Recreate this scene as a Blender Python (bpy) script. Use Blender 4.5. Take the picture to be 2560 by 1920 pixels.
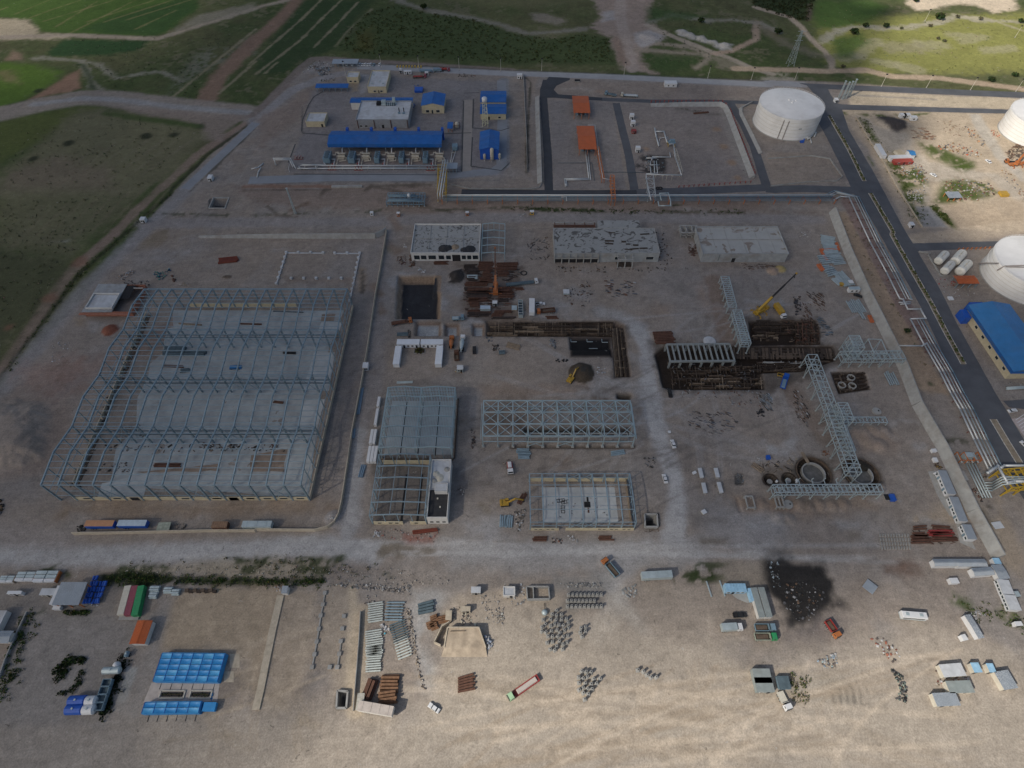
import bpy,math,random
import numpy as np
from mathutils import Vector,Matrix
for _o in list(bpy.data.objects):
 bpy.data.objects.remove(_o,do_unlink=True)
scene=bpy.context.scene
COL=scene.collection
random.seed(7)
RNG=np.random.default_rng(11)
PI=math.pi
FPX,PITCH,CAMH=1480.0,math.radians(53.1),230.0
cam_d=bpy.data.cameras.new('camera')
cam_d.sensor_fit='HORIZONTAL'
cam_d.sensor_width=36.0
cam_d.lens=FPX/2560*36.0
cam_d.clip_start=1.0
cam_d.clip_end=9000.0
cam=bpy.data.objects.new('camera',cam_d)
cam.location=(0,0,CAMH)
cam.rotation_euler=(PI/2-PITCH,0,0)
COL.objects.link(cam)
scene.camera=cam
SUN_EL=math.radians(40.0)
SUN_AZ=(-0.815,-0.58)
SUN_ROT=math.atan2(SUN_AZ[0],SUN_AZ[1])
world=bpy.data.worlds.new('World')
scene.world=world
world.use_nodes=True
_nt=world.node_tree
_bg=_nt.nodes['Background']
_sky=_nt.nodes.new('ShaderNodeTexSky')
_sky.sky_type='NISHITA'
_sky.sun_disc=False
_sky.sun_elevation=SUN_EL
_sky.sun_rotation=SUN_ROT
_sky.air_density=1.0
_sky.dust_density=2.6
_sky.ozone_density=0.7
_nt.links.new(_sky.outputs[0],_bg.inputs[0])
_bg.inputs[1].default_value=0.092
sun_d=bpy.data.lights.new('sun','SUN')
sun_d.energy=4.2
sun_d.angle=math.radians(0.53)
sun_d.color=(1.0,0.93,0.82)
sun=bpy.data.objects.new('sun',sun_d)
sun.rotation_euler=Vector((-SUN_AZ[0]*math.cos(SUN_EL),-SUN_AZ[1]*math.cos(SUN_EL),-math.sin(SUN_EL))).to_track_quat('-Z','Y').to_euler()
sun.location=(-300,-200,400)
COL.objects.link(sun)
scene.view_settings.view_transform='Standard'
scene.view_settings.look='None'
scene.view_settings.exposure=0.0
scene.view_settings.gamma=1.0
scene.render.engine='CYCLES'
scene.cycles.max_bounces=5
scene.cycles.diffuse_bounces=3
scene.cycles.transparent_max_bounces=8
scene.cycles.use_adaptive_sampling=True
scene.cycles.use_denoising=True
_S,_C=math.sin(PITCH),math.cos(PITCH)
TILES=dict(A=(0,0),B=(640,100),C=(1280,100),D=(1920,100),E=(0,480),F=(500,540),H=(900,540),I=(1500,540),J=(1920,500),K=(0,960),L=(500,940),M=(1100,940),N=(1600,940),O=(1920,940),P=(0,1380),Q=(640,1350),R=(1200,1350),S=(1800,1350),U=(640,0),V=(1280,0),W=(1900,0),Z=(0,0),X=(1880,640),Y=(1640,840),G=(2200,1080))
TSC=dict(S=2212/760,W=2212/660,Z=2212/2560,X=2212/420,Y=2212/420,G=2212/360)
def q(t,x,y,z=0.0):
 s=TSC.get(t,3.45625)
 px,py=TILES[t][0]+x/s-1280.0,TILES[t][1]+y/s-960.0
 dy,dz=FPX*_C-py*_S,-FPX*_S-py*_C
 k=(z-CAMH)/dz
 return Vector((px*k,dy*k,z))
def qs(txt,z=0.0):
 out,t=[],None
 for w in txt.split():
  if w in TILES:
   t=w
  else:
   a,b=w.split(',')
   out.append(q(t,float(a),float(b),z))
 return out
MATS={}
def mat(name,rgb=(0.5,0.5,0.5),rough=0.7,metal=0.0,var=0.15,scale=0.6,dirt=0.0,ribs=None,attr=None,spec=0.4,bump=0.0):
 if name in MATS:
  return MATS[name]
 m=bpy.data.materials.new(name)
 m.use_nodes=True
 n,l=m.node_tree.nodes,m.node_tree.links
 b=n['Principled BSDF']
 b.inputs['Roughness'].default_value=rough
 b.inputs['Metallic'].default_value=metal
 b.inputs['Specular IOR Level'].default_value=spec
 tc=n.new('ShaderNodeTexCoord')
 nz=n.new('ShaderNodeTexNoise')
 nz.inputs['Scale'].default_value=scale
 nz.inputs['Detail'].default_value=6.0
 nz.inputs['Roughness'].default_value=0.65
 l.new(tc.outputs['Object'],nz.inputs['Vector'])
 mr=n.new('ShaderNodeMapRange')
 mr.inputs['From Min'].default_value=0.3
 mr.inputs['From Max'].default_value=0.7
 mr.inputs['To Min'].default_value=1-var
 mr.inputs['To Max'].default_value=1+var
 l.new(nz.outputs['Fac'],mr.inputs['Value'])
 mul=n.new('ShaderNodeVectorMath')
 mul.operation='SCALE'
 if attr:
  at=n.new('ShaderNodeAttribute')
  at.attribute_name=attr
  l.new(at.outputs['Color'],mul.inputs[0])
 else:
  mul.inputs[0].default_value=rgb
 l.new(mr.outputs[0],mul.inputs['Scale'])
 src=mul.outputs[0]
 if dirt>0:
  n2=n.new('ShaderNodeTexNoise')
  n2.inputs['Scale'].default_value=scale*0.37
  n2.inputs['Detail'].default_value=8.0
  n2.inputs['Roughness'].default_value=0.7
  l.new(tc.outputs['Object'],n2.inputs['Vector'])
  r2=n.new('ShaderNodeMapRange')
  r2.inputs['From Min'].default_value=0.48
  r2.inputs['From Max'].default_value=0.68
  r2.inputs['To Max'].default_value=dirt
  l.new(n2.outputs['Fac'],r2.inputs['Value'])
  mx=n.new('ShaderNodeMix')
  mx.data_type='RGBA'
  mx.inputs['B'].default_value=(0.20,0.16,0.125,1)
  l.new(r2.outputs[0],mx.inputs['Factor'])
  l.new(src,mx.inputs['A'])
  src=mx.outputs['Result']
 l.new(src,b.inputs['Base Color'])
 if ribs:
  wv=n.new('ShaderNodeTexWave')
  wv.bands_direction=ribs[0]
  wv.inputs['Scale'].default_value=ribs[1]
  l.new(tc.outputs['Object'],wv.inputs['Vector'])
  bp=n.new('ShaderNodeBump')
  bp.inputs['Strength'].default_value=ribs[2]
  bp.inputs['Distance'].default_value=0.08
  l.new(wv.outputs['Fac'],bp.inputs['Height'])
  l.new(bp.outputs[0],b.inputs['Normal'])
 elif bump:
  bp=n.new('ShaderNodeBump')
  bp.inputs['Strength'].default_value=bump
  bp.inputs['Distance'].default_value=0.1
  l.new(nz.outputs['Fac'],bp.inputs['Height'])
  l.new(bp.outputs[0],b.inputs['Normal'])
 MATS[name]=m
 return m
def vnoise(x,y,f,seed=0):
 r=np.random.default_rng(seed).random((257,257))
 u,v=x*f+1000.3,y*f+1000.7
 iu,iv=np.floor(u).astype(int),np.floor(v).astype(int)
 fu,fv=u-iu,v-iv
 fu,fv=fu*fu*(3-2*fu),fv*fv*(3-2*fv)
 a,b=r[iu%256,iv%256],r[(iu+1)%256,iv%256]
 c,d=r[iu%256,(iv+1)%256],r[(iu+1)%256,(iv+1)%256]
 return(a*(1-fu)+b*fu)*(1-fv)+(c*(1-fu)+d*fu)*fv
def fbm(x,y,f,seed=0,o=4):
 t,w,s=0,1.0,0
 for k in range(o):
  c,d=math.cos(.6+1.1*k+seed),math.sin(.6+1.1*k+seed)
  t=t+w*vnoise(x*c-y*d,x*d+y*c,f*1.9**k,seed+k*13)
  s+=w
  w*=0.55
 return t/s*2-1
def axis(lo,hi,fine,coarse,inner):
 c=[inner[0]]
 while c[-1]<inner[1]:
  c.append(c[-1]+(fine if inner[2]<=c[-1]<inner[3]else coarse))
 st=coarse
 up=[c[-1]]
 while up[-1]<hi:
  st*=1.35
  up.append(up[-1]+st)
 st=coarse
 dn=[c[0]]
 while dn[-1]>lo:
  st*=1.35
  dn.append(dn[-1]-st)
 return np.array(dn[:0:-1]+c+up[1:])
xs=axis(-3500,3500,0.85,1.5,(-500,500,-235,235))
ys=axis(-500,4500,0.8,1.45,(8,645,8,262))
NX,NY=len(xs),len(ys)
GX,GY=[a.ravel()for a in np.meshgrid(xs,ys)]
GZ=np.zeros_like(GX)
n1,n2,n3=fbm(GX,GY,0.012,1),fbm(GX,GY,0.06,5),fbm(GX,GY,0.3,9,3)
GC=np.zeros((len(GX),3))
CLS=np.zeros(len(GX),dtype=int)
CLASSES=['ground','field','dirt_track','gravel_road','concrete_slab','ditch','sand_lot']
def seg_d(px,py,a,b):
 dx,dy=b[0]-a[0],b[1]-a[1]
 t=np.clip(((px-a[0])*dx+(py-a[1])*dy)/(dx*dx+dy*dy+1e-9),0,1)
 return np.hypot(px-a[0]-t*dx,py-a[1]-t*dy)
def sdf(P,closed,marg):
 xa,ya=[p[0]for p in P],[p[1]for p in P]
 idx=np.nonzero((GX>min(xa)-marg)&(GX<max(xa)+marg)&(GY>min(ya)-marg)&(GY<max(ya)+marg))[0]
 px,py=GX[idx],GY[idx]
 d=np.full(len(idx),1e9)
 ins=np.zeros(len(idx),bool)
 m=len(P)
 for i in range(m if closed else m-1):
  a,b=P[i],P[(i+1)%m]
  d=np.minimum(d,seg_d(px,py,a,b))
  if closed:
   c=(a[1]>py)!=(b[1]>py)
   with np.errstate(divide='ignore',invalid='ignore'):
    ins^=c&(px<(b[0]-a[0])*(py-a[1])/(b[1]-a[1])+a[0])
 return idx,np.where(ins,-d,d)
def smooth(t):
 t=np.clip(t,0,1)
 return t*t*(3-2*t)
def pnt(txt,col,soft=1.5,rag=2.0,amt=1.0,cls=None,width=None,patch=None,relief=0.0):
 P=[(p.x,p.y)for p in qs(txt)]if isinstance(txt,str)else txt
 marg=soft+rag+(width or 0)/2+2
 idx,d=sdf(P,width is None,marg)
 if width is not None:
  d=d-width/2
 d=d+rag*(0.6*n2[idx]+0.6*n3[idx])
 m=smooth(0.5-d/(2*soft))*amt
 if patch is not None:
  m=m*smooth((0.5*n2[idx]+0.7*n3[idx]+fbm(GX[idx],GY[idx],0.12,77,3)*0.6-patch)/0.25+0.5)
 GC[idx]+=(np.array(col)-GC[idx])*m[:,None]
 if relief:
  GZ[idx]+=relief*m
 if cls is not None:
  CLS[idx[m>0.5]]=CLASSES.index(cls)
def dig(txt,depth,slope=1.2,col=None,wall=None,rag=0.0):
 P=[(p.x,p.y)for p in qs(txt)]if isinstance(txt,str)else txt
 idx,d=sdf(P,True,slope+3)
 d=d+rag*n3[idx]
 m=smooth(-d/slope+0.15)
 GZ[idx]=np.minimum(GZ[idx],-depth*m)if depth>0 else np.maximum(GZ[idx],-depth*m)
 if wall is not None:
  k=smooth((-d+0.3)/0.9)
  GC[idx]+=(np.array(wall)-GC[idx])*k[:,None]
 if col is not None:
  k=smooth((-d-slope*0.75)/0.7)
  GC[idx]+=(np.array(col)-GC[idx])*k[:,None]
DIRT,SANDY,GREY,BROWN,RED=(.275,.237,.205),(.40,.325,.24),(.255,.245,.24),(.225,.172,.135),(.20,.125,.088)
GREEN,DGREEN,OLIVE,YGREEN,BLACK,PALE=(.055,.095,.022),(.028,.046,.017),(.085,.088,.042),(.20,.20,.062),(.018,.018,.019),(.36,.345,.325)
GC[:]=np.array(OLIVE)*(1+0.25*n2+0.2*n3)[:,None]
CLS[:]=1
_w=smooth((n1+0.6*n2)*1.2+0.45)[:,None]
GC+=(np.array((.052,.070,.026))*(1+.25*n3)[:,None]-GC)*_w
GC+=(np.array((.13,.115,.075))-GC)*(smooth((n2+.5*n3-.32)/.2)*.6)[:,None]
pnt('A -900,60 0,-60 1650,-90 1720,60 1420,290 1250,315 560,290 340,265 250,175 0,150 -900,160',GREEN,4,4)
pnt('A 850,180 1650,-40 1720,60 1420,290 1250,315 700,260',(.03,.062,.02),8,8,.8)
for a in('60,60 0,85','420,0 130,120','690,0 250,150','840,10 480,230','1050,-20 380,180','1170,0 600,290','1330,0 750,190','1520,-10 900,190','1700,-20 1100,170','1520,90 1170,250'):
 pnt('A '+a,(.17,.15,.07),1.0,1.5,.55,width=2.0)
pnt('A 420,450 560,340 1300,345 1200,440 900,480 450,490',(.026,.055,.02),4,4)
pnt('A -400,170 0,160 260,170 330,290 620,300 600,335 0,345 -400,350',(.36,.30,.215),4,6,.9)
pnt('A -400,330 600,305 1360,335 2212,70 U 60,50 420,-30',(.27,.225,.18),2.5,3,.85,cls='dirt_track',width=7)
pnt('A 1400,330 1700,220 2212,90 2212,20 1700,130',(.21,.19,.15),4,6,.7)
pnt('A 250,860 480,720 600,640 690,600 690,760 600,795',RED,3,3,.95)
pnt('A 50,520 110,430 190,470 200,520',(.22,.15,.11),4,4,.8)
pnt('A -600,560 60,540 300,560 540,620 480,700 200,860 0,930 -600,1000',(.072,.12,.022),5,5)
pnt('A -100,620 100,600 180,720 60,720',(.19,.14,.08),5,5,.6)
for a in('640,520 720,540 760,640 800,740 880,790','300,500 480,510 700,520 850,560 950,640 1000,680 1250,630 1400,620 1560,700'):
 pnt('A '+a,(.20,.19,.15),2,5,.75,width=5)
pnt('A 650,560 720,560 770,660 800,760 860,790',(.02,.035,.015),1.5,2,.8,width=3)
pnt('A 1650,480 1800,400 2000,420 2212,260 2212,480 1900,560 1600,760 1450,820',(.17,.165,.135),8,10,.5,patch=0.0)
pnt('A 1750,900 1900,660 2212,340 U 180,200 390,-30',(.19,.125,.092),3,4,.9,cls='dirt_track',width=15)
pnt('U 0,520 400,0 1000,0 700,420 480,500 230,640 0,640',(.026,.048,.019),6,6,.8)
for a in('U -60,560 120,400 400,160 560,0','U 0,640 380,350 560,170 760,-20','U 500,410 640,270 730,180 880,20','U 690,400 780,280 900,170 1000,80','U 80,630 180,540','A 1500,830 2212,250','A 1900,800 2212,530'):
 pnt(a,(.22,.19,.125),1.0,2.0,.7,width=2.4)
pnt('U 680,420 930,120 1240,30 1500,110 1900,150 2212,280 V 350,330 620,290 860,330 900,560 0,565 U 900,470',(.048,.066,.026),6,6,.95)
pnt('U 880,300 1000,220 1000,420 880,440',(.075,.068,.02),6,6,.6)
pnt('U 1180,-20 1320,40 1500,90 1850,150 2100,210 V 120,290 330,280 620,250',(.20,.185,.155),3,5,.7,width=8)
pnt('U 1600,20 2212,60 V 0,60 400,50 620,0 0,-30 U 1700,-30',(.12,.115,.06),8,8,.7)
pnt('V 180,120 340,130 470,170 400,220 200,180',(.22,.19,.155),4,6,.7)
pnt('V 660,-60 1180,-60 1215,40 1160,190 1320,260 1330,330 1160,410 1090,440 1170,590 1240,630 960,610 900,480 860,330 690,240 770,150 740,60',(.26,.205,.17),4,7,.95,cls='dirt_track')
pnt('V 790,100 890,90 890,170 780,190',(.28,.26,.245),3,3,.9)
pnt('V 1050,290 1180,255 1330,310 1290,350 1180,390 1120,420 1060,360',(.30,.28,.265),3,3,.9)
pnt('V 930,-80 945,200 1000,380 1050,600',(.30,.25,.215),2,2,.8,width=10)
pnt('V 870,300 930,340 1000,560 930,560',(.20,.145,.112),3,5,.8)
pnt('V 1170,220 1330,290 1700,440 1850,490 2060,585 2250,640',(.30,.255,.205),1.5,2,.9,cls='dirt_track',width=6)
pnt('V 1100,430 1400,455 1680,475',(.26,.215,.17),3,4,.8,width=8)
pnt('V 2115,190 2110,340 1900,440 1750,465',(.29,.22,.17),2,2,.85,cls='dirt_track',width=6)
pnt('V 1260,380 1500,400 1620,440 1700,500 1590,590',(.25,.21,.165),2.5,3,.8,width=6)
pnt('V 1420,270 1500,260 1580,310 1660,330 1760,370 1900,385 1890,430 1800,430 1740,390 1560,340 1430,300',(.33,.315,.295),2.5,3,.9)
pnt('V 1180,190 1400,130 1700,180 1900,170 2150,200 2300,270',(.23,.215,.18),3,6,.75,width=7)
pnt('V 1250,460 1640,470 1600,560 1380,610 1220,600 1160,480',(.04,.07,.022),5,6,.7)
pnt('V 1180,60 1420,100 1700,130 1500,170 1180,180',(.036,.068,.022),6,6,.8)
pnt('V 1700,480 1850,500 2000,580 1800,590',(.19,.165,.125),4,8,.7)
pnt('W 470,190 900,140 2400,100 2600,600 900,610 600,560 500,400',YGREEN,10,12,.9)
pnt('W 1000,380 1300,350 1500,420 1100,450',(.235,.215,.13),6,10,.75)
for a in('1000,520 1080,540','1350,370 1520,375','1600,290 1850,310 1700,340','830,460 960,350','700,480 820,470','1180,560 1300,580','1900,420 2100,400'):
 pnt('W '+a,(.27,.25,.16),3,6,.6,width=14)
pnt('W 430,0 900,0 1100,60 900,200 600,250 460,230',(.05,.092,.022),7,6,.9)
pnt('W 600,330 860,270 900,360 760,470 650,480',(.05,.09,.022),6,5,.85)
pnt('W -60,-200 470,-200 470,0 400,180 210,150 0,80 -60,60',(.028,.04,.015),3,3)
pnt('W 400,30 440,30 420,170 390,175',(.10,.075,.06),2,2,.8)
pnt('W 1180,-120 2150,-120 2140,80 1950,112 1820,50 1700,30 1600,40 1500,75 1320,85 1240,40',(.46,.385,.29),4,5,cls='sand_lot')
pnt('W 530,335 640,255 800,225 1050,235 1250,230 1500,185 1640,130 1900,170 2300,190',(.30,.275,.215),3,6,.8,width=8)
pnt('W 560,320 700,240 780,220 700,280',(.27,.26,.21),4,4,.8)
pnt('W 1640,130 1900,150 2100,220 2300,290',(.30,.27,.19),2,4,.7,width=5)
pnt('W -40,60 120,110 250,145 340,220 420,320 540,430 595,500 605,585',(.31,.255,.195),1.2,1.5,.95,cls='dirt_track',width=5.5)
pnt('W -40,180 120,300 260,390 420,440 560,470',(.16,.14,.105),5,8,.6,width=10)
pnt('W -200,575 560,595 900,590 1100,640 1500,655 2212,745 2700,800',(.33,.255,.185),1.5,2,.95,cls='dirt_track',width=8)
pnt('W 0,640 300,650 300,690 0,680',(.29,.26,.21),3,6,.8)
pnt('W 0,600 250,610 230,650 80,640',(.30,.27,.21),3,6,.7,patch=.1)
GC*=1.33
SITE='Z -1400,2400 -1400,1700 -300,1160 0,838 60,765 180,640 300,497 415,372 480,310 540,247 640,160 690,127 800,130 1130,152 1390,168 1780,176 2212,207 2900,245 3400,2400'
pnt(SITE,DIRT,2,2.5,1,cls='ground')
_i,_d=sdf([(p.x,p.y)for p in qs(SITE)],True,5)
_in=_i[_d<0]
GC[_in]+=(np.array((.285,.235,.19))-GC[_in])*(smooth(n1[_in]*1.2+.4)*.55)[:,None]
GC[_in]+=(np.array((.265,.25,.238))-GC[_in])*(smooth(n2[_in]*1.5+.3)*.45)[:,None]
GC[_in]*=(1+.10*n3[_in])[:,None]
pnt('E -1300,2700 0,1560 430,930 600,700 1000,345 1390,-50 A 1380,1640 1700,1340 1900,1210 2212,1010',(.255,.19,.15),1.5,2,.95,cls='dirt_track',width=7)
pnt('E -1300,2790 0,1610 560,870 700,690 850,565 1060,375 1480,10 A 1480,1640 1800,1330 2212,1030',(.045,.05,.028),1.0,1.5,.9,cls='ditch',width=2.6,relief=-.5)
pnt('E 0,1650 640,840 1130,350 1550,0',(.10,.10,.06),2,4,.7,width=3,patch=.1)
pnt('E 1620,-20 1250,330 700,870 100,1600 -800,2700',(.265,.255,.25),3,3,.8,cls='gravel_road',width=10)
pnt('A 2230,1050 1600,1630',(.285,.27,.265),1.5,1.5,.9,cls='gravel_road',width=8)
pnt('A 2212,1100 1650,1650',(.05,.05,.035),1,1.5,.7,width=1.6)
pnt('A -1200,1290 -300,1060 0,985 350,905 700,845 1000,855 1500,915 2230,990',(.29,.25,.215),2.5,2.5,.95,cls='dirt_track',width=23)
pnt('A 300,900 700,850 1000,860 1500,920 2230,985',(.31,.305,.30),2,1.5,.9,cls='gravel_road',width=7)
pnt('A 780,890 1500,960 2150,1000 2000,1100 1900,1210 1760,1200 1740,1090 1500,1030 1300,1010 1100,960',(.265,.215,.18),3,4,.9)
pnt('A 1660,1080 1760,1060 1780,1110 1700,1120',(.06,.06,.045),2,3,.8)
pnt('A -900,1330 0,1065 400,970 750,905 900,925 700,1010 420,1180 0,1400 -900,1700',(.10,.12,.036),6,6,.85)
pnt('A 700,930 1000,960 1300,1040 1660,1085 1760,1190 1500,1500 1300,1700 0,1700 0,1480 400,1200',(.165,.155,.092),8,8,.9)
pnt('A 100,1480 500,1350 900,1450 1000,1659 0,1659',(.19,.152,.112),8,10,.7)
for a in('A 900,980 1400,1050 1720,1090','E 1200,70 1340,-60','E 0,520 260,540 560,580'):
 pnt(a,(.05,.085,.022),2,3,.7,width=6)
pnt('E 0,480 560,520 620,660 300,1080 0,1470 -900,2300 -900,480',(.082,.086,.046),8,8,.85)
pnt('E 0,-20 700,-20 1250,-20 600,560 0,480',(.165,.155,.092),10,10,.7)
for k in range(9):
 a=120+k*130
 pnt('E %d,%d %d,%d'%(a,460-k*18,a+330,130-k*24),(.19,.165,.105),.9,1.2,.5,width=1.6)
for k in range(7):
 a=380+140*k
 pnt('A %d,%d %d,%d'%(a,1640-20*k,a+480,1240-10*k),(.19,.17,.115),.9,1.2,.5,width=1.6)
for a,r in(('1260,1175',5),('1500,1165',4),('590,1240',5),('290,1370',4),('330,785',4)):
 pnt('A '+a+' '+a,(.03,.035,.02),1.5,1.5,.9,width=r*1.6)
for a,r in(('430,915',7),('70,1170',5),('690,600',9)):
 pnt('E '+a+' '+a,(.22,.12,.08),2,2,.7,width=r)
pnt('B -20,650 150,490 300,330 400,230 490,165 600,160 900,185 1600,225 2212,265',(.225,.185,.16),1.2,1.2,.9,cls='dirt_track',width=8)
pnt('A 2190,1040 B -20,735 150,570 320,430 540,340 700,300 820,285',(.30,.285,.28),1.5,1.5,.9,cls='gravel_road',width=9)
pnt('B 780,215 900,225 1300,245 2212,290 C 400,300 800,315 1400,345 2212,385 D 0,370 300,385',(.335,.33,.335),1.2,1.0,.9,cls='gravel_road',width=9)
pnt('B 880,200 1400,222 2212,262 C 500,278 1300,310 2212,352',(.07,.075,.055),.8,1.5,.7,width=1.8)
pnt('B 480,190 660,190 660,270 560,300 430,280 400,300',(.31,.295,.285),3,4,.7)
pnt('B 0,680 300,520 480,430 520,440 420,620 300,720 100,900 0,960',(.26,.205,.17),5,6,.8)
pnt('B 500,440 800,300 1300,330 2140,360 2150,1180 1700,1170 300,1150 270,1080 400,800 450,560',(.235,.22,.218),3,3,.9)
pnt('B 0,1215 700,1190 1500,1195 1750,1165 2060,1140 2140,1080 2140,350',(.245,.25,.262),1,.6,.9,cls='gravel_road',width=8)
pnt('B 0,1240 2100,1215',(.15,.15,.15),.8,.6,.6,width=1.2)
pnt('B 1790,520 1870,520 1860,1130 1780,1140',(.30,.27,.245),.8,.8,.9)
pnt('B 330,900 240,1080',(.33,.29,.25),2,2,.7,width=5)
pnt('B 600,960 1620,960 1620,1090 600,1090',(.27,.22,.19),2,2,.7)
pnt('B 800,370 890,370 880,440 830,450',(.38,.30,.20),2,2,.7)
pnt('B 890,290 980,300 960,450 900,470',(.33,.33,.335),1.5,2,.8)
for a in('400,800 640,820','400,580 400,800','500,490 430,620','1610,810 1860,800','1790,520 1770,1130','1880,510 1870,760 2150,780','1860,1090 2130,1130 2190,1060','330,1160 1600,1165','590,440 500,490'):
 pnt('B '+a,(.09,.09,.09),.6,.3,.8,width=.8)
pnt('B -200,1255 650,1270 1500,1260 1560,1300 2212,1280 C 0,1300 500,1340 C 2212,1350 C 2212,1460 B 1500,1500 0,1420',(.245,.19,.155),3,4,.8)
pnt('B -100,1265 640,1265',(.25,.155,.115),1,1.5,.9,width=4)
pnt('B -100,1300 640,1295',(.07,.06,.05),.8,1,.7,width=1.5)
for a in('940,1300 1000,1260 1500,1250','1000,1270 1240,1310','1420,1430 1700,1490','560,1330 600,1290','100,1440 200,1520 350,1530'):
 pnt('B '+a,(.11,.09,.07),1,2.5,.7,width=3)
pnt('B 300,1470 440,1410',(.17,.12,.09),1.5,2,.8,width=3)
pnt('E 1050,170 1480,190 1850,200 2212,215 F 480,-10 C 0,1450 700,1480 1100,1490 2100,1490',(.045,.055,.028),1.2,4,.7,width=4,patch=.05)
for a in('0,1450 600,1480','1080,1480 1960,1490','130,1460 700,1465','1400,1430 1500,1420'):
 pnt('C '+a,(.04,.055,.022),1,3,.85,width=3.4,patch=-.05)
pnt('F -500,60 0,60 1500,50 H 900,10 I 500,20 1900,30',(.27,.25,.24),2,2,.8,cls='gravel_road',width=9)
pnt('I 300,-60 600,-30 1600,-40 1900,-20',(.20,.155,.125),2,3,.6,width=5,patch=0)
pnt('C 330,520 860,540 990,1290 360,1290',(.255,.23,.215),1,1,.9)
pnt('C 950,560 1190,555 1830,560 2080,1210 1430,1290 1100,1290 1060,1100',(.265,.23,.208),2,2,.9)
pnt('C 360,380 600,350 1500,380 2212,420 2180,500 800,500 460,470 370,440',(.28,.235,.20),2,2,.9)
pnt('C 440,430 600,415 700,440',(.36,.32,.28),2,2,.7,width=4)
pnt('C 700,440 780,430 790,470',(.33,.24,.18),2,2,.6)
pnt('C 1130,990 1340,1000 1330,1150 1170,1160 1060,1100',(.03,.03,.031),2,3,.85,patch=-.3)
for a in('1160,940','1770,770','1830,920','1900,1060','1940,1190'):
 pnt('C %s %s'%(a,a),(.33,.21,.12),2,2,.6,width=5)
pnt('C 1430,590 1550,610 1700,640 1830,640',(.12,.11,.09),1.5,3,.6,width=3)
pnt('C 1810,600 1950,1000 2080,1230',(.30,.28,.25),2,2,.6,width=4)
pnt('C 110,300 240,320 170,480 180,1180 130,1190 110,900',(.30,.245,.20),2,2,.8)
pnt('C 120,330 160,360 130,900 130,1150',(.055,.055,.04),.8,1.5,.8,width=2)
pnt('D -20,960 330,975 380,1010 530,1030 640,1180 400,1230 30,1270 0,1180',(.30,.25,.205),1.5,1.5,.9)
pnt('D 200,870 420,790 560,950 440,960',(.285,.255,.225),2,2,.7)
pnt('D 640,600 2212,640 3600,690 3600,1700 1400,1620 1350,1640',(.47,.385,.285),2,3,.95,cls='sand_lot')
pnt('D 700,440 2212,510 3600,570 3600,660 2212,600 700,560',(.50,.42,.31),1.5,2,.95,cls='sand_lot')
pnt('D 660,470 1450,515',(.22,.22,.22),1,1,.6,width=2)
pnt('D 780,660 900,720 1180,800 1250,830 1270,950 1400,1050 2000,1160 2212,1300 2212,1440 1900,1200 1400,1230 1380,1420 1300,1440 1380,1200 1230,1060 1000,950 900,820',(.43,.38,.315),3,4,.8)
pnt('D 1740,640 1830,640 2060,1000 2212,1150 2212,1240 1960,1010 1780,750',(.46,.42,.36),1.5,1.5,.9)
for a,s,p in(('750,660 830,700 960,850 940,930 900,870 830,780',2,0),('1290,880 1420,900 1780,1050 1700,1135 1600,1100 1400,1010',4,.05),('1020,1060 1150,1060 1370,1150 1380,1260 1180,1290 1100,1160',3,-.05),('1510,1220 1640,1200 1900,1230 2000,1330 1800,1390 1500,1420 1420,1400',3,.05),('780,640 1150,640 1400,630 1380,650 1000,690',2,.1),('1200,1320 1370,1330 1350,1440 1250,1430',3,.1),('1400,1430 1480,1440 1600,1560 1640,1640 1560,1600 1440,1500',2,-.1),('1180,1250 1340,1600 1300,1600 1150,1280',2,-.1),('1080,940 1130,980 1080,1000',2,-.3),('660,620 690,660 690,690 670,690',1,-.5),('860,1000 920,1080 900,1090',1.5,-.2),('1540,1090 1740,1040 1800,1100 1680,1140',3,-.1)):
 pnt('D '+a,(.07,.10,.022),s,3,.95,patch=p-.22)
pnt('D 950,665 1050,660 1160,700 1190,770 1120,800 1060,780 1000,740',(.055,.05,.052),2,3,.95)
pnt('D 1280,1440 1400,1440 1560,1620 1330,1615',(.30,.30,.30),1.5,1.5,.9)
pnt('D 1500,1420 2212,1380 2212,1560 1650,1640',(.42,.335,.245),3,3,.8)
pnt('J 1250,340 1700,300 2212,230 3000,200',(.45,.37,.28),2,3,.7,width=10)
pnt('D 620,640 780,660 1200,1420 1340,1620 1200,1640 900,1000',(.42,.345,.265),2,2,.9)
pnt('J 560,90 680,100 1120,880 1320,1250 1560,1680 1280,1640 1100,1230 700,400',(.335,.25,.175),2,3,.9)
for a in('1000,700','770,300','890,480','940,590','1070,830','1200,1140','1400,1590','720,150','830,360'):
 pnt('J %s %s'%(a,a),(.07,.08,.04),1,1.5,.8,width=2)
pnt('O 1520,560 1700,560',(.07,.07,.045),1.5,3,.8,width=5,patch=-.1)
pnt('J 700,20 1150,880 1700,1700',(.23,.165,.15),1,1,.8,width=9)
pnt('G 1500,1150 1750,1200 1900,1500 1700,1550',(.28,.25,.215),3,4,.6)
for a in('1580,1200 1640,1330 1760,1420','1800,1230 1900,1330','1660,1140 1720,1170'):
 pnt('G '+a,(.06,.055,.045),.8,2,.7,width=1.6)
pnt('O 1250,1240 1950,1240 2000,1100 2212,1500 2212,1800 2060,1659 1800,1000',(.37,.30,.22),3,4,.6)
pnt('M 1790,60 1830,300 1880,450 1960,700 2050,1000 2060,1200 2020,1380',(.42,.41,.40),2,2.5,.95,cls='dirt_track',width=8)
pnt('I 330,960 400,1150 420,1400 480,1600',(.41,.40,.39),2,2.5,.9,width=7)
pnt('I 0,830 150,860 330,960',(.33,.325,.32),3,3,.7,width=8)
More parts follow.
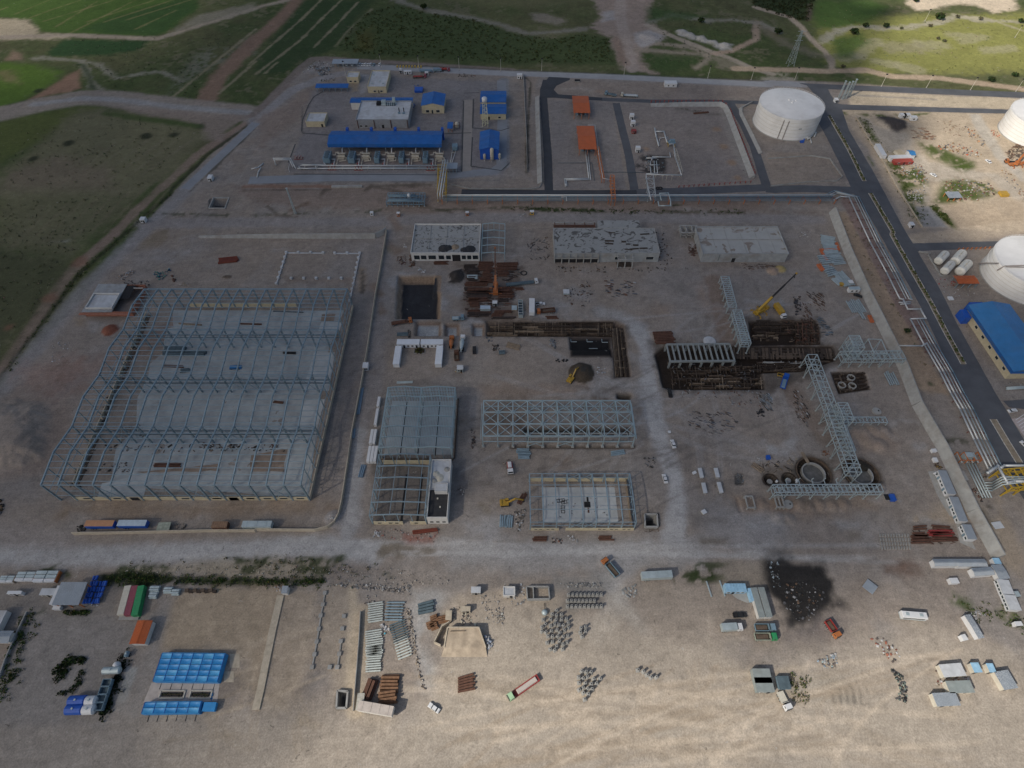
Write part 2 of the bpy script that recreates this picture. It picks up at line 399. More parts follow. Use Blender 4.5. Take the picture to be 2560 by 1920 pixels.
pnt('I 0,1440 300,1460 450,1560',(.33,.32,.31),3,3,.6,width=6)
pnt('K -800,1500 0,1475 1000,1490 L 300,1500 1100,1470 1500,1530',(.39,.385,.38),2.5,2.5,.9,cls='gravel_road',width=9)
pnt('K -800,1330 0,1340 600,1360',(.29,.26,.24),5,5,.6,width=12)
pnt('M 150,1530 700,1560 1500,1540 2212,1500',(.33,.325,.32),4,4,.7,cls='gravel_road',width=12)
pnt('R 1170,330 1180,500 1100,700 1000,820',(.40,.375,.345),2,2,.7,width=7)
pnt('R 1190,500 1250,600 1400,760',(.37,.35,.32),2,2,.6,width=5)
pnt('R 1120,330 1250,240 1330,120',(.31,.305,.305),2,2,.7,width=9)
pnt('F 1600,160 1560,640 1500,1100 1440,1600 L 1400,200 1300,900 1290,1300',(.275,.25,.235),2.5,3,.7,cls='dirt_track',width=12)
pnt('L 1380,500 1340,900 1290,1350',(.36,.355,.35),2,3,.75,width=6)
pnt('F 1300,660 1500,660 1420,1100 1330,1600 1130,1600 1250,900',(.165,.16,.16),4,4,.6)
pnt('L 1120,200 1330,200 1200,800 1000,820',(.155,.15,.15),4,5,.6)
pnt('K 560,1020 L 930,1085 1200,1120 1180,1180 L -400,1240 K 500,1150',(.265,.20,.145),4,4,.75)
pnt('K 0,120 300,90 560,130 640,260 620,500 500,640 300,780 0,800',(.275,.215,.175),6,5,.7)
pnt('M 360,100 780,80 1300,110 1400,190 360,190',(.265,.20,.155),5,5,.7)
pnt('M 1310,120 1440,130 1440,200 1320,200',(.10,.075,.055),2,2,.8)
pnt('M 380,380 720,370 720,470 380,450',(.15,.10,.072),4,4,.8)
pnt('M 390,190 740,190 700,330 390,330',(.20,.16,.13),5,5,.5)
pnt('I 820,600 900,570 1000,800 950,900 860,820',(.30,.22,.17),4,5,.6)
pnt('I 480,740 640,760 600,860 480,860',(.30,.23,.18),5,5,.6)
pnt('I 980,560 1100,1090',(.235,.18,.145),1.5,2,.9,width=10)
pnt('N 1330,150 1600,520',(.235,.185,.15),2,2,.8,width=11)
pnt('O 700,450 1040,420 1200,640 760,700 720,560',(.285,.225,.18),4,4,.8)
pnt('N 1250,1050 2080,1050 2060,1150 1800,1200 1400,1200',(.29,.225,.175),4,4,.8)
pnt('N 810,1030 1330,1060 1340,1200 850,1180',(.30,.225,.17),2,2,.8)
pnt('N 1060,580 1200,620 1350,540 1280,680 1130,650',(.40,.40,.40),3,5,.7)
pnt('N 700,1280 1000,1400 1100,1330',(.34,.335,.335),5,6,.5,width=18)
pnt('N 1900,1200 2212,1350 1900,1420',(.34,.325,.315),6,8,.5)
pnt('N 1780,1350 1910,1340 1900,1400 1830,1430',(.21,.18,.145),1.5,2,.8)
pnt('N 520,1420 760,1400 740,1470 520,1470',(.20,.17,.135),2,3,.8)
pnt('M 340,1100 460,1080 440,1230 380,1180',(.20,.165,.125),2,3,.8)
pnt('M 200,1260 540,1200 560,1400 260,1420',(.34,.335,.335),4,5,.7)
pnt('M 960,720 1080,690 1140,740 1040,770',(.17,.125,.095),3,4,.7)
pnt('M 230,200 340,150 360,440 250,430',(.26,.255,.26),4,4,.6)
pnt('M 150,100 260,130 240,500 150,600',(.13,.13,.135),4,4,.6)
pnt('M 100,640 280,700 300,1000 100,1080',(.15,.145,.145),4,5,.7)
pnt('L 1500,690 1975,690 1960,1250 1490,1250',(.135,.12,.108),1.5,1.5,.9)
pnt('H 200,250 320,260 310,330 210,330',(.25,.215,.16),2,3,.8)
for a in('1500,610 1560,680','1560,760 1580,830','1650,20 1720,110','1640,240 1700,310'):
 pnt('F '+a,(.24,.18,.14),2,3,.8,width=5)
pnt('F 1370,450 1440,450 1420,650 1370,650',(.27,.21,.155),1,1.5,.8,width=None)
for k in range(5):
 pnt('F %d,%d %d,%d'%(1410,480+k*40,1400,500+k*40),(.09,.08,.07),.8,.8,.8,width=2)
pnt('F 740,530 1310,530 1310,580 740,580',(.24,.185,.145),2,2,.6)
for k in range(16):
 a,b=300+(k*311)%1700,560+(k*173)%380
 pnt('H %d,%d %d,%d'%(a,b,a+60,b+12),(.31,.305,.30),3,4,.5,width=9)
pnt('E 1350,340 1440,330 1450,400 1350,500 1180,510 1220,440',(.23,.185,.135),2,3,.8)
pnt('E 640,1080 730,1090 720,1160 650,1160',(.30,.24,.18),2,3,.8)
pnt('E 740,1080 900,1150 800,1210',(.36,.34,.32),2,4,.6)
pnt('E 1200,560 1480,560 1700,480',(.27,.245,.225),6,7,.7,width=14)
pnt('E 150,1500 700,1450 700,1659 100,1659',(.30,.20,.16),6,8,.6)
pnt('F -250,1000 K 500,0',(.24,.16,.13),6,8,.5,width=16)
_r=random.Random(5)
for k in range(70):
 a,b=_r.uniform(850,1980),_r.uniform(520,1150)
 dx,dy=_r.uniform(15,70),_r.uniform(-12,12)
 pale=k%2
 pnt('Z %.0f,%.0f %.0f,%.0f %.0f,%.0f'%(a,b,a+dx*.5,b+dy,a+dx,b+dy*.3),(.36,.355,.35)if pale else(.17,.145,.125),2,3.5,.5 if pale else .45,width=_r.uniform(1.5,5),patch=-.1)
for k in range(40):
 a,b=_r.uniform(100,850),_r.uniform(480,1180)
 pnt('Z %.0f,%.0f %.0f,%.0f'%(a,b,a+_r.uniform(10,50),b+_r.uniform(-8,8)),(.33,.32,.315)if k%2 else(.19,.155,.13),2.5,3.5,.4,width=_r.uniform(2,6),patch=-.1)
def ruts(zone,n,col,amt,seed):
 r,P=random.Random(seed),qs(zone)
 for k in range(n):
  a,b,c=[P[0].lerp(P[1],r.random()).lerp(P[3].lerp(P[2],r.random()),r.random())for _ in range(3)]
  b=(a+c)/2+(b-(a+c)/2)*.35
  pts=[(a*(1-t)*(1-t)+b*2*t*(1-t)+c*t*t)for t in[i/7 for i in range(8)]]
  for d in(-1,1):
   pnt([(p.x+d*.9,p.y+d*.4)for p in pts],col,.7,.5,amt,width=.7)
ruts('Z 860,640 1950,640 2000,1160 830,1160',26,(.17,.15,.135),.4,3)
ruts('Z 860,640 1950,640 2000,1160 830,1160',22,(.36,.35,.345),.4,4)
ruts('Z 60,1140 2050,1180 2050,1220 0,1200',16,(.42,.41,.40),.5,6)
pnt('Q 1100,60 1250,80 1200,150 1060,140',(.22,.19,.15),2,4,.8)
pnt('Q 0,160 600,170 600,320 0,330 P 900,160',(.36,.31,.235),3,4,.8)
pnt('P 870,190 1000,175 2212,235 Q 600,330 600,375 0,380 P 2212,285 860,275',(.022,.036,.013),1.2,2.5,.95,cls='ditch',relief=-.5)
for a in('P 1050,150 1150,150','P 1270,140 1430,140','P 1920,80 2170,80','P 2120,140 2180,150','Q 0,190 250,180','Q 360,180 540,185','Q 390,250 590,265','Q 1100,250 1170,290','Q 640,190 740,160','P 380,160 500,130','P 480,180 560,200','R 1900,240 2100,210','R 1700,330 2100,320','R 1850,330 2000,310','P 560,520 770,515','P 250,560 380,510'):
 pnt(a,(.035,.05,.018),1,3.5,.85,width=4,patch=-.1)
pnt('P 0,1100 60,1050 150,860 190,800',(.03,.045,.018),1,2,.85,width=3)
pnt('P 0,1150 50,1160 30,1330 -100,1400 -400,1300',(.04,.055,.02),3,3,.8)
pnt('P 470,1010 600,900 720,910 740,960 710,1120 640,1220 500,1240 450,1120',(.31,.30,.29),4,3,.8)
pnt('P 1480,420 1560,330 2212,300 Q 300,400 200,480 0,1300 P 2100,860 1350,860',(.365,.295,.215),3,3,.9,cls='sand_lot')
pnt('Q 230,400 580,400 480,1110 250,1450 40,1480 180,700',(.375,.31,.24),3,3,.9,cls='sand_lot')
pnt('Q 580,400 900,400 860,1300 720,1330 600,1100 520,1100',(.375,.315,.25),3,3,.9,cls='sand_lot')
pnt('P 1100,980 1200,990 1070,1380 960,1380',(.36,.365,.35),.8,.8,.9,cls='concrete_slab')
pnt('Q 1340,420 1560,420 1700,480 1520,640 1420,900 1560,1100 1560,1350 1440,1300 1360,900 1320,600',(.36,.355,.345),3,4,.8)
pnt('Q 1650,480 2100,420 R 700,420 700,600 Q 1800,1659 Q 1500,1600 1600,900',(.42,.355,.28),4,5,.7)
pnt('R 0,620 1100,620 1500,800 2212,900 2212,1900 -800,1900',(.385,.335,.275),8,8,.8,cls='sand_lot')
pnt('S 0,900 800,800 1500,600 2212,800 2600,1600 -400,1600',(.385,.335,.275),8,8,.8,cls='sand_lot')
pnt('Z -400,1530 2700,1530 2800,2400 -600,2400',(.395,.345,.285),8,6,.7)
pnt('Z 0,1500 300,1500 330,1760 -300,1760',(.27,.245,.22),8,6,.7)
pnt('R 740,400 1050,400 1050,600 740,590',(.15,.15,.15),2,3,.7)
pnt('R 680,370 1050,370 1050,400',(.23,.225,.215),2,3,.6,width=6)
pnt('S 290,150 420,150 760,165 830,300 820,440 700,550 640,640 500,650 470,470 340,340',BLACK,2.5,4,.96)
pnt('S 330,70 470,60 520,140 360,150',(.035,.036,.038),4,4,.75)
pnt('S 800,460 920,450 900,490 820,490',BLACK,3,4,.8)
pnt('S 1210,180 1420,150 1480,200 1300,240 1210,230',(.14,.085,.062),4,4,.8)
pnt('S 640,620 900,560 860,700 500,700',(.17,.15,.145),5,6,.7)
pnt('S 0,130 300,150 300,330 0,340',(.29,.25,.20),3,4,.6)
pnt('S 500,960 850,950 1000,1190 500,1190',(.36,.32,.265),3,3,.8)
for k in range(5):
 pnt('S %d,1080 %d,1190'%(815+50*k,830+50*k),(.15,.135,.115),.7,1,.8,width=1)
pnt('S 2080,560 2130,560 2150,600',(.10,.12,.04),2,3,.7,width=6,patch=0)
pnt('S 1700,430 1800,480',(.06,.09,.025),2,3,.8,width=6,patch=0)
pnt('L 1740,1370 2050,1370 2010,1450 1800,1440',(.26,.13,.105),2,3,.8,patch=-.2)
pnt('L 1540,1530 1700,1480 2000,1510 1700,1560',(.19,.16,.125),1,3,.8,width=2)
ruts('Z 400,1300 780,1300 700,1640 300,1640',14,(.30,.245,.18),.45,7)
ruts('Z 400,1300 780,1300 700,1640 300,1640',10,(.45,.37,.28),.5,8)
ruts('Z 800,1450 2100,1400 2200,1750 700,1750',40,(.33,.27,.205),.45,9)
ruts('Z 800,1450 2100,1400 2200,1750 700,1750',26,(.52,.44,.35),.5,10)
ruts('Z 1900,260 2180,280 2200,480 1960,440',12,(.36,.30,.23),.5,12)
pnt('P 250,520 760,540 1100,580 1330,640 1230,760 1090,1000 900,1500 -200,1500 0,1100',(.25,.232,.215),2,2,.85)
pnt('P 0,290 1050,290 1010,560 250,540 100,700 -200,900',(.20,.185,.17),3,3,.7)
pnt('P 1230,560 1480,420 1380,860 1200,1400 1070,1400 1200,990',(.30,.275,.25),2,2,.8)
pnt('R 1380,390 2110,390 2130,700 1800,900 1400,760',(.315,.27,.225),3,3,.7)
pnt('I 450,1100 2060,1100 2080,1270 1780,1390 1450,1530 520,1520',(.085,.07,.058),2.5,5,.7)
pnt('I 1270,885 1910,880 1930,1130 1290,1130',(.085,.07,.058),2.5,5,.7)
pnt('H 1070,890 2230,890 2300,950 2230,1060 1780,1050 1070,1050',(.12,.098,.082),1.5,3,.6)
pnt('I 85,950 225,950 285,1400 110,1405',(.12,.098,.082),1.5,3,.6)
pnt('H 870,445 1400,440 1360,620 1340,890 920,890 890,640',(.125,.092,.073),2.5,5,.7)
pnt('N 1020,790 1400,700 1680,720 1700,950 1060,960',(.13,.11,.09),3,4,.6)
pnt('Q 840,420 832,800 822,1100 800,1330',(.50,.42,.315),1.2,1.5,.8,width=3.5)
pnt('Q 900,620 880,1050 850,1470',(.47,.39,.29),1.2,1.5,.7,width=6)
pnt('K -700,180 80,150 390,180 410,420 350,640 150,740 -700,760',(.315,.265,.222),3,4,.9)
FORM=(.034,.026,.021)
dig('H 325,512 705,512 692,888 305,888',5.0,2.4,(.04,.042,.047),(.30,.22,.155))
dig('H 475,905 700,905 700,1036 468,1036',2.6,1.6,(.33,.35,.36),(.22,.165,.13))
dig('H 728,925 860,925 858,1036 728,1036',2.6,1.6,(.35,.37,.38),(.22,.165,.13))
dig('H 962,925 1080,925 1078,1036 966,1036',2.6,1.6,(.35,.37,.38),(.22,.165,.13))
dig('H 1085,905 2200,905 2290,940 2240,1040 1085,1038',2.2,1.5,(.06,.048,.04),(.13,.10,.08))
dig('H 1803,1038 2175,1036 2185,1222 1812,1222',1.8,1.2,(.016,.016,.017),(.06,.05,.045))
dig('I 95,960 210,960 270,1390 125,1395',2.0,1.4,(.07,.055,.045),(.13,.10,.08))
dig('I 1280,905 1850,900 1900,960 1905,1110 1300,1120',2.0,1.6,FORM,(.06,.045,.036))
dig('I 560,1120 2020,1120 2040,1250 1740,1345 1400,1360 1430,1500 620,1500 540,1480 470,1190',2.4,1.6,FORM,(.055,.042,.034))
dig('I 1990,1345 2290,1340 2340,1500 2060,1540',1.2,1.2,(.055,.042,.035),(.09,.07,.055))
def disc(t,x,y,r,k=1.0):
 c=q(t,x,y)
 return[(c.x+r*math.cos(a*PI/18),c.y+r*k*math.sin(a*PI/18))for a in range(36)]
pnt(disc('N',1503,830,8.6),(.09,.075,.06),1.5,1.5,.8)
pnt(disc('N',1915,845,8.6),(.09,.075,.06),1.5,1.5,.8)
dig(disc('N',1503,830,7.6),2.2,1.2,(.04,.036,.03),(.045,.035,.03))
dig(disc('N',1915,845,7.6),2.2,1.2,(.04,.036,.03),(.045,.035,.03))
dig(disc('N',1130,900,3.4),2.0,1.5,(.03,.025,.022),(.05,.04,.033))
dig(disc('N',1290,890,3.2),2.0,1.5,(.05,.042,.036),(.06,.05,.04))
dig('E 1812,58 1972,58 1944,138 1810,138',4.5,.9,(.06,.065,.07),(.28,.27,.26))
dig('M 1768,1200 1872,1200 1880,1310 1770,1310',3.5,.9,(.05,.05,.05),(.2,.2,.2))
dig('M 1525,145 1655,150 1655,205 1525,195',3.0,1.2,(.05,.045,.04),(.07,.06,.05))
dig('M 720,440 1640,440 1660,520 720,500',2.6,1.4,(.03,.03,.03),(.09,.085,.08))
dig('M 600,590 1690,600 1695,632 600,628',.8,1.2,None,(.15,.125,.105))
dig('N 818,845 888,840 898,940 825,940',1.0,.8,(.20,.21,.215),(.16,.14,.12))
dig('Q 705,1310 790,1315 780,1450 700,1450',3.0,.9,(.05,.055,.06),(.25,.24,.22))
dig('N 815,1040 1000,1030 1060,1060 1110,1100 1330,1120 1330,1190 850,1180',.8,1.0,None,None)
dig('K -700,180 100,140 420,170 440,420 380,640 200,740 -700,760',-5.0,14,None,None,3)
dig(disc('H',1920,1355,6.5),-3.2,6.0,(.05,.047,.042),(.075,.06,.045),1)
dig(disc('H',840,520,5),-2.6,5.0,(.04,.037,.035),(.055,.048,.045),1)
dig('H 780,560 830,470 890,440 900,560 850,590 740,575',-1.6,3.0,(.04,.037,.035),(.055,.048,.045),1)
dig(disc('I',1560,460,3.2),-1.6,3,(.42,.33,.13),(.38,.30,.14))
dig(disc('I',1490,478,3.6),-1.5,3,(.36,.27,.21),(.34,.26,.2))
dig(disc('E',950,1195,4.2),-1.6,4,(.24,.085,.05),(.22,.09,.06),1)
dig(disc('E',1965,735,2.8,.6),-1.2,3,(.06,.05,.042),(.12,.095,.075),1)
dig(disc('L',1150,1230,4.0),-1.5,4,(.30,.29,.28),(.28,.26,.25),1)
dig(disc('D',1070,730,13,.75),-3.0,10,None,None,2)
dig(disc('V',1180,320,9),-1.5,8,None,None,2)
for a,b in((1460,275),(1540,310),(1640,335),(1740,370),(1840,395)):
 dig(disc('V',a,b,6),-1.6,5,None,None,2)
for a,b in((1380,1110),(1460,1125),(1560,1115),(1660,1120),(1760,1110),(1200,1225),(1280,1230),(1050,1110)):
 dig(disc('N',a,b,3.4),-1.1,3.4,None,None,.5)
for a,b in((760,480),(830,500),(920,470),(1000,480),(880,560),(960,600)):
 dig(disc('O',a,b,4.4),-1.3,4.4,None,None,.5)
for a,b in((1700,1290),(1540,640)):
 dig(disc('L',a,b,.01),-.01,.1)
GZ+=0.05*n3+0.03*n2
far=smooth((np.hypot(GX,GY-250)-420)/500)
GZ+=far*(6*n1+1.5*n2)
def ground_material():
 m=bpy.data.materials.new('ground')
 m.use_nodes=True
 n,l=m.node_tree.nodes,m.node_tree.links
 b=n['Principled BSDF']
 b.inputs['Roughness'].default_value=0.95
 b.inputs['Specular IOR Level'].default_value=0.15
 at=n.new('ShaderNodeAttribute')
 at.attribute_name='gcol'
 tc=n.new('ShaderNodeTexCoord')
 cur=at.outputs['Color']
 hs=[]
 for sc,lo,hi,det,sx in((0.05,.90,1.10,6,1),(0.35,.88,1.12,7,1),(1.6,.78,1.20,5,1),(0.7,.93,1.06,5,.25)):
  mp=n.new('ShaderNodeMapping')
  mp.inputs['Scale'].default_value=(sx,1,1)
  mp.inputs['Rotation'].default_value=(0,0,.5+7*sc)
  l.new(tc.outputs['Object'],mp.inputs['Vector'])
  nz=n.new('ShaderNodeTexNoise')
  nz.inputs['Scale'].default_value=sc
  nz.inputs['Detail'].default_value=det
  nz.inputs['Roughness'].default_value=.7
  l.new(mp.outputs[0],nz.inputs['Vector'])
  mr=n.new('ShaderNodeMapRange')
  mr.inputs['From Min'].default_value,mr.inputs['From Max'].default_value=.32,.68
  mr.inputs['To Min'].default_value,mr.inputs['To Max'].default_value=lo,hi
  l.new(nz.outputs['Fac'],mr.inputs['Value'])
  v=n.new('ShaderNodeVectorMath')
  v.operation='SCALE'
  l.new(cur,v.inputs[0])
  l.new(mr.outputs[0],v.inputs['Scale'])
  cur=v.outputs[0]
  hs.append(nz)
 for sc,mx_,rot,lo,hi,fac in((.11,(1,1,1),.3,.54,.58,1.09),(.14,(1,1,1),1.1,.55,.59,.90),(.5,(1,1,1),2.0,.59,.62,.84),(.45,(.05,1,1),.06,.57,.60,1.08),(.45,(.05,1,1),1.45,.58,.61,1.07),(.4,(.06,1,1),.75,.60,.63,.92)):
  mp=n.new('ShaderNodeMapping')
  mp.vector_type='TEXTURE'
  mp.inputs['Scale'].default_value=(1/mx_[0],1,1)
  mp.inputs['Rotation'].default_value=(0,0,rot)
  l.new(tc.outputs['Object'],mp.inputs['Vector'])
  nz=n.new('ShaderNodeTexNoise')
  nz.inputs['Scale'].default_value=sc
  nz.inputs['Detail'].default_value=9
  nz.inputs['Roughness'].default_value=.68
  l.new(mp.outputs[0],nz.inputs['Vector'])
  mr=n.new('ShaderNodeMapRange')
  mr.inputs['From Min'].default_value,mr.inputs['From Max'].default_value=lo,hi
  mr.inputs['To Min'].default_value,mr.inputs['To Max'].default_value=1,fac
  l.new(nz.outputs['Fac'],mr.inputs['Value'])
  v=n.new('ShaderNodeVectorMath')
  v.operation='SCALE'
  l.new(cur,v.inputs[0])
  l.new(mr.outputs[0],v.inputs['Scale'])
  cur=v.outputs[0]
 wn=n.new('ShaderNodeTexNoise')
 wn.inputs['Scale'].default_value=.35
 wn.inputs['Detail'].default_value=3
 l.new(tc.outputs['Object'],wn.inputs['Vector'])
 warp=n.new('ShaderNodeVectorMath')
 warp.operation='MULTIPLY_ADD'
 warp.inputs[1].default_value=(6,6,0)
 l.new(wn.outputs['Color'],warp.inputs[0])
 l.new(tc.outputs['Object'],warp.inputs[2])
 for sc,thr,colr,amt in((0.43,.10,(.45,.43,.40,1),.45),(0.31,.09,(.05,.043,.036,1),.5),(1.3,.2,(.09,.078,.066,1),.35)):
  vo=n.new('ShaderNodeTexVoronoi')
  vo.inputs['Scale'].default_value=sc
  l.new(warp.outputs[0],vo.inputs['Vector'])
  lt=n.new('ShaderNodeMath')
  lt.operation='LESS_THAN'
  lt.inputs[1].default_value=thr
  l.new(vo.outputs['Distance'],lt.inputs[0])
  pick=n.new('ShaderNodeSeparateColor')
  l.new(vo.outputs['Color'],pick.inputs[0])
  gt=n.new('ShaderNodeMath')
  gt.operation='GREATER_THAN'
  gt.inputs[1].default_value=.78
  l.new(pick.outputs[0],gt.inputs[0])
  mu=n.new('ShaderNodeMath')
  mu.operation='MULTIPLY'
  l.new(lt.outputs[0],mu.inputs[0])
  l.new(gt.outputs[0],mu.inputs[1])
  m2=n.new('ShaderNodeMath')
  m2.operation='MULTIPLY'
  m2.inputs[1].default_value=amt
  l.new(mu.outputs[0],m2.inputs[0])
  mx=n.new('ShaderNodeMix')
  mx.data_type='RGBA'
  mx.inputs['B'].default_value=colr
  l.new(m2.outputs[0],mx.inputs['Factor'])
  l.new(cur,mx.inputs['A'])
  cur=mx.outputs['Result']
 l.new(cur,b.inputs['Base Color'])
 bp=n.new('ShaderNodeBump')
 bp.inputs['Strength'].default_value=.5
 bp.inputs['Distance'].default_value=.5
 l.new(hs[1].outputs['Fac'],bp.inputs['Height'])
 l.new(bp.outputs[0],b.inputs['Normal'])
 return m
GROUND_MAT=ground_material()
_id=np.arange(NX*NY).reshape(NY,NX)
quads=np.stack([_id[:-1,:-1].ravel(),_id[:-1,1:].ravel(),_id[1:,1:].ravel(),_id[1:,:-1].ravel()],1)
qc=CLS[quads[:,0]]
VTX=np.stack([GX,GY,GZ],1)
GCOL=np.clip(GC,0.004,0.9)
for ci,cname in enumerate(CLASSES):
 fq=quads[qc==ci]
 if not len(fq):
  continue
 used,inv=np.unique(fq.ravel(),return_inverse=True)
 me=bpy.data.meshes.new(cname)
 me.vertices.add(len(used))
 me.vertices.foreach_set('co',VTX[used].astype(np.float32).ravel())
 me.loops.add(len(inv))
 me.loops.foreach_set('vertex_index',inv.astype(np.int32))
 me.polygons.add(len(fq))
 me.polygons.foreach_set('loop_start',np.arange(0,len(inv),4,dtype=np.int32))
 me.polygons.foreach_set('use_smooth',np.ones(len(fq),bool))
 a=me.attributes.new('gcol','FLOAT_COLOR','POINT')
 a.data.foreach_set('color',np.concatenate([GCOL[used],np.ones((len(used),1))],1).astype(np.float32).ravel())
 me.update()
 me.materials.append(GROUND_MAT)
 o=bpy.data.objects.new(cname,me)
 o['kind']='structure'
 o['label']={'ground':'stripped grey-brown earth of the building site','field':'green and olive farm fields around the site','dirt_track':'trodden dirt tracks around and across the site','gravel_road':'pale grey gravel roads along the site','concrete_slab':'pale concrete pad beside the truck park','ditch':'dark weedy ditch beside the tracks','sand_lot':'bare sandy lots in the sun'}[cname]
 COL.objects.link(o)
def make_cloud():
 alt=1400.0
 off=alt/math.tan(SUN_EL)/math.hypot(*SUN_AZ)
 ox,oy=SUN_AZ[0]*off,SUN_AZ[1]*off
 ctrl=[]
 for t,txt in((.0,'1100,600 1100,300 600,300 500,900 1500,900 1500,500 900,60 1400,60 250,500 300,200 1700,600 1850,900 100,900 1200,1100 1600,1100 1600,250 1650,400 800,800 1300,700 1000,950 400,700 1750,750 1850,1120 60,600 1650,30 600,60 -200,800 -300,400 1750,100 700,180 200,1000'),(1.,'2000,60 2150,100 1960,285 1930,330 2000,350 2100,450 2030,480 2200,560 2100,300 1900,1480 2150,1520 1000,1500 1500,1560 900,1420 2200,400 1250,1500 700,1560 2300,250 1200,1700 1900,1700 600,1700 2400,1500 2600,400 2000,0 2100,-60 2300,-100'),(.85,'1920,60 1990,440 1890,270 1200,1420 1500,1450 2100,1380 1860,215 700,1480 1980,240 1950,150'),(.55,'1000,1330 1860,330 600,1480 800,1320 30,10 1830,120 2060,560'),(.35,'720,1080 700,1250 1700,1330 2150,640 400,1500 30,130 130,40 1820,300 1300,1290 2120,1250 1300,1330'),(.4,'1740,225 1700,290'),(.18,'1950,560 2180,850 500,1200 800,1190 250,1560 1500,1250 2180,1050 10,230 280,20 1000,1230 1760,330 1950,700 2050,1000'),(.10,'200,1350 100,1450 1200,1220 2000,1180 300,1230 60,1560 0,1250')):
  for w in txt.split():
   a,b=w.split(',')
   p=q('Z',float(a),float(b))
   ctrl.append((p.x,p.y,t))
 ctrl+=[(-2000,300,1),(-1200,-600,1),(-1500,1500,1),(0,1900,1),(1500,1200,1),(1500,300,1),(1000,-500,1),(0,-500,1),(-500,-300,1),(-500,1000,.1),(100,1000,.1),(-900,500,.4)]
 ctrl=np.array(ctrl)
 gx,gy=np.linspace(-1250,1150,130),np.linspace(-420,1500,110)
 X,Y=[a.ravel()for a in np.meshgrid(gx,gy)]
 num,den=np.zeros(len(X)),np.zeros(len(X))
 wx,wy=X+14*fbm(X,Y,.012,31),Y+14*fbm(X,Y,.012,37)
 for cx,cy,t in ctrl:
  w=1/((wx-cx)**2+(wy-cy)**2+60)**2
  num+=w*t
  den+=w
 T=np.clip(num/den+.05*fbm(X,Y,.02,41),0.0,1)
 edge=np.minimum.reduce([X+1250,1150-X,Y+420,1500-Y])
 T=np.maximum(T,1-np.clip(edge/120,0,1))
 al=1-np.sqrt(np.clip(T,0,1))
 nx,ny=len(gx),len(gy)
 bump=fbm(X,Y,.008,51)
 top=np.stack([X+ox,Y+oy,alt+al*(120+60*bump)+.3],1)
 bot=np.stack([X+ox,Y+oy,alt-al*(10+8*bump)-.3],1)
 idg=np.arange(nx*ny).reshape(ny,nx)
 f1=np.stack([idg[:-1,:-1].ravel(),idg[:-1,1:].ravel(),idg[1:,1:].ravel(),idg[1:,:-1].ravel()],1)
 faces=np.concatenate([f1,f1[:,::-1]+nx*ny])
 rim=list(idg[0,:])+list(idg[1:,-1])+list(idg[-1,-2::-1])+list(idg[-2:0:-1,0])
 side=[(rim[(i+1)%len(rim)],rim[i],rim[i]+nx*ny,rim[(i+1)%len(rim)]+nx*ny)for i in range(len(rim))]
 me=bpy.data.meshes.new('cloud')
 me.from_pydata(np.concatenate([top,bot]).tolist(),[],faces.tolist()+side)
 a=me.attributes.new('dens','FLOAT','POINT')
 a.data.foreach_set('value',np.concatenate([al,al]).astype(np.float32))
 for p in me.polygons:
  p.use_smooth=True
 m=bpy.data.materials.new('cloud')
 m.use_nodes=True
 n,l=m.node_tree.nodes,m.node_tree.links
 n.remove(n['Principled BSDF'])
 at=n.new('ShaderNodeAttribute')
 at.attribute_name='dens'
 tr,df,tl,mx,m2=n.new('ShaderNodeBsdfTransparent'),n.new('ShaderNodeBsdfDiffuse'),n.new('ShaderNodeBsdfTranslucent'),n.new('ShaderNodeMixShader'),n.new('ShaderNodeMixShader')
 df.inputs[0].default_value=tl.inputs[0].default_value=(.85,.86,.88,1)
 l.new(df.outputs[0],m2.inputs[1])
 l.new(tl.outputs[0],m2.inputs[2])
 m2.inputs[0].default_value=.5
 l.new(at.outputs['Fac'],mx.inputs[0])
 l.new(tr.outputs[0],mx.inputs[1])
 l.new(m2.outputs[0],mx.inputs[2])
 l.new(mx.outputs[0],n['Material Output'].inputs['Surface'])
 me.materials.append(m)
 o=bpy.data.objects.new('cloud',me)
 o['kind']='structure'
 o['label']='broad grey cloud above the site that shades most of it'
 COL.objects.link(o)
make_cloud()
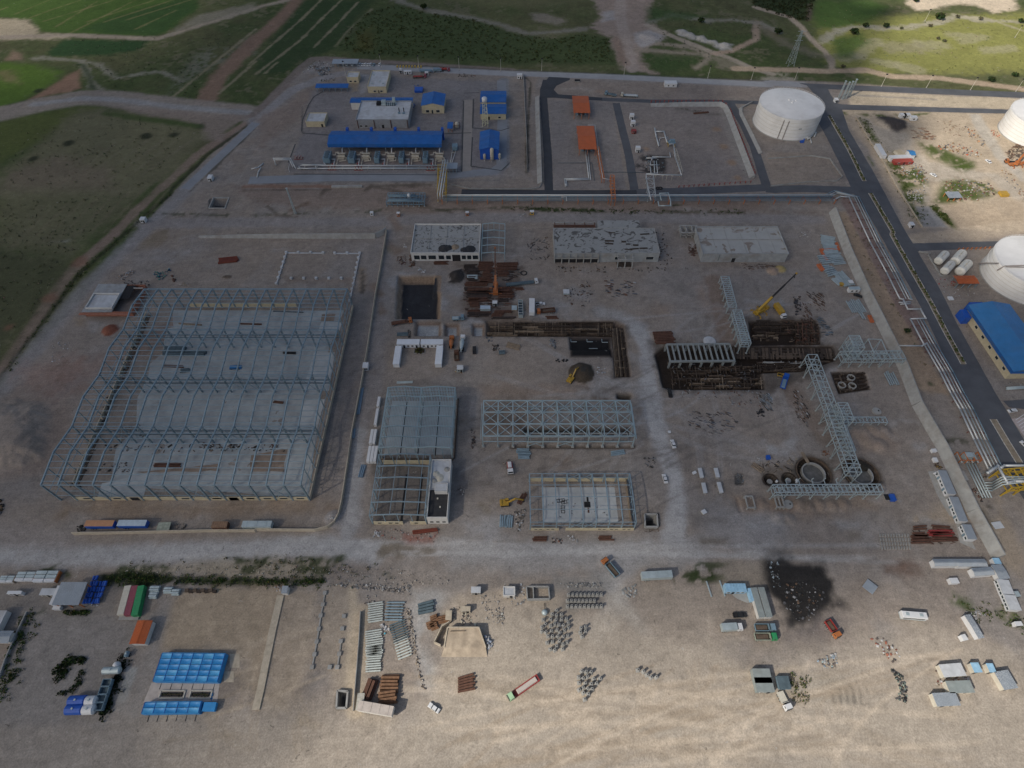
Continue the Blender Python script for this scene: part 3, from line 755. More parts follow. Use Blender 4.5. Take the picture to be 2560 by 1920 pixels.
class MB:
 def __init__(s):
  s.v,s.f,s.c,s.col=[],[],[],None
 def add(s,vs,fs):
  o=len(s.v)
  s.v+=[tuple(p)for p in vs]
  s.f+=[tuple(i+o for i in f)for f in fs]
  s.c+=[s.col]*len(fs)
  return s
 def box(s,cx,cy,z0,sx,sy,sz,rz=0.0,tx=1.0,ty=1.0,dx=0.0):
  c,n=math.cos(rz),math.sin(rz)
  vs=[]
  for z,ax,ay,d in((z0,1,1,0),(z0+sz,tx,ty,dx)):
   for i,j in((-1,-1),(1,-1),(1,1),(-1,1)):
    x,y=i*sx/2*ax+d,j*sy/2*ay
    vs.append((cx+x*c-y*n,cy+x*n+y*c,z))
  return s.add(vs,[(3,2,1,0),(4,5,6,7),(0,1,5,4),(1,2,6,5),(2,3,7,6),(3,0,4,7)])
 def bar(s,a,b,w,h=None):
  a,b=Vector(a),Vector(b)
  h=h or w
  d=b-a
  if d.length<1e-6:
   return s
  d.normalize()
  up=Vector((0,0,1))if abs(d.z)<.95 else Vector((1,0,0))
  r=d.cross(up).normalized()*(w/2)
  u=r.cross(d).normalized()*(h/2)
  vs=[p+i*r+j*u for p in(a,b)for i,j in((-1,-1),(1,-1),(1,1),(-1,1))]
  return s.add(vs,[(0,1,2,3),(7,6,5,4),(0,4,5,1),(1,5,6,2),(2,6,7,3),(3,7,4,0)])
 def cyl(s,a,b,r,n=8,r2=None):
  a,b=Vector(a),Vector(b)
  r2=r if r2 is None else r2
  d=(b-a).normalized()
  up=Vector((0,0,1))if abs(d.z)<.95 else Vector((1,0,0))
  e=d.cross(up).normalized()
  g=e.cross(d)
  vs=[p+(e*math.cos(2*PI*k/n)+g*math.sin(2*PI*k/n))*rr for p,rr in((a,r),(b,r2))for k in range(n)]
  fs=[(k,(k+1)%n,n+(k+1)%n,n+k)for k in range(n)]+[tuple(range(n-1,-1,-1)),tuple(range(n,2*n))]
  return s.add(vs,fs)
 def tube(s,pts,r,n=6):
  for i in range(len(pts)-1):
   a,b=Vector(pts[i]),Vector(pts[i+1])
   d=(b-a).normalized()*r*.7
   s.cyl(a-(d if i else d*0),b+(d if i<len(pts)-2 else d*0),r,n)
  return s
 def prism(s,P,z0,z1):
  n=len(P)
  ar=sum(P[i][0]*P[(i+1)%n][1]-P[(i+1)%n][0]*P[i][1]for i in range(n))
  P=list(P)if ar>0 else list(P)[::-1]
  vs=[(p[0],p[1],z0)for p in P]+[(p[0],p[1],z1)for p in P]
  return s.add(vs,[tuple(range(n-1,-1,-1)),tuple(range(n,2*n))]+[(k,(k+1)%n,n+(k+1)%n,n+k)for k in range(n)])
 def lathe(s,cx,cy,prof,n=24,close=True):
  m=len(prof)
  vs=[(cx+r*math.cos(2*PI*k/n),cy+r*math.sin(2*PI*k/n),z)for r,z in prof for k in range(n)]
  fs=[(i*n+k,i*n+(k+1)%n,(i+1)*n+(k+1)%n,(i+1)*n+k)for i in range(m-1)for k in range(n)]
  if close:
   fs+=[tuple(range(n-1,-1,-1)),tuple(range((m-1)*n,m*n))]
  return s.add(vs,fs)
 def bd(s,name,material,par=None,world=False,smooth=False):
  me=bpy.data.meshes.new(name)
  vs=s.v
  if world and par is not None:
   L=par.location
   vs=[(x-L.x,y-L.y,z-L.z)for x,y,z in vs]
  me.from_pydata(vs,[],s.f)
  if any(c is not None for c in s.c):
   a=me.attributes.new('Col','FLOAT_COLOR','FACE')
   a.data.foreach_set('color',np.array([(c or(.3,.3,.3))+(1,)for c in s.c],dtype=np.float32).ravel())
  if smooth:
   me.polygons.foreach_set('use_smooth',np.ones(len(me.polygons),bool))
  me.materials.append(material)
  o=bpy.data.objects.new(name,me)
  COL.objects.link(o)
  if par is not None:
   o.parent=par
  return o
def thg(name,label,cat,loc=(0,0,0),rz=0.0,group=None):
 o=bpy.data.objects.new(name,None)
 o.empty_display_size=.5
 o.location=loc
 o.rotation_euler=(0,0,rz)
 o['label']=label
 o['category']=cat
 if group:
  o['group']=group
 COL.objects.link(o)
 return o
def tag(o,label,cat=None,group=None,kind=None):
 o['label']=label
 if cat:
  o['category']=cat
 if group:
  o['group']=group
 if kind:
  o['kind']=kind
 return o
def copy_tree(o,loc=None,rz=None,label=None,group=None,par=None):
 c=o.copy()
 COL.objects.link(c)
 if par is not None:
  c.parent=par
 else:
  if loc is not None:
   c.location=loc
  if rz is not None:
   c.rotation_euler=(0,0,rz)
  if label:
   c['label']=label
  if group:
   c['group']=group
 for ch in o.children:
  copy_tree(ch,par=c)
 return c
def ang(a,b):
 return math.atan2(b[1]-a[1],b[0]-a[0])
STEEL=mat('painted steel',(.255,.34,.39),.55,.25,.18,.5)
SD=mat('weathered steel',(.10,.14,.16),.6,.2,.25,.5)
GALV=mat('galvanised steel',(.44,.51,.52),.5,.35,.15,.4)
PIPEW=mat('pipe lagging',(.54,.56,.56),.45,.3,.10,.4)
PIPET=mat('primed pipe',(.52,.47,.38),.6,.1,.15,.5)
CONC=mat('concrete',(.335,.335,.32),.9,0,.16,.35,.45,bump=.2)
CONCD=mat('fresh concrete',(.325,.34,.345),.9,0,.18,.3,.55,bump=.2)
CREAM=mat('cream brick',(.54,.47,.32),.9,0,.10,.8,.25)
WHITEW=mat('white wall',(.62,.61,.58),.8,0,.08,.5,.2)
WHITE=mat('white paint',(.64,.65,.66),.4,0,.05,.5,.12)
TANKW=mat('tank paint',(.74,.735,.72),.5,0,.06,.15,.22)
BLUEX=mat('blue roof sheet',(.018,.125,.40),.5,.1,.16,.3,.16,ribs=('X',6.0,.5))
BLUEY=mat('blue roof sheet crosswise',(.018,.125,.40),.5,.1,.16,.3,.16,ribs=('Y',6.0,.5))
BLUEL=mat('light blue roof sheet',(.05,.225,.50),.5,.1,.12,.2,.14,ribs=('Y',5.0,.5))
ORNX=mat('orange roof sheet',(.50,.115,.03),.5,.05,.10,.3,.10,ribs=('X',6.0,.5))
GRF=mat('grey roof sheet',(.36,.40,.44),.45,.35,.08,.3,.15,ribs=('X',5.0,.5))
LR=mat('white roof membrane',(.50,.52,.54),.8,0,.14,.35,.35)
BLACKR=mat('bitumen roof',(.028,.029,.032),.8,0,.25,.5,.10)
YELSTEEL=mat('yellow steel',(.50,.33,.035),.5,.1,.12,.6)
ORNSTEEL=mat('orange steel',(.50,.17,.055),.55,.1,.15,.6)
YELLOW=mat('yellow machine paint',(.43,.265,.035),.45,0,.15,.8,.25)
ORANGE=mat('orange machine paint',(.38,.13,.04),.45,0,.15,.8,.25)
REDP=mat('red paint',(.27,.04,.035),.5,0,.12,.8,.15)
BLUEP=mat('blue paint',(.015,.09,.42),.45,0,.10,.8,.12)
GREENP=mat('green paint',(.03,.26,.10),.5,0,.12,.8,.15)
MAROON=mat('maroon paint',(.24,.06,.085),.55,0,.12,.8,.15)
BEIGE=mat('beige paint',(.55,.52,.44),.6,0,.10,.8,.2)
DARK=mat('dark rubber',(.022,.022,.024),.8,0,.2,1)
GLASS=mat('dark glass',(.02,.028,.035),.15,0,.1,1,spec=.6)
HOLE=mat('unlit opening',(.018,.018,.02),.9,0,.2,.6)
RUST=mat('rusty steel',(.115,.056,.037),.8,.1,.35,.7)
TIMBER=mat('formwork timber',(.11,.08,.058),.9,0,.40,.6,.2)
TL=mat('pale timber',(.25,.195,.14),.9,0,.3,.6)
TD=mat('oiled formwork',(.052,.038,.029),.85,0,.40,.5)
BRICK=mat('red brick',(.34,.145,.095),.9,0,.20,.6,.2)
ASPH=mat('asphalt',(.096,.101,.112),.85,0,.2,.10,.07)
ASPHN=mat('fresh asphalt',(.052,.056,.064),.85,0,.2,.12,.10)
ATTR=mat('assorted scrap',rough=.75,var=.25,scale=.8,attr='Col')
STONE=mat('rubble stone',(.46,.40,.31),.95,0,.2,.7)
LEAF=mat('leaves',rough=.9,var=.3,scale=.5,attr='Col',spec=.1)
GREYBLUE=mat('grey-blue machine paint',(.18,.27,.33),.5,.1,.15,.7,.15)
TARPB=mat('blue tarpaulin',(.035,.26,.58),.45,0,.12,.5,bump=.3)
def frame4(pts,h):
 tl,tr,br,bl=[Vector(p)for p in pts]
 a=ang((bl+tl)/2,(br+tr)/2)
 w=(((br-bl).xy).length+((tr-tl).xy).length)/2
 u=Vector((math.cos(a),math.sin(a)))
 v=Vector((-u.y,u.x))
 c=(tl+tr+br+bl)/4
 d=abs(((tl+tr)/2-(bl+br)/2).xy.dot(v))
 o=c.xy-u*w/2-v*d/2
 return Vector((o.x,o.y,0)),a,w,d
def openings(t,w,d,wins=(),doors=(),zw=(1.0,2.1),face='f',wallmat=None):
 def place(m,u0,u1,z0,z1,out):
  if face=='f':
   m.box((u0+u1)/2,-out/2-.01,z0,u1-u0,out,z1-z0)
  elif face=='l':
   m.box(-out/2-.01,(u0+u1)/2,z0,out,u1-u0,z1-z0)
  else:
   m.box(w+out/2+.01,(u0+u1)/2,z0,out,u1-u0,z1-z0)
  return m
 for u0,u1 in wins:
  f=place(MB(),u0-.12,u1+.12,zw[0]-.12,zw[1]+.12,.06).bd('window',WHITEW,t)
  place(MB(),u0,u1,zw[0],zw[1],.10).bd('pane',GLASS,f)
 for u0,u1,zt in doors:
  place(MB(),u0,u1,.02,zt,.09).bd('door',HOLE,t)
def fb(name,label,pts,h,wm=CREAM,rm=LR,par=.5,wins=(),doors=(),zw=(1.0,2.1),cat='building',group=None):
 o,a,w,d=frame4(pts,h)
 t=thg(name,label,cat,o,a,group)
 MB().box(w/2,.12,0,w,.24,h).bd('wall',wm,t)
 MB().box(w/2,d-.12,0,w,.24,h).bd('wall',wm,t)
 MB().box(.12,d/2,0,.24,d-.48,h).bd('wall',wm,t)
 MB().box(w-.12,d/2,0,.24,d-.48,h).bd('wall',wm,t)
 MB().box(w/2,d/2,h-.35,w-.5,d-.5,.3).bd('roof',rm,t)
 if par:
  p=MB()
  for cx,cy,sx,sy in((w/2,.0,w+.3,.35),(w/2,d,w+.3,.35),(0,d/2,.35,d-.4),(w,d/2,.35,d-.4)):
   p.box(cx,cy,h,sx,sy,par)
  p.bd('parapet',wm if par>.2 else CONC,t)
 openings(t,w,d,[(x0*w,x1*w)for x0,x1 in wins],[(x0*w,x1*w,z)for x0,x1,z in doors],zw)
 return t,w,d
def gb(name,label,pts,h,rise,axis='u',wm=CREAM,rm=BLUEX,over=.5,wins=(),doors=(),posts=0,fascia=0,cat='building',zw=(1.0,2.2),group=None,side=()):
 o,a,w,d=frame4(pts,h)
 t=thg(name,label,cat,o,a,group)
 if posts:
  for i in range(posts):
   for v in(.4,d-.4):
    u=.4+(w-.8)*i/(posts-1)
    MB().bar((u,v,0),(u,v,h),.3).bd('post',STEEL if posts>3 else ORNSTEEL,t)
 else:
  for v in(.12,d-.12):
   m=MB().box(w/2,v,0,w,.24,h)
   if axis=='v' and rise:
    m.add([(0,v-.12,h),(w,v-.12,h),(w/2,v-.12,h+rise),(0,v+.12,h),(w,v+.12,h),(w/2,v+.12,h+rise)],[(0,1,2),(5,4,3),(0,2,5,3),(1,4,5,2)])
   m.bd('wall',wm,t)
  for u in(.12,w-.12):
   m=MB().box(u,d/2,0,.24,d-.48,h)
   if axis=='u' and rise:
    m.add([(u-.12,0,h),(u-.12,d,h),(u-.12,d/2,h+rise),(u+.12,0,h),(u+.12,d,h),(u+.12,d/2,h+rise)],[(2,1,0),(3,4,5),(0,3,5,2),(1,2,5,4)])
   m.bd('wall',wm,t)
 th=.15
 def slope(P):
  vs=[Vector(p)for p in P]
  MB().add([p+Vector((0,0,th))for p in vs]+vs,[(0,1,2,3),(7,6,5,4),(0,4,5,1),(1,5,6,2),(2,6,7,3),(3,7,4,0)]).bd('roof_slope',rm,t)
 hz=h+.03
 if not rise:
  slope([(-over,-over,hz),(w+over,-over,hz),(w+over,d+over,hz+.4),(-over,d+over,hz+.4)])
 elif axis=='u':
  k=rise*over/(d/2)
  slope([(-over,-over,hz-k),(w+over,-over,hz-k),(w+over,d/2,hz+rise),(-over,d/2,hz+rise)])
  slope([(-over,d/2+.01,hz+rise),(w+over,d/2+.01,hz+rise),(w+over,d+over,hz-k),(-over,d+over,hz-k)])
  MB().bar((-over,d/2,hz+rise+th),(w+over,d/2,hz+rise+th),.5,.08).bd('ridge_cap',rm,t)
 else:
  k=rise*over/(w/2)
  slope([(-over,-over,hz-k),(w/2,-over,hz+rise),(w/2,d+over,hz+rise),(-over,d+over,hz-k)])
  slope([(w/2+.01,-over,hz+rise),(w+over,-over,hz-k),(w+over,d+over,hz-k),(w/2+.01,d+over,hz+rise)])
  MB().bar((w/2,-over,hz+rise+th),(w/2,d+over,hz+rise+th),.5,.08).bd('ridge_cap',rm,t)
 if fascia:
  MB().box(w/2,-over+.08,h-fascia,w+2*over,.12,fascia-.15).bd('fascia',rm,t)
 openings(t,w,d,[(x0*w,x1*w)for x0,x1 in wins],[(x0*w,x1*w,z)for x0,x1,z in doors],zw)
 if side:
  openings(t,w,d,[(x0*d,x1*d)for x0,x1 in side],(),zw,'l')
 return t,w,d
def cabin(label,pts,h=2.7,body=WHITE,roof=WHITE,name='site_cabin',wins=2,cat='cabin',group=None,doors=1,face='f',ribs=False):
 o,a,w,d=frame4(pts,h)
 t=thg(name,label,cat,o,a,group)
 MB().box(w/2,d/2,.25,w,d,h-.25).bd('body',body,t)
 MB().box(w/2,d/2,h,w+.16,d+.16,.14).bd('roof',roof,t)
 MB().box(w/2,d/2,.02,w-.4,d-.4,.23).bd('skid',DARK,t)
 L=w if face=='f' else d
 if wins or doors:
  n=wins+doors
  sp=L/(n+.4)
  ws,ds=[],[]
  for i in range(n):
   c=sp*(i+.7)
   (ds if(i%3==1 and len(ds)<doors)else ws).append(c)
  openings(t,w,d,[(c-.5,c+.5)for c in ws],[(c-.45,c+.45,2.1)for c in ds],(1.1,2.0),face)
 if ribs:
  for i in range(int(w/1.2)):
   MB().box(.6+i*1.2,d/2,h+.14,.18,d,.1).bd('roof_rib',roof,t)
 return t
def rect(t,x0,y0,x1,y1,z=0.0):
 return[q(t,x0,y0,z),q(t,x1,y0,z),q(t,x1,y1,z),q(t,x0,y1,z)]
def quad(txt,z=0.0):
 return qs(txt,z)
def seg_rect(a,b,wd):
 a,b=Vector((a[0],a[1],0)),Vector((b[0],b[1],0))
 if b.x<a.x:
  a,b=b,a
 u=(b-a).normalized()
 v=Vector((-u.y,u.x,0))*wd
 return[a+v,b+v,b,a]
def portal(t,M,prof,vs,cols,w=.42,pur=5,purw=.16,colw=.45,base=0.0,mtl=STEEL,eaves=True,colm=None):
 for v in vs:
  for(u0,z0),(u1,z1)in zip(prof,prof[1:]):
   MB().bar(M(u0,v,z0),M(u1,v,z1),w*.75,w*1.25).bd('rafter',mtl,t)
  for u,z in cols:
   MB().bar(M(u,v,base),M(u,v,z),colw).bd('column',colm or mtl,t)
 for(u0,z0),(u1,z1)in zip(prof,prof[1:]):
  for k in range(pur):
   f=(k+.5)/pur
   MB().bar(M(u0+(u1-u0)*f,vs[0],z0+(z1-z0)*f+w*.7),M(u0+(u1-u0)*f,vs[-1],z0+(z1-z0)*f+w*.7),purw).bd('purlin',mtl,t)
 if eaves:
  for u,z in cols:
   MB().bar(M(u,vs[0],z),M(u,vs[-1],z),purw*1.6).bd('eave_beam',mtl,t)
def xbrace(t,M,u0,u1,v0,v1,z0,z1,w=.16,mtl=STEEL,name='brace'):
 MB().bar(M(u0,v0,z0),M(u1,v1,z1),w).bd(name,mtl,t)
 MB().bar(M(u0,v0,z1),M(u1,v1,z0),w).bd(name,mtl,t)
def rack(name,label,a,b,wd,h,nb,levels=(1.0,),mtl=GALV,w=.32,top=True,side=True,z0=0.0,cat='pipe rack',foot=True,cross=2,ground=0.0):
 a,b=Vector((a[0],a[1],0)),Vector((b[0],b[1],0))
 L,an=(b-a).length,ang(a,b)
 t=thg(name,label,cat,a,an)
 for i in range(nb+1):
  x=L*i/nb
  for s in(-1,1):
   MB().bar((x,s*wd/2,z0),(x,s*wd/2,h),w).bd('column',mtl,t)
   if foot:
    MB().box(x,s*wd/2,ground-.05,.9,.9,z0-ground+.35).bd('footing',CONC,t)
 for lv in levels:
  z=z0+(h-z0)*lv
  for s in(-1,1):
   MB().bar((0,s*wd/2,z),(L,s*wd/2,z),w).bd('longitudinal_beam',mtl,t)
  for i in range(nb*cross+1):
   x=L*i/(nb*cross)
   MB().bar((x,-wd/2,z),(x,wd/2,z),w*.8).bd('cross_beam',mtl,t)
 if top:
  for i in range(nb):
   x0,x1=L*i/nb,L*(i+1)/nb
   s=1 if i%2 else-1
   MB().bar((x0,-s*wd/2,h),(x1,s*wd/2,h),w*.5).bd('brace',mtl,t)
 if side:
  for i in range(0,nb,2):
   x0,x1=L*i/nb,L*(i+1)/nb
   for s in(-1,1):
    MB().bar((x0,s*wd/2,z0+.3),((x0+x1)/2,s*wd/2,h),w*.5).bd('brace',mtl,t)
    MB().bar((x1,s*wd/2,z0+.3),((x0+x1)/2,s*wd/2,h),w*.5).bd('brace',mtl,t)
 return t
def pr(name,label,runs,mtl=PIPEW,posts=(),pm=ORNSTEEL,cat='pipeline',group=None):
 o=Vector(runs[0][0][0])
 t=thg(name,label,cat,(o.x,o.y,0),0,group)
 for pts,r in runs:
  MB().tube(pts,r,7).bd('pipe',mtl,t,True,True)
  k=MB()
  for p in pts[1:-1]:
   k.lathe(p[0],p[1],[(r*.5,p[2]-r*1.1),(r*1.15,p[2]-r*.5),(r*1.15,p[2]+r*.5),(r*.5,p[2]+r*1.1)],7)
  if k.v:
   k.bd('elbow',mtl,t,True,True)
 for p,h,wd,an in posts:
  m=MB()
  c,s=math.cos(an)*wd/2,math.sin(an)*wd/2
  m.bar((p[0]-c,p[1]-s,0),(p[0]-c,p[1]-s,h),.28)
  m.bar((p[0]+c,p[1]+s,0),(p[0]+c,p[1]+s,h),.28)
  m.bar((p[0]-c,p[1]-s,h-.2),(p[0]+c,p[1]+s,h-.2),.28)
  m.bd('support',pm,t,True)
 return t
def at(p,z):
 return Vector((p[0],p[1],z))
def wr(name,label,pts,h,th,mtl=CONC,cat='wall',panel=6.0,batter=0.0,group=None,z0=-.1):
 o=Vector((pts[0][0],pts[0][1],0))
 t=thg(name,label,cat,o,0,group)
 hs=h if isinstance(h,(list,tuple))else[h]*len(pts)
 for i in range(len(pts)-1):
  a,b=Vector((pts[i][0],pts[i][1],0)),Vector((pts[i+1][0],pts[i+1][1],0))
  L=(b-a).length
  n=max(1,int(round(L/panel)))
  r=(b-a).normalized()
  r=Vector((r.y,-r.x,0))
  for k in range(n):
   f0,f1=k/n,(k+1)/n-(.05/L)
   p0,p1=a.lerp(b,f0),a.lerp(b,f1)
   jit=random.uniform(-.03,.03)
   h0,h1=hs[i]+(hs[i+1]-hs[i])*f0+jit,hs[i]+(hs[i+1]-hs[i])*f1+jit
   vs=[]
   for p,hh in((p0,h0),(p1,h1)):
    vs+=[p+r*(th/2+batter)+Vector((0,0,z0)),p-r*th/2+Vector((0,0,z0)),p-r*th/2+Vector((0,0,hh)),p+r*th/2+Vector((0,0,hh))]
   MB().add(vs,[(0,1,2,3),(7,6,5,4),(0,4,5,1),(1,5,6,2),(2,6,7,3),(3,7,4,0)]).bd('panel',mtl,t,True)
 return t
def sh(name,txt,mtl,z=.05,kind='structure',label=None,jag=0.0):
 P=qs(txt)if isinstance(txt,str)else txt
 pts=[]
 for i,p in enumerate(P):
  r=P[(i+1)%len(P)]
  n=max(1,int((r-p).length/4))
  for k in range(n):
   c=p.lerp(r,k/n)
   pts.append((c.x+random.uniform(-jag,jag),c.y+random.uniform(-jag,jag)))
 me=bpy.data.meshes.new(name)
 import bmesh
 bm=bmesh.new()
 f=bm.faces.new([bm.verts.new((x,y,z))for x,y in pts])
 if f.calc_area()and(f.normal_update()or f.normal.z<0):
  f.normal_flip()
 bmesh.ops.triangulate(bm,faces=[f])
 bm.to_mesh(me)
 bm.free()
 me.materials.append(mtl)
 o=bpy.data.objects.new(name,me)
 if kind:
  o['kind']=kind
 if label:
  o['label']=label
 COL.objects.link(o)
 return o
def strip(name,txt,wd,mtl,z=.06,label=None,jag=.12):
 P=[p for p in qs(txt)]if isinstance(txt,str)else txt
 dense=[]
 for a,b in zip(P,P[1:]):
  n=max(1,int((b-a).length/3))
  dense+=[a.lerp(b,k/n)for k in range(n)]
 dense.append(P[-1])
 m=MB()
 vs=[]
 for i,p in enumerate(dense):
  d=(dense[min(i+1,len(dense)-1)]-dense[max(i-1,0)]).normalized()
  r=Vector((d.y,-d.x,0))
  w2=wd/2
  vs+=[p-r*(w2+random.uniform(-jag,jag))+Vector((0,0,z)),p+r*(w2+random.uniform(-jag,jag))+Vector((0,0,z))]
 m.add(vs,[(2*i,2*i+1,2*i+3,2*i+2)for i in range(len(dense)-1)])
 o=m.bd(name,mtl)
 o['kind']='structure'
 if label:
  o['label']=label
 return o
def lit(label,zone,n,cols,size=(.3,1.4),flat=.3,long=1.0,name='scrap_heap',hmax=.6,angle=None):
 P=[(p.x,p.y)for p in qs(zone)]if isinstance(zone,str)else zone
 xa,ya=[p[0]for p in P],[p[1]for p in P]
 m=MB()
 k=0
 while k<n:
  x,y=random.uniform(min(xa),max(xa)),random.uniform(min(ya),max(ya))
  ins=False
  for i in range(len(P)):
   a,b=P[i],P[(i+1)%len(P)]
   if(a[1]>y)!=(b[1]>y)and x<(b[0]-a[0])*(y-a[1])/(b[1]-a[1])+a[0]:
    ins=not ins
  if not ins:
   k+=.02
   continue
  k+=1
  s=random.uniform(*size)*.68
  c=random.choice(cols)
  f=random.uniform(.55,1.15)
  m.col=tuple(min(.5,v*f)for v in c)
  z=random.uniform(0,hmax)*random.random()
  m.box(x,y,z-.05,s*random.uniform(.6,1.3)*long,s*random.uniform(.4,1.0),max(.08,s*random.uniform(.4,1)*flat)+.05,random.uniform(0,PI)if angle is None else angle+random.gauss(0,.12),random.uniform(.6,1),random.uniform(.6,1))
 o=m.bd(name,ATTR)
 return tag(o,label,None,None,'stuff')
def bun(name,label,a,b,n,r,mtl,gap=1.05,layers=1,square=False,cat='pipes',group=None,piece='pipe',spread=0.0,z0=0.06):
 a,b=Vector((a[0],a[1],0)),Vector((b[0],b[1],0))
 L,an=(b-a).length,ang(a,b)
 t=thg(name,label,cat,a,an,group)
 for k in range(layers):
  for i in range(n-k):
   y=(i+.5*k)*2*r*gap
   dx,dl,da=random.uniform(-.3,.3)*spread,random.uniform(-.6,.3)*spread,random.uniform(-.02,.02)*spread
   z=r+k*r*1.75+z0
   p0,p1=(dx,y,z),(L+dx+dl,y+L*da,z)
   m=MB()
   if square:
    m.bar(p0,p1,r*1.7,r*1.8)
   else:
    m.cyl(p0,p1,r,8)
   m.bd(piece,mtl,t)
 if z0>.1:
  for f in(.2,.8):
   MB().box(L*f,(n-1)*r*gap,0,.25,n*2*r*gap,z0).bd('bearer',TIMBER,t)
 return t
def wheels(t,xs_,y,r,wd=.3):
 for x in xs_:
  for s in(-1,1):
   w=MB().cyl((x,s*y-wd/2,r),(x,s*y+wd/2,r),r,10).bd('wheel',DARK,t)
   MB().cyl((x,s*y-wd/2-.02,r),(x,s*y+wd/2+.02,r),r*.5,8).bd('rim',GALV,w)
def car(label,p,an,body=WHITE,kind='sedan',name='parked_car',group=None):
 t=thg(name,label,'car' if kind!='pickup' else'pickup',at(p,.04),an,group)
 L,W=(4.4,1.72)if kind=='sedan' else(5.1,1.8)
 m=MB().box(0,0,.28,L,W,.42,0,.99,.96)
 m.box(L*.31,0,.70,L*.36,W*.93,.13,0,.9,.9,-.05)
 m.bd('body',body,t)
 if kind=='sedan':
  MB().box(-L*.36,0,.70,L*.24,W*.92,.16,0,.9,.9,.05).bd('boot_lid',body,t)
  g=MB().box(-.25,0,.82,L*.52,W*.9,.46,0,.66,.84).bd('windows',GLASS,t)
  MB().box(-.28,0,1.28,L*.33,W*.76,.06,0,.92,.9).bd('roof',body,t)
  for s in(-1,1):
   MB().bar((L*.0,s*W*.445,.83),(-.08,s*W*.385,1.27),.09).bd('pillar',body,t)
 else:
  MB().box(.25,0,.82,L*.38,W*.9,.5,0,.75,.86).bd('windows',GLASS,t)
  MB().box(.2,0,1.32,L*.28,W*.8,.06).bd('roof',body,t)
  b=MB()
  for s in(-1,1):
   b.box(-L*.33,s*W*.45,.70,L*.32,.1,.36)
  b.box(-L*.49,0,.70,.1,W*.9,.36)
  b.bd('cargo_side',body,t)
  MB().box(-L*.33,0,.705,L*.32,W*.8,.03).bd('cargo_bed',DARK,t)
 MB().box(L/2-.02,0,.34,.16,W*.9,.22).bd('bumper',DARK,t)
 for s in(-1,1):
  MB().box(L/2,s*W*.36,.55,.06,.3,.12).bd('headlight',GALV,t)
 wheels(t,(-L*.29,L*.31),W/2-.12,.32,.22)
 return t
def tk(label,p,an,cabm=ORANGE,bedm=RUST,L=8.0,bed='dump',name='dump_truck',load=None,cat='truck',group=None):
 t=thg(name,label,cat,at(p,.04),an,group)
 W=2.5
 MB().box(0,0,.75,L,.9,.3).bd('chassis',DARK,t)
 c=MB().box(L/2-.95,0,.7,1.9,W,1.15)
 c.box(L/2-.98,0,1.85,1.84,W,.95,0,.84,.9,-.1)
 c.bd('cab',cabm,t)
 MB().box(L/2-.06,0,1.9,.2,W*.86,.7,0,.6,.95,-.1).bd('windscreen',GLASS,t)
 MB().box(L/2+.02,0,.65,.16,W*.96,.4).bd('bumper',DARK,t)
 for s in(-1,1):
  MB().box(L/2-1.1,s*(W/2+.01)*.95,1.95,.8,.06,.55).bd('side_window',GLASS,t)
 bl=L-2.4
 bx=-L/2+bl/2
 if bed=='dump':
  b=MB().box(bx,0,1.06,bl,W,.14)
  for s in(-1,1):
   b.box(bx,s*(W/2-.06),1.2,bl,.12,1.0)
  b.box(bx-bl/2+.06,0,1.2,.12,W-.24,.8)
  b.box(bx+bl/2-.06,0,1.2,.12,W-.24,1.3)
  b.bd('dump_body',bedm,t)
  MB().box(bx,0,1.2,bl-.3,W-.3,.55,0,.75,.7).bd('load',load or TIMBER,t)
  for k in range(4):
   for s in(-1,1):
    MB().box(bx-bl*.38+k*bl*.25,s*(W/2+.03),1.15,.12,.08,1.0).bd('rib',bedm,t)
 elif bed=='flat':
  MB().box(bx,0,1.06,bl,W,.18).bd('flatbed',bedm,t)
  MB().box(bx+bl/2-.05,0,1.24,.1,W,.7).bd('headboard',bedm,t)
  if load:
   MB().box(bx-.2,0,1.24,bl*.8,W*.7,.5,0,.95,.8).bd('load',load,t)
 elif bed=='tank':
  MB().cyl((bx-bl/2,0,2.0),(bx+bl/2,0,2.0),.98,14).bd('tank',bedm,t,smooth=False)
  MB().box(bx,0,2.9,1.2,.6,.2).bd('manhole',DARK,t)
  MB().box(bx,0,1.05,bl,1.2,.3).bd('cradle',DARK,t)
 elif bed=='mixer':
  MB().cyl((bx-bl/2+.2,0,2.35),(bx+bl/6,0,2.1),.65,12,1.2).bd('drum',bedm,t)
  MB().cyl((bx+bl/6,0,2.1),(bx+bl/2-.3,0,1.9),1.2,12,.7).bd('drum',bedm,t)
  MB().bar((bx-bl/2,0,2.6),(bx-bl/2-.8,0,1.4),.5,.2).bd('chute',bedm,t)
  MB().box(bx-bl/2+.4,0,1.05,.4,1.6,1.0).bd('drum_stand',DARK,t)
 elif bed=='box':
  MB().box(bx,0,1.06,bl,W,2.3).bd('cargo_box',bedm,t)
 wheels(t,(L/2-1.3,-L/2+2.3,-L/2+.95),W/2-.2,.5,.35)
 return t
def bus(label,p,an,body=WHITE,stripe=BLUEP,L=11.5,name='parked_bus',cat='bus'):
 t=thg(name,label,cat,at(p,.04),an)
 W=2.5
 MB().box(0,0,.45,L,W,2.2).bd('body',body,t)
 MB().box(0,0,2.65,L,W,.3,0,.97,.86).bd('roof',body,t)
 MB().box(0,0,.5,L+.04,W+.06,.55).bd('stripe',stripe,t)
 for s in(-1,1):
  MB().box(-.2,s*(W/2+.01),1.5,L*.86,.06,.8).bd('side_windows',GLASS,t)
 MB().box(L/2+.01,0,1.3,.08,W*.88,1.1).bd('windscreen',GLASS,t)
 for k in(-.3,.25):
  MB().box(L*k,0,2.95,1.2,1.0,.2).bd('roof_hatch',GALV,t)
 wheels(t,(L*.32,-L*.3),W/2-.18,.48,.3)
 return t
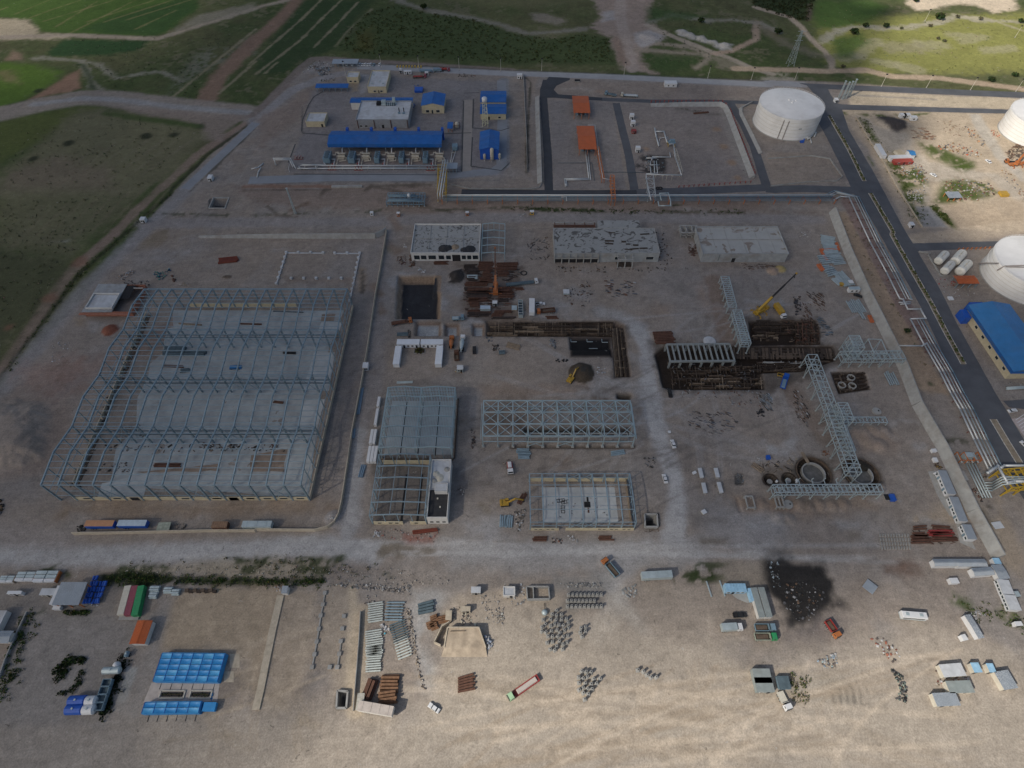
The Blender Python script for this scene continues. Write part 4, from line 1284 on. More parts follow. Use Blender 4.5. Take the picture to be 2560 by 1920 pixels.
def mobile_crane(label,p,an,tip,bm=YELLOW,jib=DARK,L=12.0,boom_an=None,name='mobile_crane'):
 t=thg(name,label,'crane',at(p,.04),an)
 W=2.7
 MB().box(0,0,.8,L,W,.55).bd('carrier',bm,t)
 MB().box(L/2-.9,0,1.35,1.8,W,1.4,0,.85,.92,-.1).bd('cab',bm,t)
 MB().box(L/2-.1,0,1.75,.16,W*.8,.8).bd('windscreen',GLASS,t)
 loc=Matrix.Rotation(-an,3,'Z')@(Vector(tip)-at(p,.04))
 b=math.atan2(loc.y,loc.x+1.2)
 MB().box(-1.2,0,1.4,3.4,2.6,1.5,b).bd('turret',bm,t)
 MB().box(-1.2-2.2*math.cos(b),-2.2*math.sin(b),1.5,1.6,2.5,1.2,b).bd('counterweight',bm,t)
 MB().box(-1.2+1.2*math.cos(b)-1.2*math.sin(b),1.2*math.sin(b)+1.2*math.cos(b),1.5,1.8,.9,1.5,b).bd('operator_cab',GLASS,t)
 r0=Vector((-1.2-1.4*math.cos(b),-1.4*math.sin(b),2.9))
 k=r0.lerp(loc,.36)
 k2=r0.lerp(loc,.7)
 MB().bar(r0,k,1.15,1.3).bd('boom',bm,t)
 MB().bar(k,k2,.75,.85).bd('boom_extension',jib,t)
 MB().bar(k2,loc,.5,.6).bd('boom_tip',jib,t)
 MB().box(loc.x,loc.y,loc.z-.3,.9,.9,.7).bd('boom_head',bm,t)
 MB().cyl(loc,(loc.x,loc.y,loc.z-2.2),.05,5).bd('hoist_rope',DARK,t)
 MB().box(loc.x,loc.y,loc.z-2.9,.4,.4,.7).bd('hook_block',DARK,t)
 MB().cyl((-1.2+1.0*math.cos(b),1.0*math.sin(b),2.0),r0.lerp(loc,.28),.2,8).bd('luffing_ram',GALV,t)
 for x in(-L*.36,L*.12):
  for s in(-1,1):
   m=MB().bar((x,s*W/2,.95),(x,s*3.4,.95),.35)
   m.bar((x,s*3.4,.1),(x,s*3.4,1.0),.25)
   m.box(x,s*3.4,0,.8,.8,.12)
   m.bd('outrigger',bm,t)
 wheels(t,(L*.36,L*.24,-L*.2,-L*.31),W/2-.2,.6,.4)
 return t
def excavator(label,p,an,bm=YELLOW,reach=7.0,name='excavator',swing=0.0):
 t=thg(name,label,'excavator',at(p,.02),an)
 for s in(-1,1):
  m=MB().box(0,s*1.15,.12,3.4,.55,.6)
  for x in(-1.6,1.6):
   m.cyl((x,s*1.15-.27,.42),(x,s*1.15+.27,.42),.42,10)
  m.bd('track',DARK,t)
 MB().box(-.5,0,.95,3.6,2.6,.95,swing).bd('upper_body',bm,t)
 MB().box(-1.9,0,1.0,.9,2.5,1.3,swing,.9,.95).bd('counterweight',bm,t)
 c=MB().box(.7,.75,1.9,1.5,1.0,1.1,0,.9,.9).bd('cab',bm,t)
 MB().box(.72,.75,2.15,1.56,1.04,.6,0,.92,.92).bd('cab_glass',GLASS,c)
 e,tp=Vector((reach*.48,-.25,4.6)),Vector((reach*.85,-.25,2.6))
 MB().bar((.9,-.25,1.6),e,.5,.7).bd('boom',bm,t)
 MB().bar(e+Vector((-.5,0,.4)),tp,.4,.55).bd('arm',bm,t)
 MB().cyl((1.6,-.25,1.7),e*.7+Vector((.4,0,.4)),.13,6).bd('boom_ram',GALV,t)
 b=MB().box(tp.x,tp.y,tp.z-1.2,.9,1.1,1.1,0,.6,1)
 b.bd('bucket',DARK,t)
 return t
def trailer(label,p,an,body=GALV,L=12.2,W=2.5,h=2.4,name='box_trailer',sides=None,cat='trailer',slats=0,group=None):
 t=thg(name,label,cat,at(p,.03),an,group)
 MB().box(0,0,.9,L,1.0,.25).bd('chassis',DARK,t)
 MB().box(0,0,1.15,L,W,h).bd('body',sides or body,t)
 MB().box(0,0,1.15+h,L+.06,W+.06,.1).bd('roof',body,t)
 for k in range(slats):
  MB().box(-L/2+(k+.5)*L/slats,0,1.25+h,.16,W,.08).bd('roof_rib',body,t)
 wheels(t,(-L*.36,-L*.25),W/2-.2,.48,.3)
 m=MB()
 for s in(-1,1):
  m.bar((L*.36,s*.8,0),(L*.36,s*.8,.95),.18)
 m.bd('landing_leg',DARK,t)
 return t
def shipping_container(label,p,an,body,L=12.19,name='shipping_container',group=None):
 t=thg(name,label,'container',at(p,.02),an,group)
 W,h=2.44,2.59
 MB().box(0,0,.05,L,W,h).bd('body',body,t)
 for k in range(int(L/.9)):
  x=-L/2+.5+k*.9
  MB().box(x,0,h+.05,.35,W*.94,.05).bd('roof_corrugation',body,t)
  for s in(-1,1):
   MB().box(x,s*(W/2+.015),.25,.35,.05,h-.4).bd('side_corrugation',body,t)
 for s in(-1,1):
  MB().box(-L/2-.02,s*W/4,.15,.06,W/2-.08,h-.2).bd('door',body,t)
 return t
def lamp_post(label,p,h=9.0,an=0.0,name='lamp_post',group=None):
 t=thg(name,label,'lamp post',at(p,0),an,group)
 MB().cyl((0,0,0),(0,0,h),.16,7,.09).bd('pole',BEIGE,t)
 MB().box(0,0,0,.7,.7,.35).bd('base',CONC,t)
 MB().box(0,0,h,1.3,.5,.7).bd('lamp_head',DARK,t)
 return t
def lattice_mast(label,p,h,w0=1.6,w1=.5,arms=0,name='lattice_tower',cat='tower',mtl=GALV):
 t=thg(name,label,cat,at(p,0))
 cs=[(-1,-1),(1,-1),(1,1),(-1,1)]
 P=lambda c,f:Vector((c[0]*(w0+(w1-w0)*f)/2,c[1]*(w0+(w1-w0)*f)/2,h*f))
 for c in cs:
  MB().bar(P(c,0),P(c,1),.16).bd('leg',mtl,t)
  MB().box(P(c,0).x,P(c,0).y,-.05,.7,.7,.3).bd('footing',CONC,t)
 n=max(5,int(h/3))
 for i in range(n):
  for j in range(4):
   a,b=cs[j],cs[(j+1)%4]
   MB().bar(P(a,i/n),P(b,(i+1)/n),.09).bd('brace',mtl,t)
   MB().bar(P(a,(i+1)/n),P(b,(i+1)/n),.08).bd('tie',mtl,t)
 for k in range(arms):
  z=h*(.98-.13*k)
  MB().bar((-3.2,0,z),(3.2,0,z),.2).bd('crossarm',mtl,t)
 if not arms:
  MB().box(0,0,h,w1+.6,w1+.6,.25).bd('platform',mtl,t)
 return t
def tank(label,p,r,h,name='storage_tank',stair=None,ring=True,n=64):
 t=thg(name,label,'tank',at(p,0))
 MB().lathe(0,0,[(r,0),(r,h)],n,False).bd('shell',TANKW,t,smooth=True)
 prof=[(r+.12,h),(r+.12,h+.12),(r*.75,h+r*.035),(r*.5,h+r*.06),(r*.25,h+r*.075),(.02,h+r*.08)]
 MB().lathe(0,0,prof,n,False).bd('roof',TANKW,t)
 MB().lathe(0,0,[(r+.6,-.05),(r+.6,.25),(r-.1,.25)],n,False).bd('foundation_ring',CONC,t)
 for k in range(1,6):
  MB().lathe(0,0,[(r,h*k/6),(r+.05,h*k/6),(r+.05,h*k/6+.12),(r,h*k/6+.12)],n,False).bd('plate_seam',SD if k==0 else BEIGE,t)
 for z in(h*.55,h*.94):
  MB().lathe(0,0,[(r+.02,z),(r+.18,z),(r+.18,z+.15),(r+.02,z+.15)],n,False).bd('wind_girder',TANKW,t)
 m=MB()
 for k in range(n):
  a0,a1=2*PI*k/n,2*PI*(k+1)/n
  for z in(.55,1.1):
   m.bar((r*math.cos(a0),r*math.sin(a0),h+z),(r*math.cos(a1),r*math.sin(a1),h+z),.06)
  m.bar((r*math.cos(a0),r*math.sin(a0),h),(r*math.cos(a0),r*math.sin(a0),h+1.1),.06)
 m.bd('handrail',TANKW,t)
 if stair is not None:
  m=MB()
  for k in range(40):
   a0=stair+k*.028
   m.box((r+.55)*math.cos(a0),(r+.55)*math.sin(a0),.2+h*k/40,.9,.75,.12,a0)
  m.bd('spiral_stair',RUST,t)
 return t
def bush(m,x,y,r,h,n=28,cols=((.035,.06,.018),(.055,.085,.025),(.025,.042,.014),(.08,.095,.03))):
 for _ in range(n):
  a,e,rr=random.uniform(0,2*PI),random.uniform(-.1,1),r*random.uniform(.45,1)**.6
  c=math.sqrt(max(0,1-max(e,0)**2))
  p=Vector((x+rr*c*math.cos(a),y+rr*c*math.sin(a),.1+h*max(e,0)*random.uniform(.6,1)+.1))
  s=r*random.uniform(.25,.5)
  d1=Vector((random.gauss(0,1),random.gauss(0,1),random.gauss(0,.6))).normalized()*s
  d2=d1.cross(Vector((random.gauss(0,1),random.gauss(0,1),random.gauss(0,1)))).normalized()*s*.7
  m.col=tuple(v*random.uniform(.7,1.3)for v in random.choice(cols))
  m.add([p-d1,p-d2,p+d1,p+d2],[(0,1,2,3)])
 return m
def wds(label,zone,n,r=(.5,1.2),name='weeds',cols=((.035,.06,.018),(.055,.085,.025),(.025,.042,.014),(.09,.10,.035)),leaves=14,width=None):
 P=[(p.x,p.y)for p in qs(zone)]
 m=MB()
 xa,ya=[p[0]for p in P],[p[1]for p in P]
 k=0
 while k<n:
  if width is not None:
   i=random.randrange(len(P)-1)
   f=random.random()
   x,y=P[i][0]+(P[i+1][0]-P[i][0])*f+random.gauss(0,width/2.5),P[i][1]+(P[i+1][1]-P[i][1])*f+random.gauss(0,width/2.5)
  else:
   x,y=random.uniform(min(xa),max(xa)),random.uniform(min(ya),max(ya))
   ins=False
   for i in range(len(P)):
    a,b=P[i],P[(i+1)%len(P)]
    if(a[1]>y)!=(b[1]>y)and x<(b[0]-a[0])*(y-a[1])/(b[1]-a[1])+a[0]:
     ins=not ins
   if not ins:
    k+=.02
    continue
  k+=1
  rr=random.uniform(*r)
  bush(m,x,y,rr,rr*.9,leaves,cols)
 return tag(m.bd(name,LEAF),label,None,None,'stuff')
 # roads, kerbs, medians
sh('road','D 330,388 520,425 540,470 590,540 640,600 700,780 900,1120 1190,1659 J 1250,370 1290,440 1480,760 1640,1080 1960,1659 O 2050,280 2300,700 2700,1400 2500,1500 2050,830 1990,720 1800,350 1600,0 J 1340,960 1150,620 870,130 D 790,1430 650,1130 520,870 430,700 470,600 430,500',ASPH,.055,label='dark asphalt dual carriageway along the east side',jag=.1)
sh('road','D 265,372 2212,452 3800,520 3800,580 2212,502 740,437 520,425 330,392',ASPH,.060,label='dark asphalt road along the northern edge',jag=.15)
sh('road','D 590,545 640,557 2212,606 3800,660 3800,700 2212,640 640,603 590,600',ASPH,.065,label='grey asphalt road between two sandy strips',jag=.15)
sh('road','J 1240,376 2050,354 3200,330 3200,380 1980,412 1290,442',ASPH,.070,label='short asphalt side road behind the white vessels',jag=.12)
strip('road','C 300,345 272,430 276,560 310,1000 318,1320',5.6,ASPHN,.05,'fresh black asphalt road beside the orange roofs')
strip('road','B 1775,1315 C 0,1318 350,1322 1080,1322',6.2,ASPHN,.055,'fresh black asphalt road in front of the orange roofs')
sh('road','C 318,318 500,330 500,345 385,395 360,430 400,470 520,478 780,498 780,525 520,512 380,500 300,500 250,470 245,420',ASPHN,.06,label='fresh black asphalt bend behind the orange roofs',jag=.1)
strip('road','C 770,512 1200,530 1700,530 2212,545 D 40,560',5.0,ASPH,.045,'grey asphalt lane behind the walled pump yard')
strip('road','C 900,545 960,800 1010,1000 1060,1310',5.6,ASPH,.05,'worn asphalt lane between the two pump yards')
strip('road','C 1890,550 2000,730 2090,920 2200,1270',6.0,ASPH,.055,'grey asphalt lane beside the tank bund')
strip('road','C 1080,1318 1600,1302 2212,1275 D 0,1293 300,1283 760,1300',7.5,ASPH,.06,'grey asphalt lane behind the long pipe rack')
sh('road','O 2030,215 2400,190 2500,330 2080,270',ASPH,.075,label='asphalt car park entrance at the right edge',jag=.05)
CROAD=mat('concrete road',(.25,.265,.285),.85,0,.12,.12,.15)
strip('road','B -60,1212 700,1186 1550,1186',8.0,CROAD,.04,'grey concrete lane in front of the compressor headers')
strip('road','B 1640,1172 1760,1160 2060,1132 2120,1085 2128,700 2120,350',7.0,CROAD,.045,'grey concrete lane round the east side of the compound')
strip('road','B 880,232 1300,250 2212,292 C 400,302 800,316 1400,346 2212,386 D 0,372 280,386',7.5,mat('pale concrete road',(.33,.335,.345),.85,0,.12,.12,.15),.04,'pale concrete road along the back of the site')
strip('road','A 2212,1062 1600,1632',6.5,CROAD,.04,'grey lane beside the west ditch')
sh('road','B 1795,520 1870,520 1862,1128 1782,1138',mat('sandy concrete',(.31,.28,.25),.9,0,.12,.2),.05,label='pale straight path in front of the blue buildings')
for i,a in enumerate(('400,805 640,825','500,490 455,560 400,700 395,790','1610,812 1860,802','1795,525 1778,1140','1880,510 1872,760 2120,782 2190,760','1858,1092 2120,1128 2185,1070','330,1160 1600,1166','590,438 500,490','1858,1092 1870,840','340,900 280,1060','1610,1140 1770,1140','1800,460 1930,455')):
 strip('drain_channel','B '+a,.8,mat('dark drain',(.07,.072,.075),.9),.065,'dark kerb drain in the compound, line '+'abcdefghijkl'[i],.03)
KERB=mat('painted kerb',(.50,.48,.44),.8,0,.25,1.2)
def median(label,pts,wd):
 P=qs(pts)
 s=strip('median_island',P,wd,GROUND_SAND,.10,label,.05)
 k=MB()
 n=0
 for side in(-1,1):
  for a,b in zip(P,P[1:]):
   d=(b-a).normalized()
   r=Vector((d.y,-d.x,0))*wd/2*side
   m=max(1,int((b-a).length/2))
   for i in range(m):
    p0,p1=a.lerp(b,i/m)+r,a.lerp(b,(i+.92)/m)+r
    k.bar(p0+Vector((0,0,.09)),p1+Vector((0,0,.09)),.3,.22)
    n+=1
 o=k.bd('kerb',KERB,s)
 o['kind']='stuff'
 return P
GROUND_SAND=mat('median soil',(.27,.225,.165),.95,0,.25,.5,.3)
med=[median('narrow planted median beside the white tank','D 530,660 700,950 832,1220',2.4),median('long planted median of the dual carriageway','D 885,1325 1080,1660 J 1070,300 1250,620 1400,880 1540,1150 1690,1420',2.6),median('bare kerbed median near the yellow pipe bridge','O 1945,375 2060,570 2175,755',3.0)]
protos=[]
for k in range(4):
 m=MB()
 bush(m,0,0,.8,.9,26,((.05,.085,.02),(.10,.12,.03),(.03,.055,.015),(.17,.15,.04)))
 protos.append(m.bd('median_shrub',LEAF))
_n=0
for P,step in((med[0],2.0),(med[1],2.0)):
 for a,b in zip(P,P[1:]):
  L=(b-a).length
  for i in range(int(L/step)):
   p=a.lerp(b,(i+.5)*step/L)
   src=protos[_n%4]
   o=src if _n<4 else src.copy()
   if _n>=4:
    COL.objects.link(o)
   o.location=(p.x+random.uniform(-.4,.4),p.y+random.uniform(-.5,.5),.08)
   o.rotation_euler=(0,0,random.uniform(0,6))
   sc=random.uniform(.7,1.25)
   o.scale=(sc,sc,sc)
   tag(o,'low green shrub on the short median beside the white tank' if P is med[0]else'low green shrub on the long median of the carriageway','shrub','shrubs on the short median' if P is med[0]else'shrubs on the long median')
   _n+=1
   # boundary walls
wr('retaining_wall','long sloping concrete wall along the east side of the plant',qs('J 560,110 700,480 860,840 1010,1140 1170,1460 O 1290,260 1510,640 1770,1180 1990,1580'),4.4,.5,CONC,batter=2.4)
wr('retaining_wall','grey concrete wall behind the fenced column footings',qs('E 1720,385 F 0,182 300,182 700,184 1100,186 1520,186 1590,150 1612,128'),[.3,1.0,1.8,2.6,3.0,3.2,3.0,2.6],.4,CONC,batter=1.0,panel=8)
wr('boundary_wall','thin stone wall curving round the big steel frame',qs('F 1614,134 1600,240 1555,500 1520,680 1450,1160 1400,1450 L 1320,480 1280,760 1232,1080 1205,1200 1170,1270 1110,1315 1000,1342 500,1338 K 2212,1278 1800,1278 1300,1290 900,1298 640,1302'),2.3,.35,STONE,panel=7)
wr('retaining_wall','sloped concrete embankment wall beside the fresh asphalt',qs('C 232,495 238,700 250,1000 258,1245'),[1.4,2.2,2.4,2.0],.3,CONC,batter=3.0)
wr('retaining_wall','curved low concrete wall at the fresh asphalt bend',qs('C 258,1245 235,1278 180,1290 0,1292 B 1850,1290 1760,1270 1690,1255'),.9,.3,CONC,panel=5)
wr('bund_wall','sloped concrete bund of the pump yard',qs('C 1195,560 1500,558 1800,558 1850,585 1880,640 1960,850 2090,1195'),[1.2,2.0,2.2,2.2,2.2,2.2,2.2],.3,CONC,batter=3.0)
wr('bund_wall','low concrete bund beside the white tank',qs('C 2075,545 1985,595 1985,640 2080,830 2155,985'),1.4,.3,CONC,batter=2.0)
wr('bund_wall','low concrete bund of the empty sand basin',qs('D 0,1030 370,1005 530,1030 640,1185 590,1225 340,1232 20,1268'),1.0,.3,CONC,panel=5)
def post_fence(label,pts,step,h,mtl,name='post_fence',r=.2):
 P=qs(pts)
 t=thg(name,label,'fence',at(P[0],0))
 for a,b in zip(P,P[1:]):
  n=max(1,int((b-a).length/step))
  for i in range(n):
   p=a.lerp(b,i/n)
   MB().bar((p.x,p.y,-.05),(p.x,p.y,h),r).bd('post',mtl,t,True)
  MB().bar(a+Vector((0,0,h*.8)),b+Vector((0,0,h*.8)),.08).bd('rail',mtl,t,True)
 return t
REDPOST=mat('red fence paint',(.30,.065,.05),.7,0,.2,.8)
post_fence('red posts lining the far side of the pump yard','C 1200,548 1500,546 1815,546 1870,600',3.2,2.6,REDPOST,r=.45)
post_fence('red posts lining the right side of the pump yard','C 1880,620 1960,820 2100,1190',3.0,2.6,REDPOST,r=.45)
post_fence('red posts lining the near side of the pump yard','C 1440,1275 1700,1258 2060,1232 2095,1205',3.2,1.6,REDPOST,r=.4)
post_fence('orange and yellow posts behind the large right tank','J 1640,432 1830,425 1985,418',2.4,1.6,ORNSTEEL,r=.4)
wr('fence_wall','thin dark wall on the east edge of the compressor compound',qs('C 98,300 112,600 128,900 130,1145'),2.0,.25,CONC,panel=8)
wr('boundary_wall','pale concrete kerb wall of the junkyard',qs('D 760,670 880,880 1000,1060 1100,1250 1230,1460 1330,1620'),.9,.4,STONE,panel=6)
wr('boundary_wall','low block wall with a dark foot across the truck yard',qs('P 245,520 150,720 60,930 0,1100'),1.2,.4,CONC,panel=5)
wr('boundary_wall','rough stone strip wall between two sandy lots',qs('Q 215,480 150,760 100,1000 40,1300 0,1470'),.5,2.6,STONE,panel=5)
wr('boundary_wall','thin concrete wall casting a shadow beside beam stacks',qs('Q 908,620 895,850 880,1050 860,1300 845,1480'),1.4,.25,CONC,panel=6)
def plinth(label,pts,pads):
 P=qs(pts)
 t=thg('plinth_beam',label,'foundation',at(P[0],0))
 for a,b in zip(P,P[1:]):
  MB().bar(a+Vector((0,0,.18)),b+Vector((0,0,.18)),.5,.45).bd('beam',CONC,t,True)
 for p in qs(pads):
  MB().box(p.x,p.y,-.05,1.4,1.4,.75).bd('pad',CONC,t,True)
plinth('pale plinth beam with square pads in a sandy lot','Q 597,460 580,560 562,655 545,770 527,880 508,990 486,1100','Q 597,460 580,560 562,655 545,770 527,880 508,990 486,1100')
plinth('short plinth beam with square pads beside the sandy ridge','Q 735,877 722,985 705,1100','Q 762,660 748,768 735,877 722,985 705,1100 640,1100')
t=thg('column_footings','rectangle of column footings joined by tie beams behind the big frame','foundation',at(q('F',745,322),0))
ft='F 748,322 850,322 957,322 1065,325 1165,327 1272,327 1382,328 1370,368 1360,412 1352,455 1345,498 1333,545 1325,595 1315,638 1305,685 1295,738 735,362 722,405 708,450 692,495 678,540 662,590 790,545 898,545 1006,545 1115,545 1222,545'
for p in qs(ft):
 MB().box(p.x,p.y,-.05,1.3,1.3,1.3).bd('footing',LR,t,True)
for a in('748,322 1065,325','1165,327 1382,328','1382,328 1295,738','748,322 662,590'):
 p=qs('F '+a)
 MB().bar(p[0]+Vector((0,0,.25)),p[1]+Vector((0,0,.25)),.55,.6).bd('tie_beam',LR,t,True)
 # the big steel frame
def big_frame():
 x0,x1,y0,y1=-190.8,-85.6,111.2,224.2
 t=thg('warehouse_frame','huge unroofed steel frame of four gabled bays over a pale slab','building',((x0+x1)/2,y0,0))
 cx=(x0+x1)/2
 M=lambda u,v,z:(v-cx,u-y0,z)
 vs=[x0+(x1-x0)*i/15 for i in range(16)]
 prof,cols=[],[]
 sp=(y1-y0)/4
 for k in range(4):
  prof+=[(y0+sp*k,13.7),(y0+sp*(k+.5),15.9)]
  cols.append((y0+sp*k,13.7))
 prof.append((y1,13.7))
 cols.append((y1,13.7))
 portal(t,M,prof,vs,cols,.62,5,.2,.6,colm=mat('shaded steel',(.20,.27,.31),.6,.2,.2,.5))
 for v in(vs[0],vs[-1]):
  for k in range(4):
   for f in(.25,.5,.75):
    u=y0+sp*(k+f)
    MB().bar(M(u,v,0),M(u,v,13.7+2.3*(1-abs(f-.5)*2)),.35).bd('gable_post',STEEL,t)
 for z in(4.5,8.5):
  MB().bar(M(y0,vs[-1],z),M(y1,vs[-1],z),.2).bd('side_rail',STEEL,t)
  MB().bar(M(y0,vs[0],z),M(y1,vs[0],z),.2).bd('side_rail',STEEL,t)
  MB().bar(M(y0,vs[0],z),M(y0,vs[-1],z),.17).bd('side_rail',STEEL,t)
 for k in(1,2,3):
  for d in(-.9,.9):
   MB().bar(M(y0+sp*k+d,vs[0],8.6),M(y0+sp*k+d,vs[-1],8.6),.28,.45).bd('crane_beam',SD,t)
 for i in(2,3,8,9,13):
  for k in(0,1,2,3):
   xbrace(t,M,y0+sp*k,y0+sp*k,vs[i],vs[i+1],.4,12.5,.2,STEEL)
 MB().bar(M(y1,vs[0],13.7),M(y1,vs[-1],13.7),.4).bd('eave_beam',STEEL,t)
 w=MB().box(-cx+(x0+6+x1)/2,.1,0,x1-x0-6,.35,2.6)
 w.bd('front_wall',CREAM,t)
 for tl,zx in[('K',v)for v in(750,1010,1600,1865,2160)]+[('L',v)for v in(150,435,580,720,865)]:
  x=q(tl,zx,1000 if tl=='K' else 1072,1.6).x-cx
  f=MB().box(x,-.10,1.2,3.3,.08,1.1).bd('window',CONC,t)
  MB().box(x,-.15,1.3,3.0,.06,.9).bd('opening',HOLE,f)
 for tl,zx in(('K',1165),('K',2020),('L',290)):
  x=q(tl,zx,1000 if tl=='K' else 1065,1.3).x-cx
  MB().box(x,-.10,.05,3.6,.12,2.58).bd('gateway',HOLE,t)
 MB().box(-cx+x1+.3,(y1-y0)/2,0,.35,y1-y0-.5,2.2).bd('side_wall',STONE,t)
 MB().box(-cx+(x0+18+x1-30)/2,y1-y0+.2,0,x1-x0-48,.35,3.2).bd('back_wall',CREAM,t)
 m=MB()
 a,b=q('E',1270,1060),q('K',640,880)
 n=12
 for i in range(n):
  p0,p1=a.lerp(b,i/n),a.lerp(b,(i+.9)/n)
  m.bar((p0.x-cx,p0.y-y0,.9),(p1.x-cx,p1.y-y0,.9),.4,1.8)
 m.bd('inner_wall',STONE,t)
 for i in range(n):
  p=a.lerp(b,(i+.5)/n)
  MB().box(p.x-cx+1.6,p.y-y0,-.02,1.0,7.5,.3).bd('trench_cover',TIMBER,t)
big_frame()
SLAB=mat('floor slab concrete',(.36,.38,.38),.85,0,.22,.16,.3,bump=.15)
sh('concrete_slab','F 1242,815 1085,1225 L 940,1045 K 860,880 960,860 1000,560 1180,380 1190,110 E 1280,1590 1300,1480 1400,1400 1440,1180 1500,1170 1490,1022 F 300,812 700,815 1000,818',SLAB,.04,label='pale concrete floor of the big steel frame',jag=.25)
for a in('F 1050,845 1165,845 1160,915 1045,915','L 440,680 760,620 720,830 430,830','K 1160,760 1900,690 1900,750 1160,765'):
 sh('bare_ground',a,mat('bare earth strip',(.26,.20,.155),.95,0,.25,.3),.055,label='bare earth left open in the pale slab',jag=.4)
SLABN=mat('new slab concrete',(.43,.45,.45),.85,0,.16,.2,.2)
for a in('F 1050,918 1230,918 1205,990 1025,990','F 985,1180 1165,1180 1115,1510 890,1510','L 900,200 1080,200 1020,420 840,440','K 880,860 1300,770 1240,980 840,980'):
 sh('concrete_slab',a,SLABN,.062,label='newly cast pale bay of the big floor',jag=.1)
for lb,nm,a,b,n,r,mt in(('rusty beams lying near the left end of the pale slab','beam_stack','K 1330,720','K 1560,720',3,.35,RUST),('dark beam lying on the middle of the pale slab','beam_stack','L 635,230','L 720,240',2,.3,RUST),('tan beam lying near the back of the pale slab','beam_stack','E 1550,1140','E 1750,1155',1,.35,TL),('thin rust beam on the slab by the back row','beam_stack','F 350,935','F 540,938',1,.35,RUST),('dark beam beside the bent timber on the slab','beam_stack','E 1410,1510','E 1590,1515',2,.3,RUST),('flat grey sheets stacked on the slab','sheet_stack','E 1410,1410','E 1600,1410',4,.7,SD),('small grey sheet stack near the left slab edge','sheet_stack','E 1600,1410','E 1780,1410',2,.7,SD),('short dark profiles in a row on the slab','beam_stack','E 1560,1560','E 1640,1555',4,.3,SD),('long dark profile by the third row of columns','beam_stack','F 640,828','F 900,832',1,.3,DARK),('pair of dark beams behind the slab edge','beam_stack','F 720,1190','F 830,1192',2,.3,DARK)):
 pa,pb=qs(a)[0],qs(b)[0]
 bun(nm,lb,pa,pb,n,r,mt,square=True,cat='beams',piece='beam',spread=1)
lit('dark offcuts and sacks along the third bay of the slab','K 880,530 1700,530 2212,530 2212,580 900,590',60,((.10,.05,.035),(.05,.045,.04),(.16,.12,.09),(.2,.19,.18)),(.5,1.6),.3,1.8)
lit('brown offcuts along the right of the third slab bay','L 0,580 760,600 760,650 0,650',50,((.10,.05,.035),(.05,.045,.04),(.16,.12,.09)),(.5,1.6),.3,1.8)
lit('rubble and blocks at the left end of the slab','K 870,680 1130,680 1120,760 860,760',40,((.12,.10,.085),(.05,.045,.04),(.3,.29,.28)),(.4,1.4),.4)
lit('sacks and blocks at the slab corner near the first columns','K 1080,380 1240,330 1240,460 1050,460',40,((.12,.11,.10),(.05,.045,.04),(.3,.3,.3)),(.4,1.3),.4)
lit('dark rubble along the inner stone wall','E 1200,1080 1300,1080 1060,1600 K 700,900 600,900 E 1000,1600',130,((.10,.08,.065),(.05,.045,.04),(.28,.24,.19),(.2,.17,.13)),(.5,1.8),.4)
t=thg('scissor_lift','small light blue work platform standing on the pale slab','work platform',at(q('E',2040,1520),.05),.05)
MB().box(0,0,.1,5.6,2.2,.5).bd('base',BLUEL,t)
MB().box(-.5,0,.8,4.6,2.0,.12).bd('platform',BLUEL,t)
for s in(-1,1):
 MB().bar((-2.6,s,.6),(1.8,s,.95),.2).bd('scissor_arm',DARK,t)
wheels(t,(-1.8,1.8),1.0,.35)
o=q('E',745,1075)
t=thg('brick_building','unfinished brick building with grey roof slab beside the big frame','building',(o.x,o.y,0))
W_,D_=q('E',1160,1075).x-o.x,q('E',820,800,3.5).y-o.y
for cx_,cy_,sx,sy in((W_/2,.15,W_,.3),(W_/2,D_-.15,W_,.3),(.15,D_/2,.3,D_-.6),(W_-.15,D_/2,.3,D_-.6)):
 MB().box(cx_,cy_,0,sx,sy,3.4).bd('wall',BRICK,t)
MB().box(W_*.30,D_*.5,3.4,W_*.62,D_+.6,.3).bd('roof_slab',CONCD,t)
p=MB()
for cx_,cy_,sx,sy in((W_*.32,D_*.10,W_*.55,.4),(W_*.32,D_*.62,W_*.55,.4),(W_*.05,D_*.36,.4,D_*.5),(W_*.59,D_*.36,.4,D_*.5)):
 p.box(cx_,cy_,3.7,sx,sy,1.0)
p.bd('parapet',WHITEW,t)
MB().box(W_*.32,D_*.36,3.72,W_*.5,D_*.46,.25).bd('water_filled_slab',LR,t)
MB().box(W_*.72,D_*.72,3.4,W_*.18,D_*.5,.12).bd('stair_well',HOLE,t)
MB().box(W_*.9,D_*.85,3.4,W_*.2,.4,.7).bd('parapet',CONC,t)
for k in range(7):
 f=MB().box(W_*(.1+.125*k),-.06,1.1,1.6,.1,1.3).bd('window',BEIGE,t)
 MB().box(W_*(.1+.125*k),-.10,1.2,1.4,.08,1.1).bd('opening',HOLE,f)
MB().box(W_*.45,-1.0,2.9,W_*1.02,1.6,.2).bd('balcony_slab',BRICK,t)
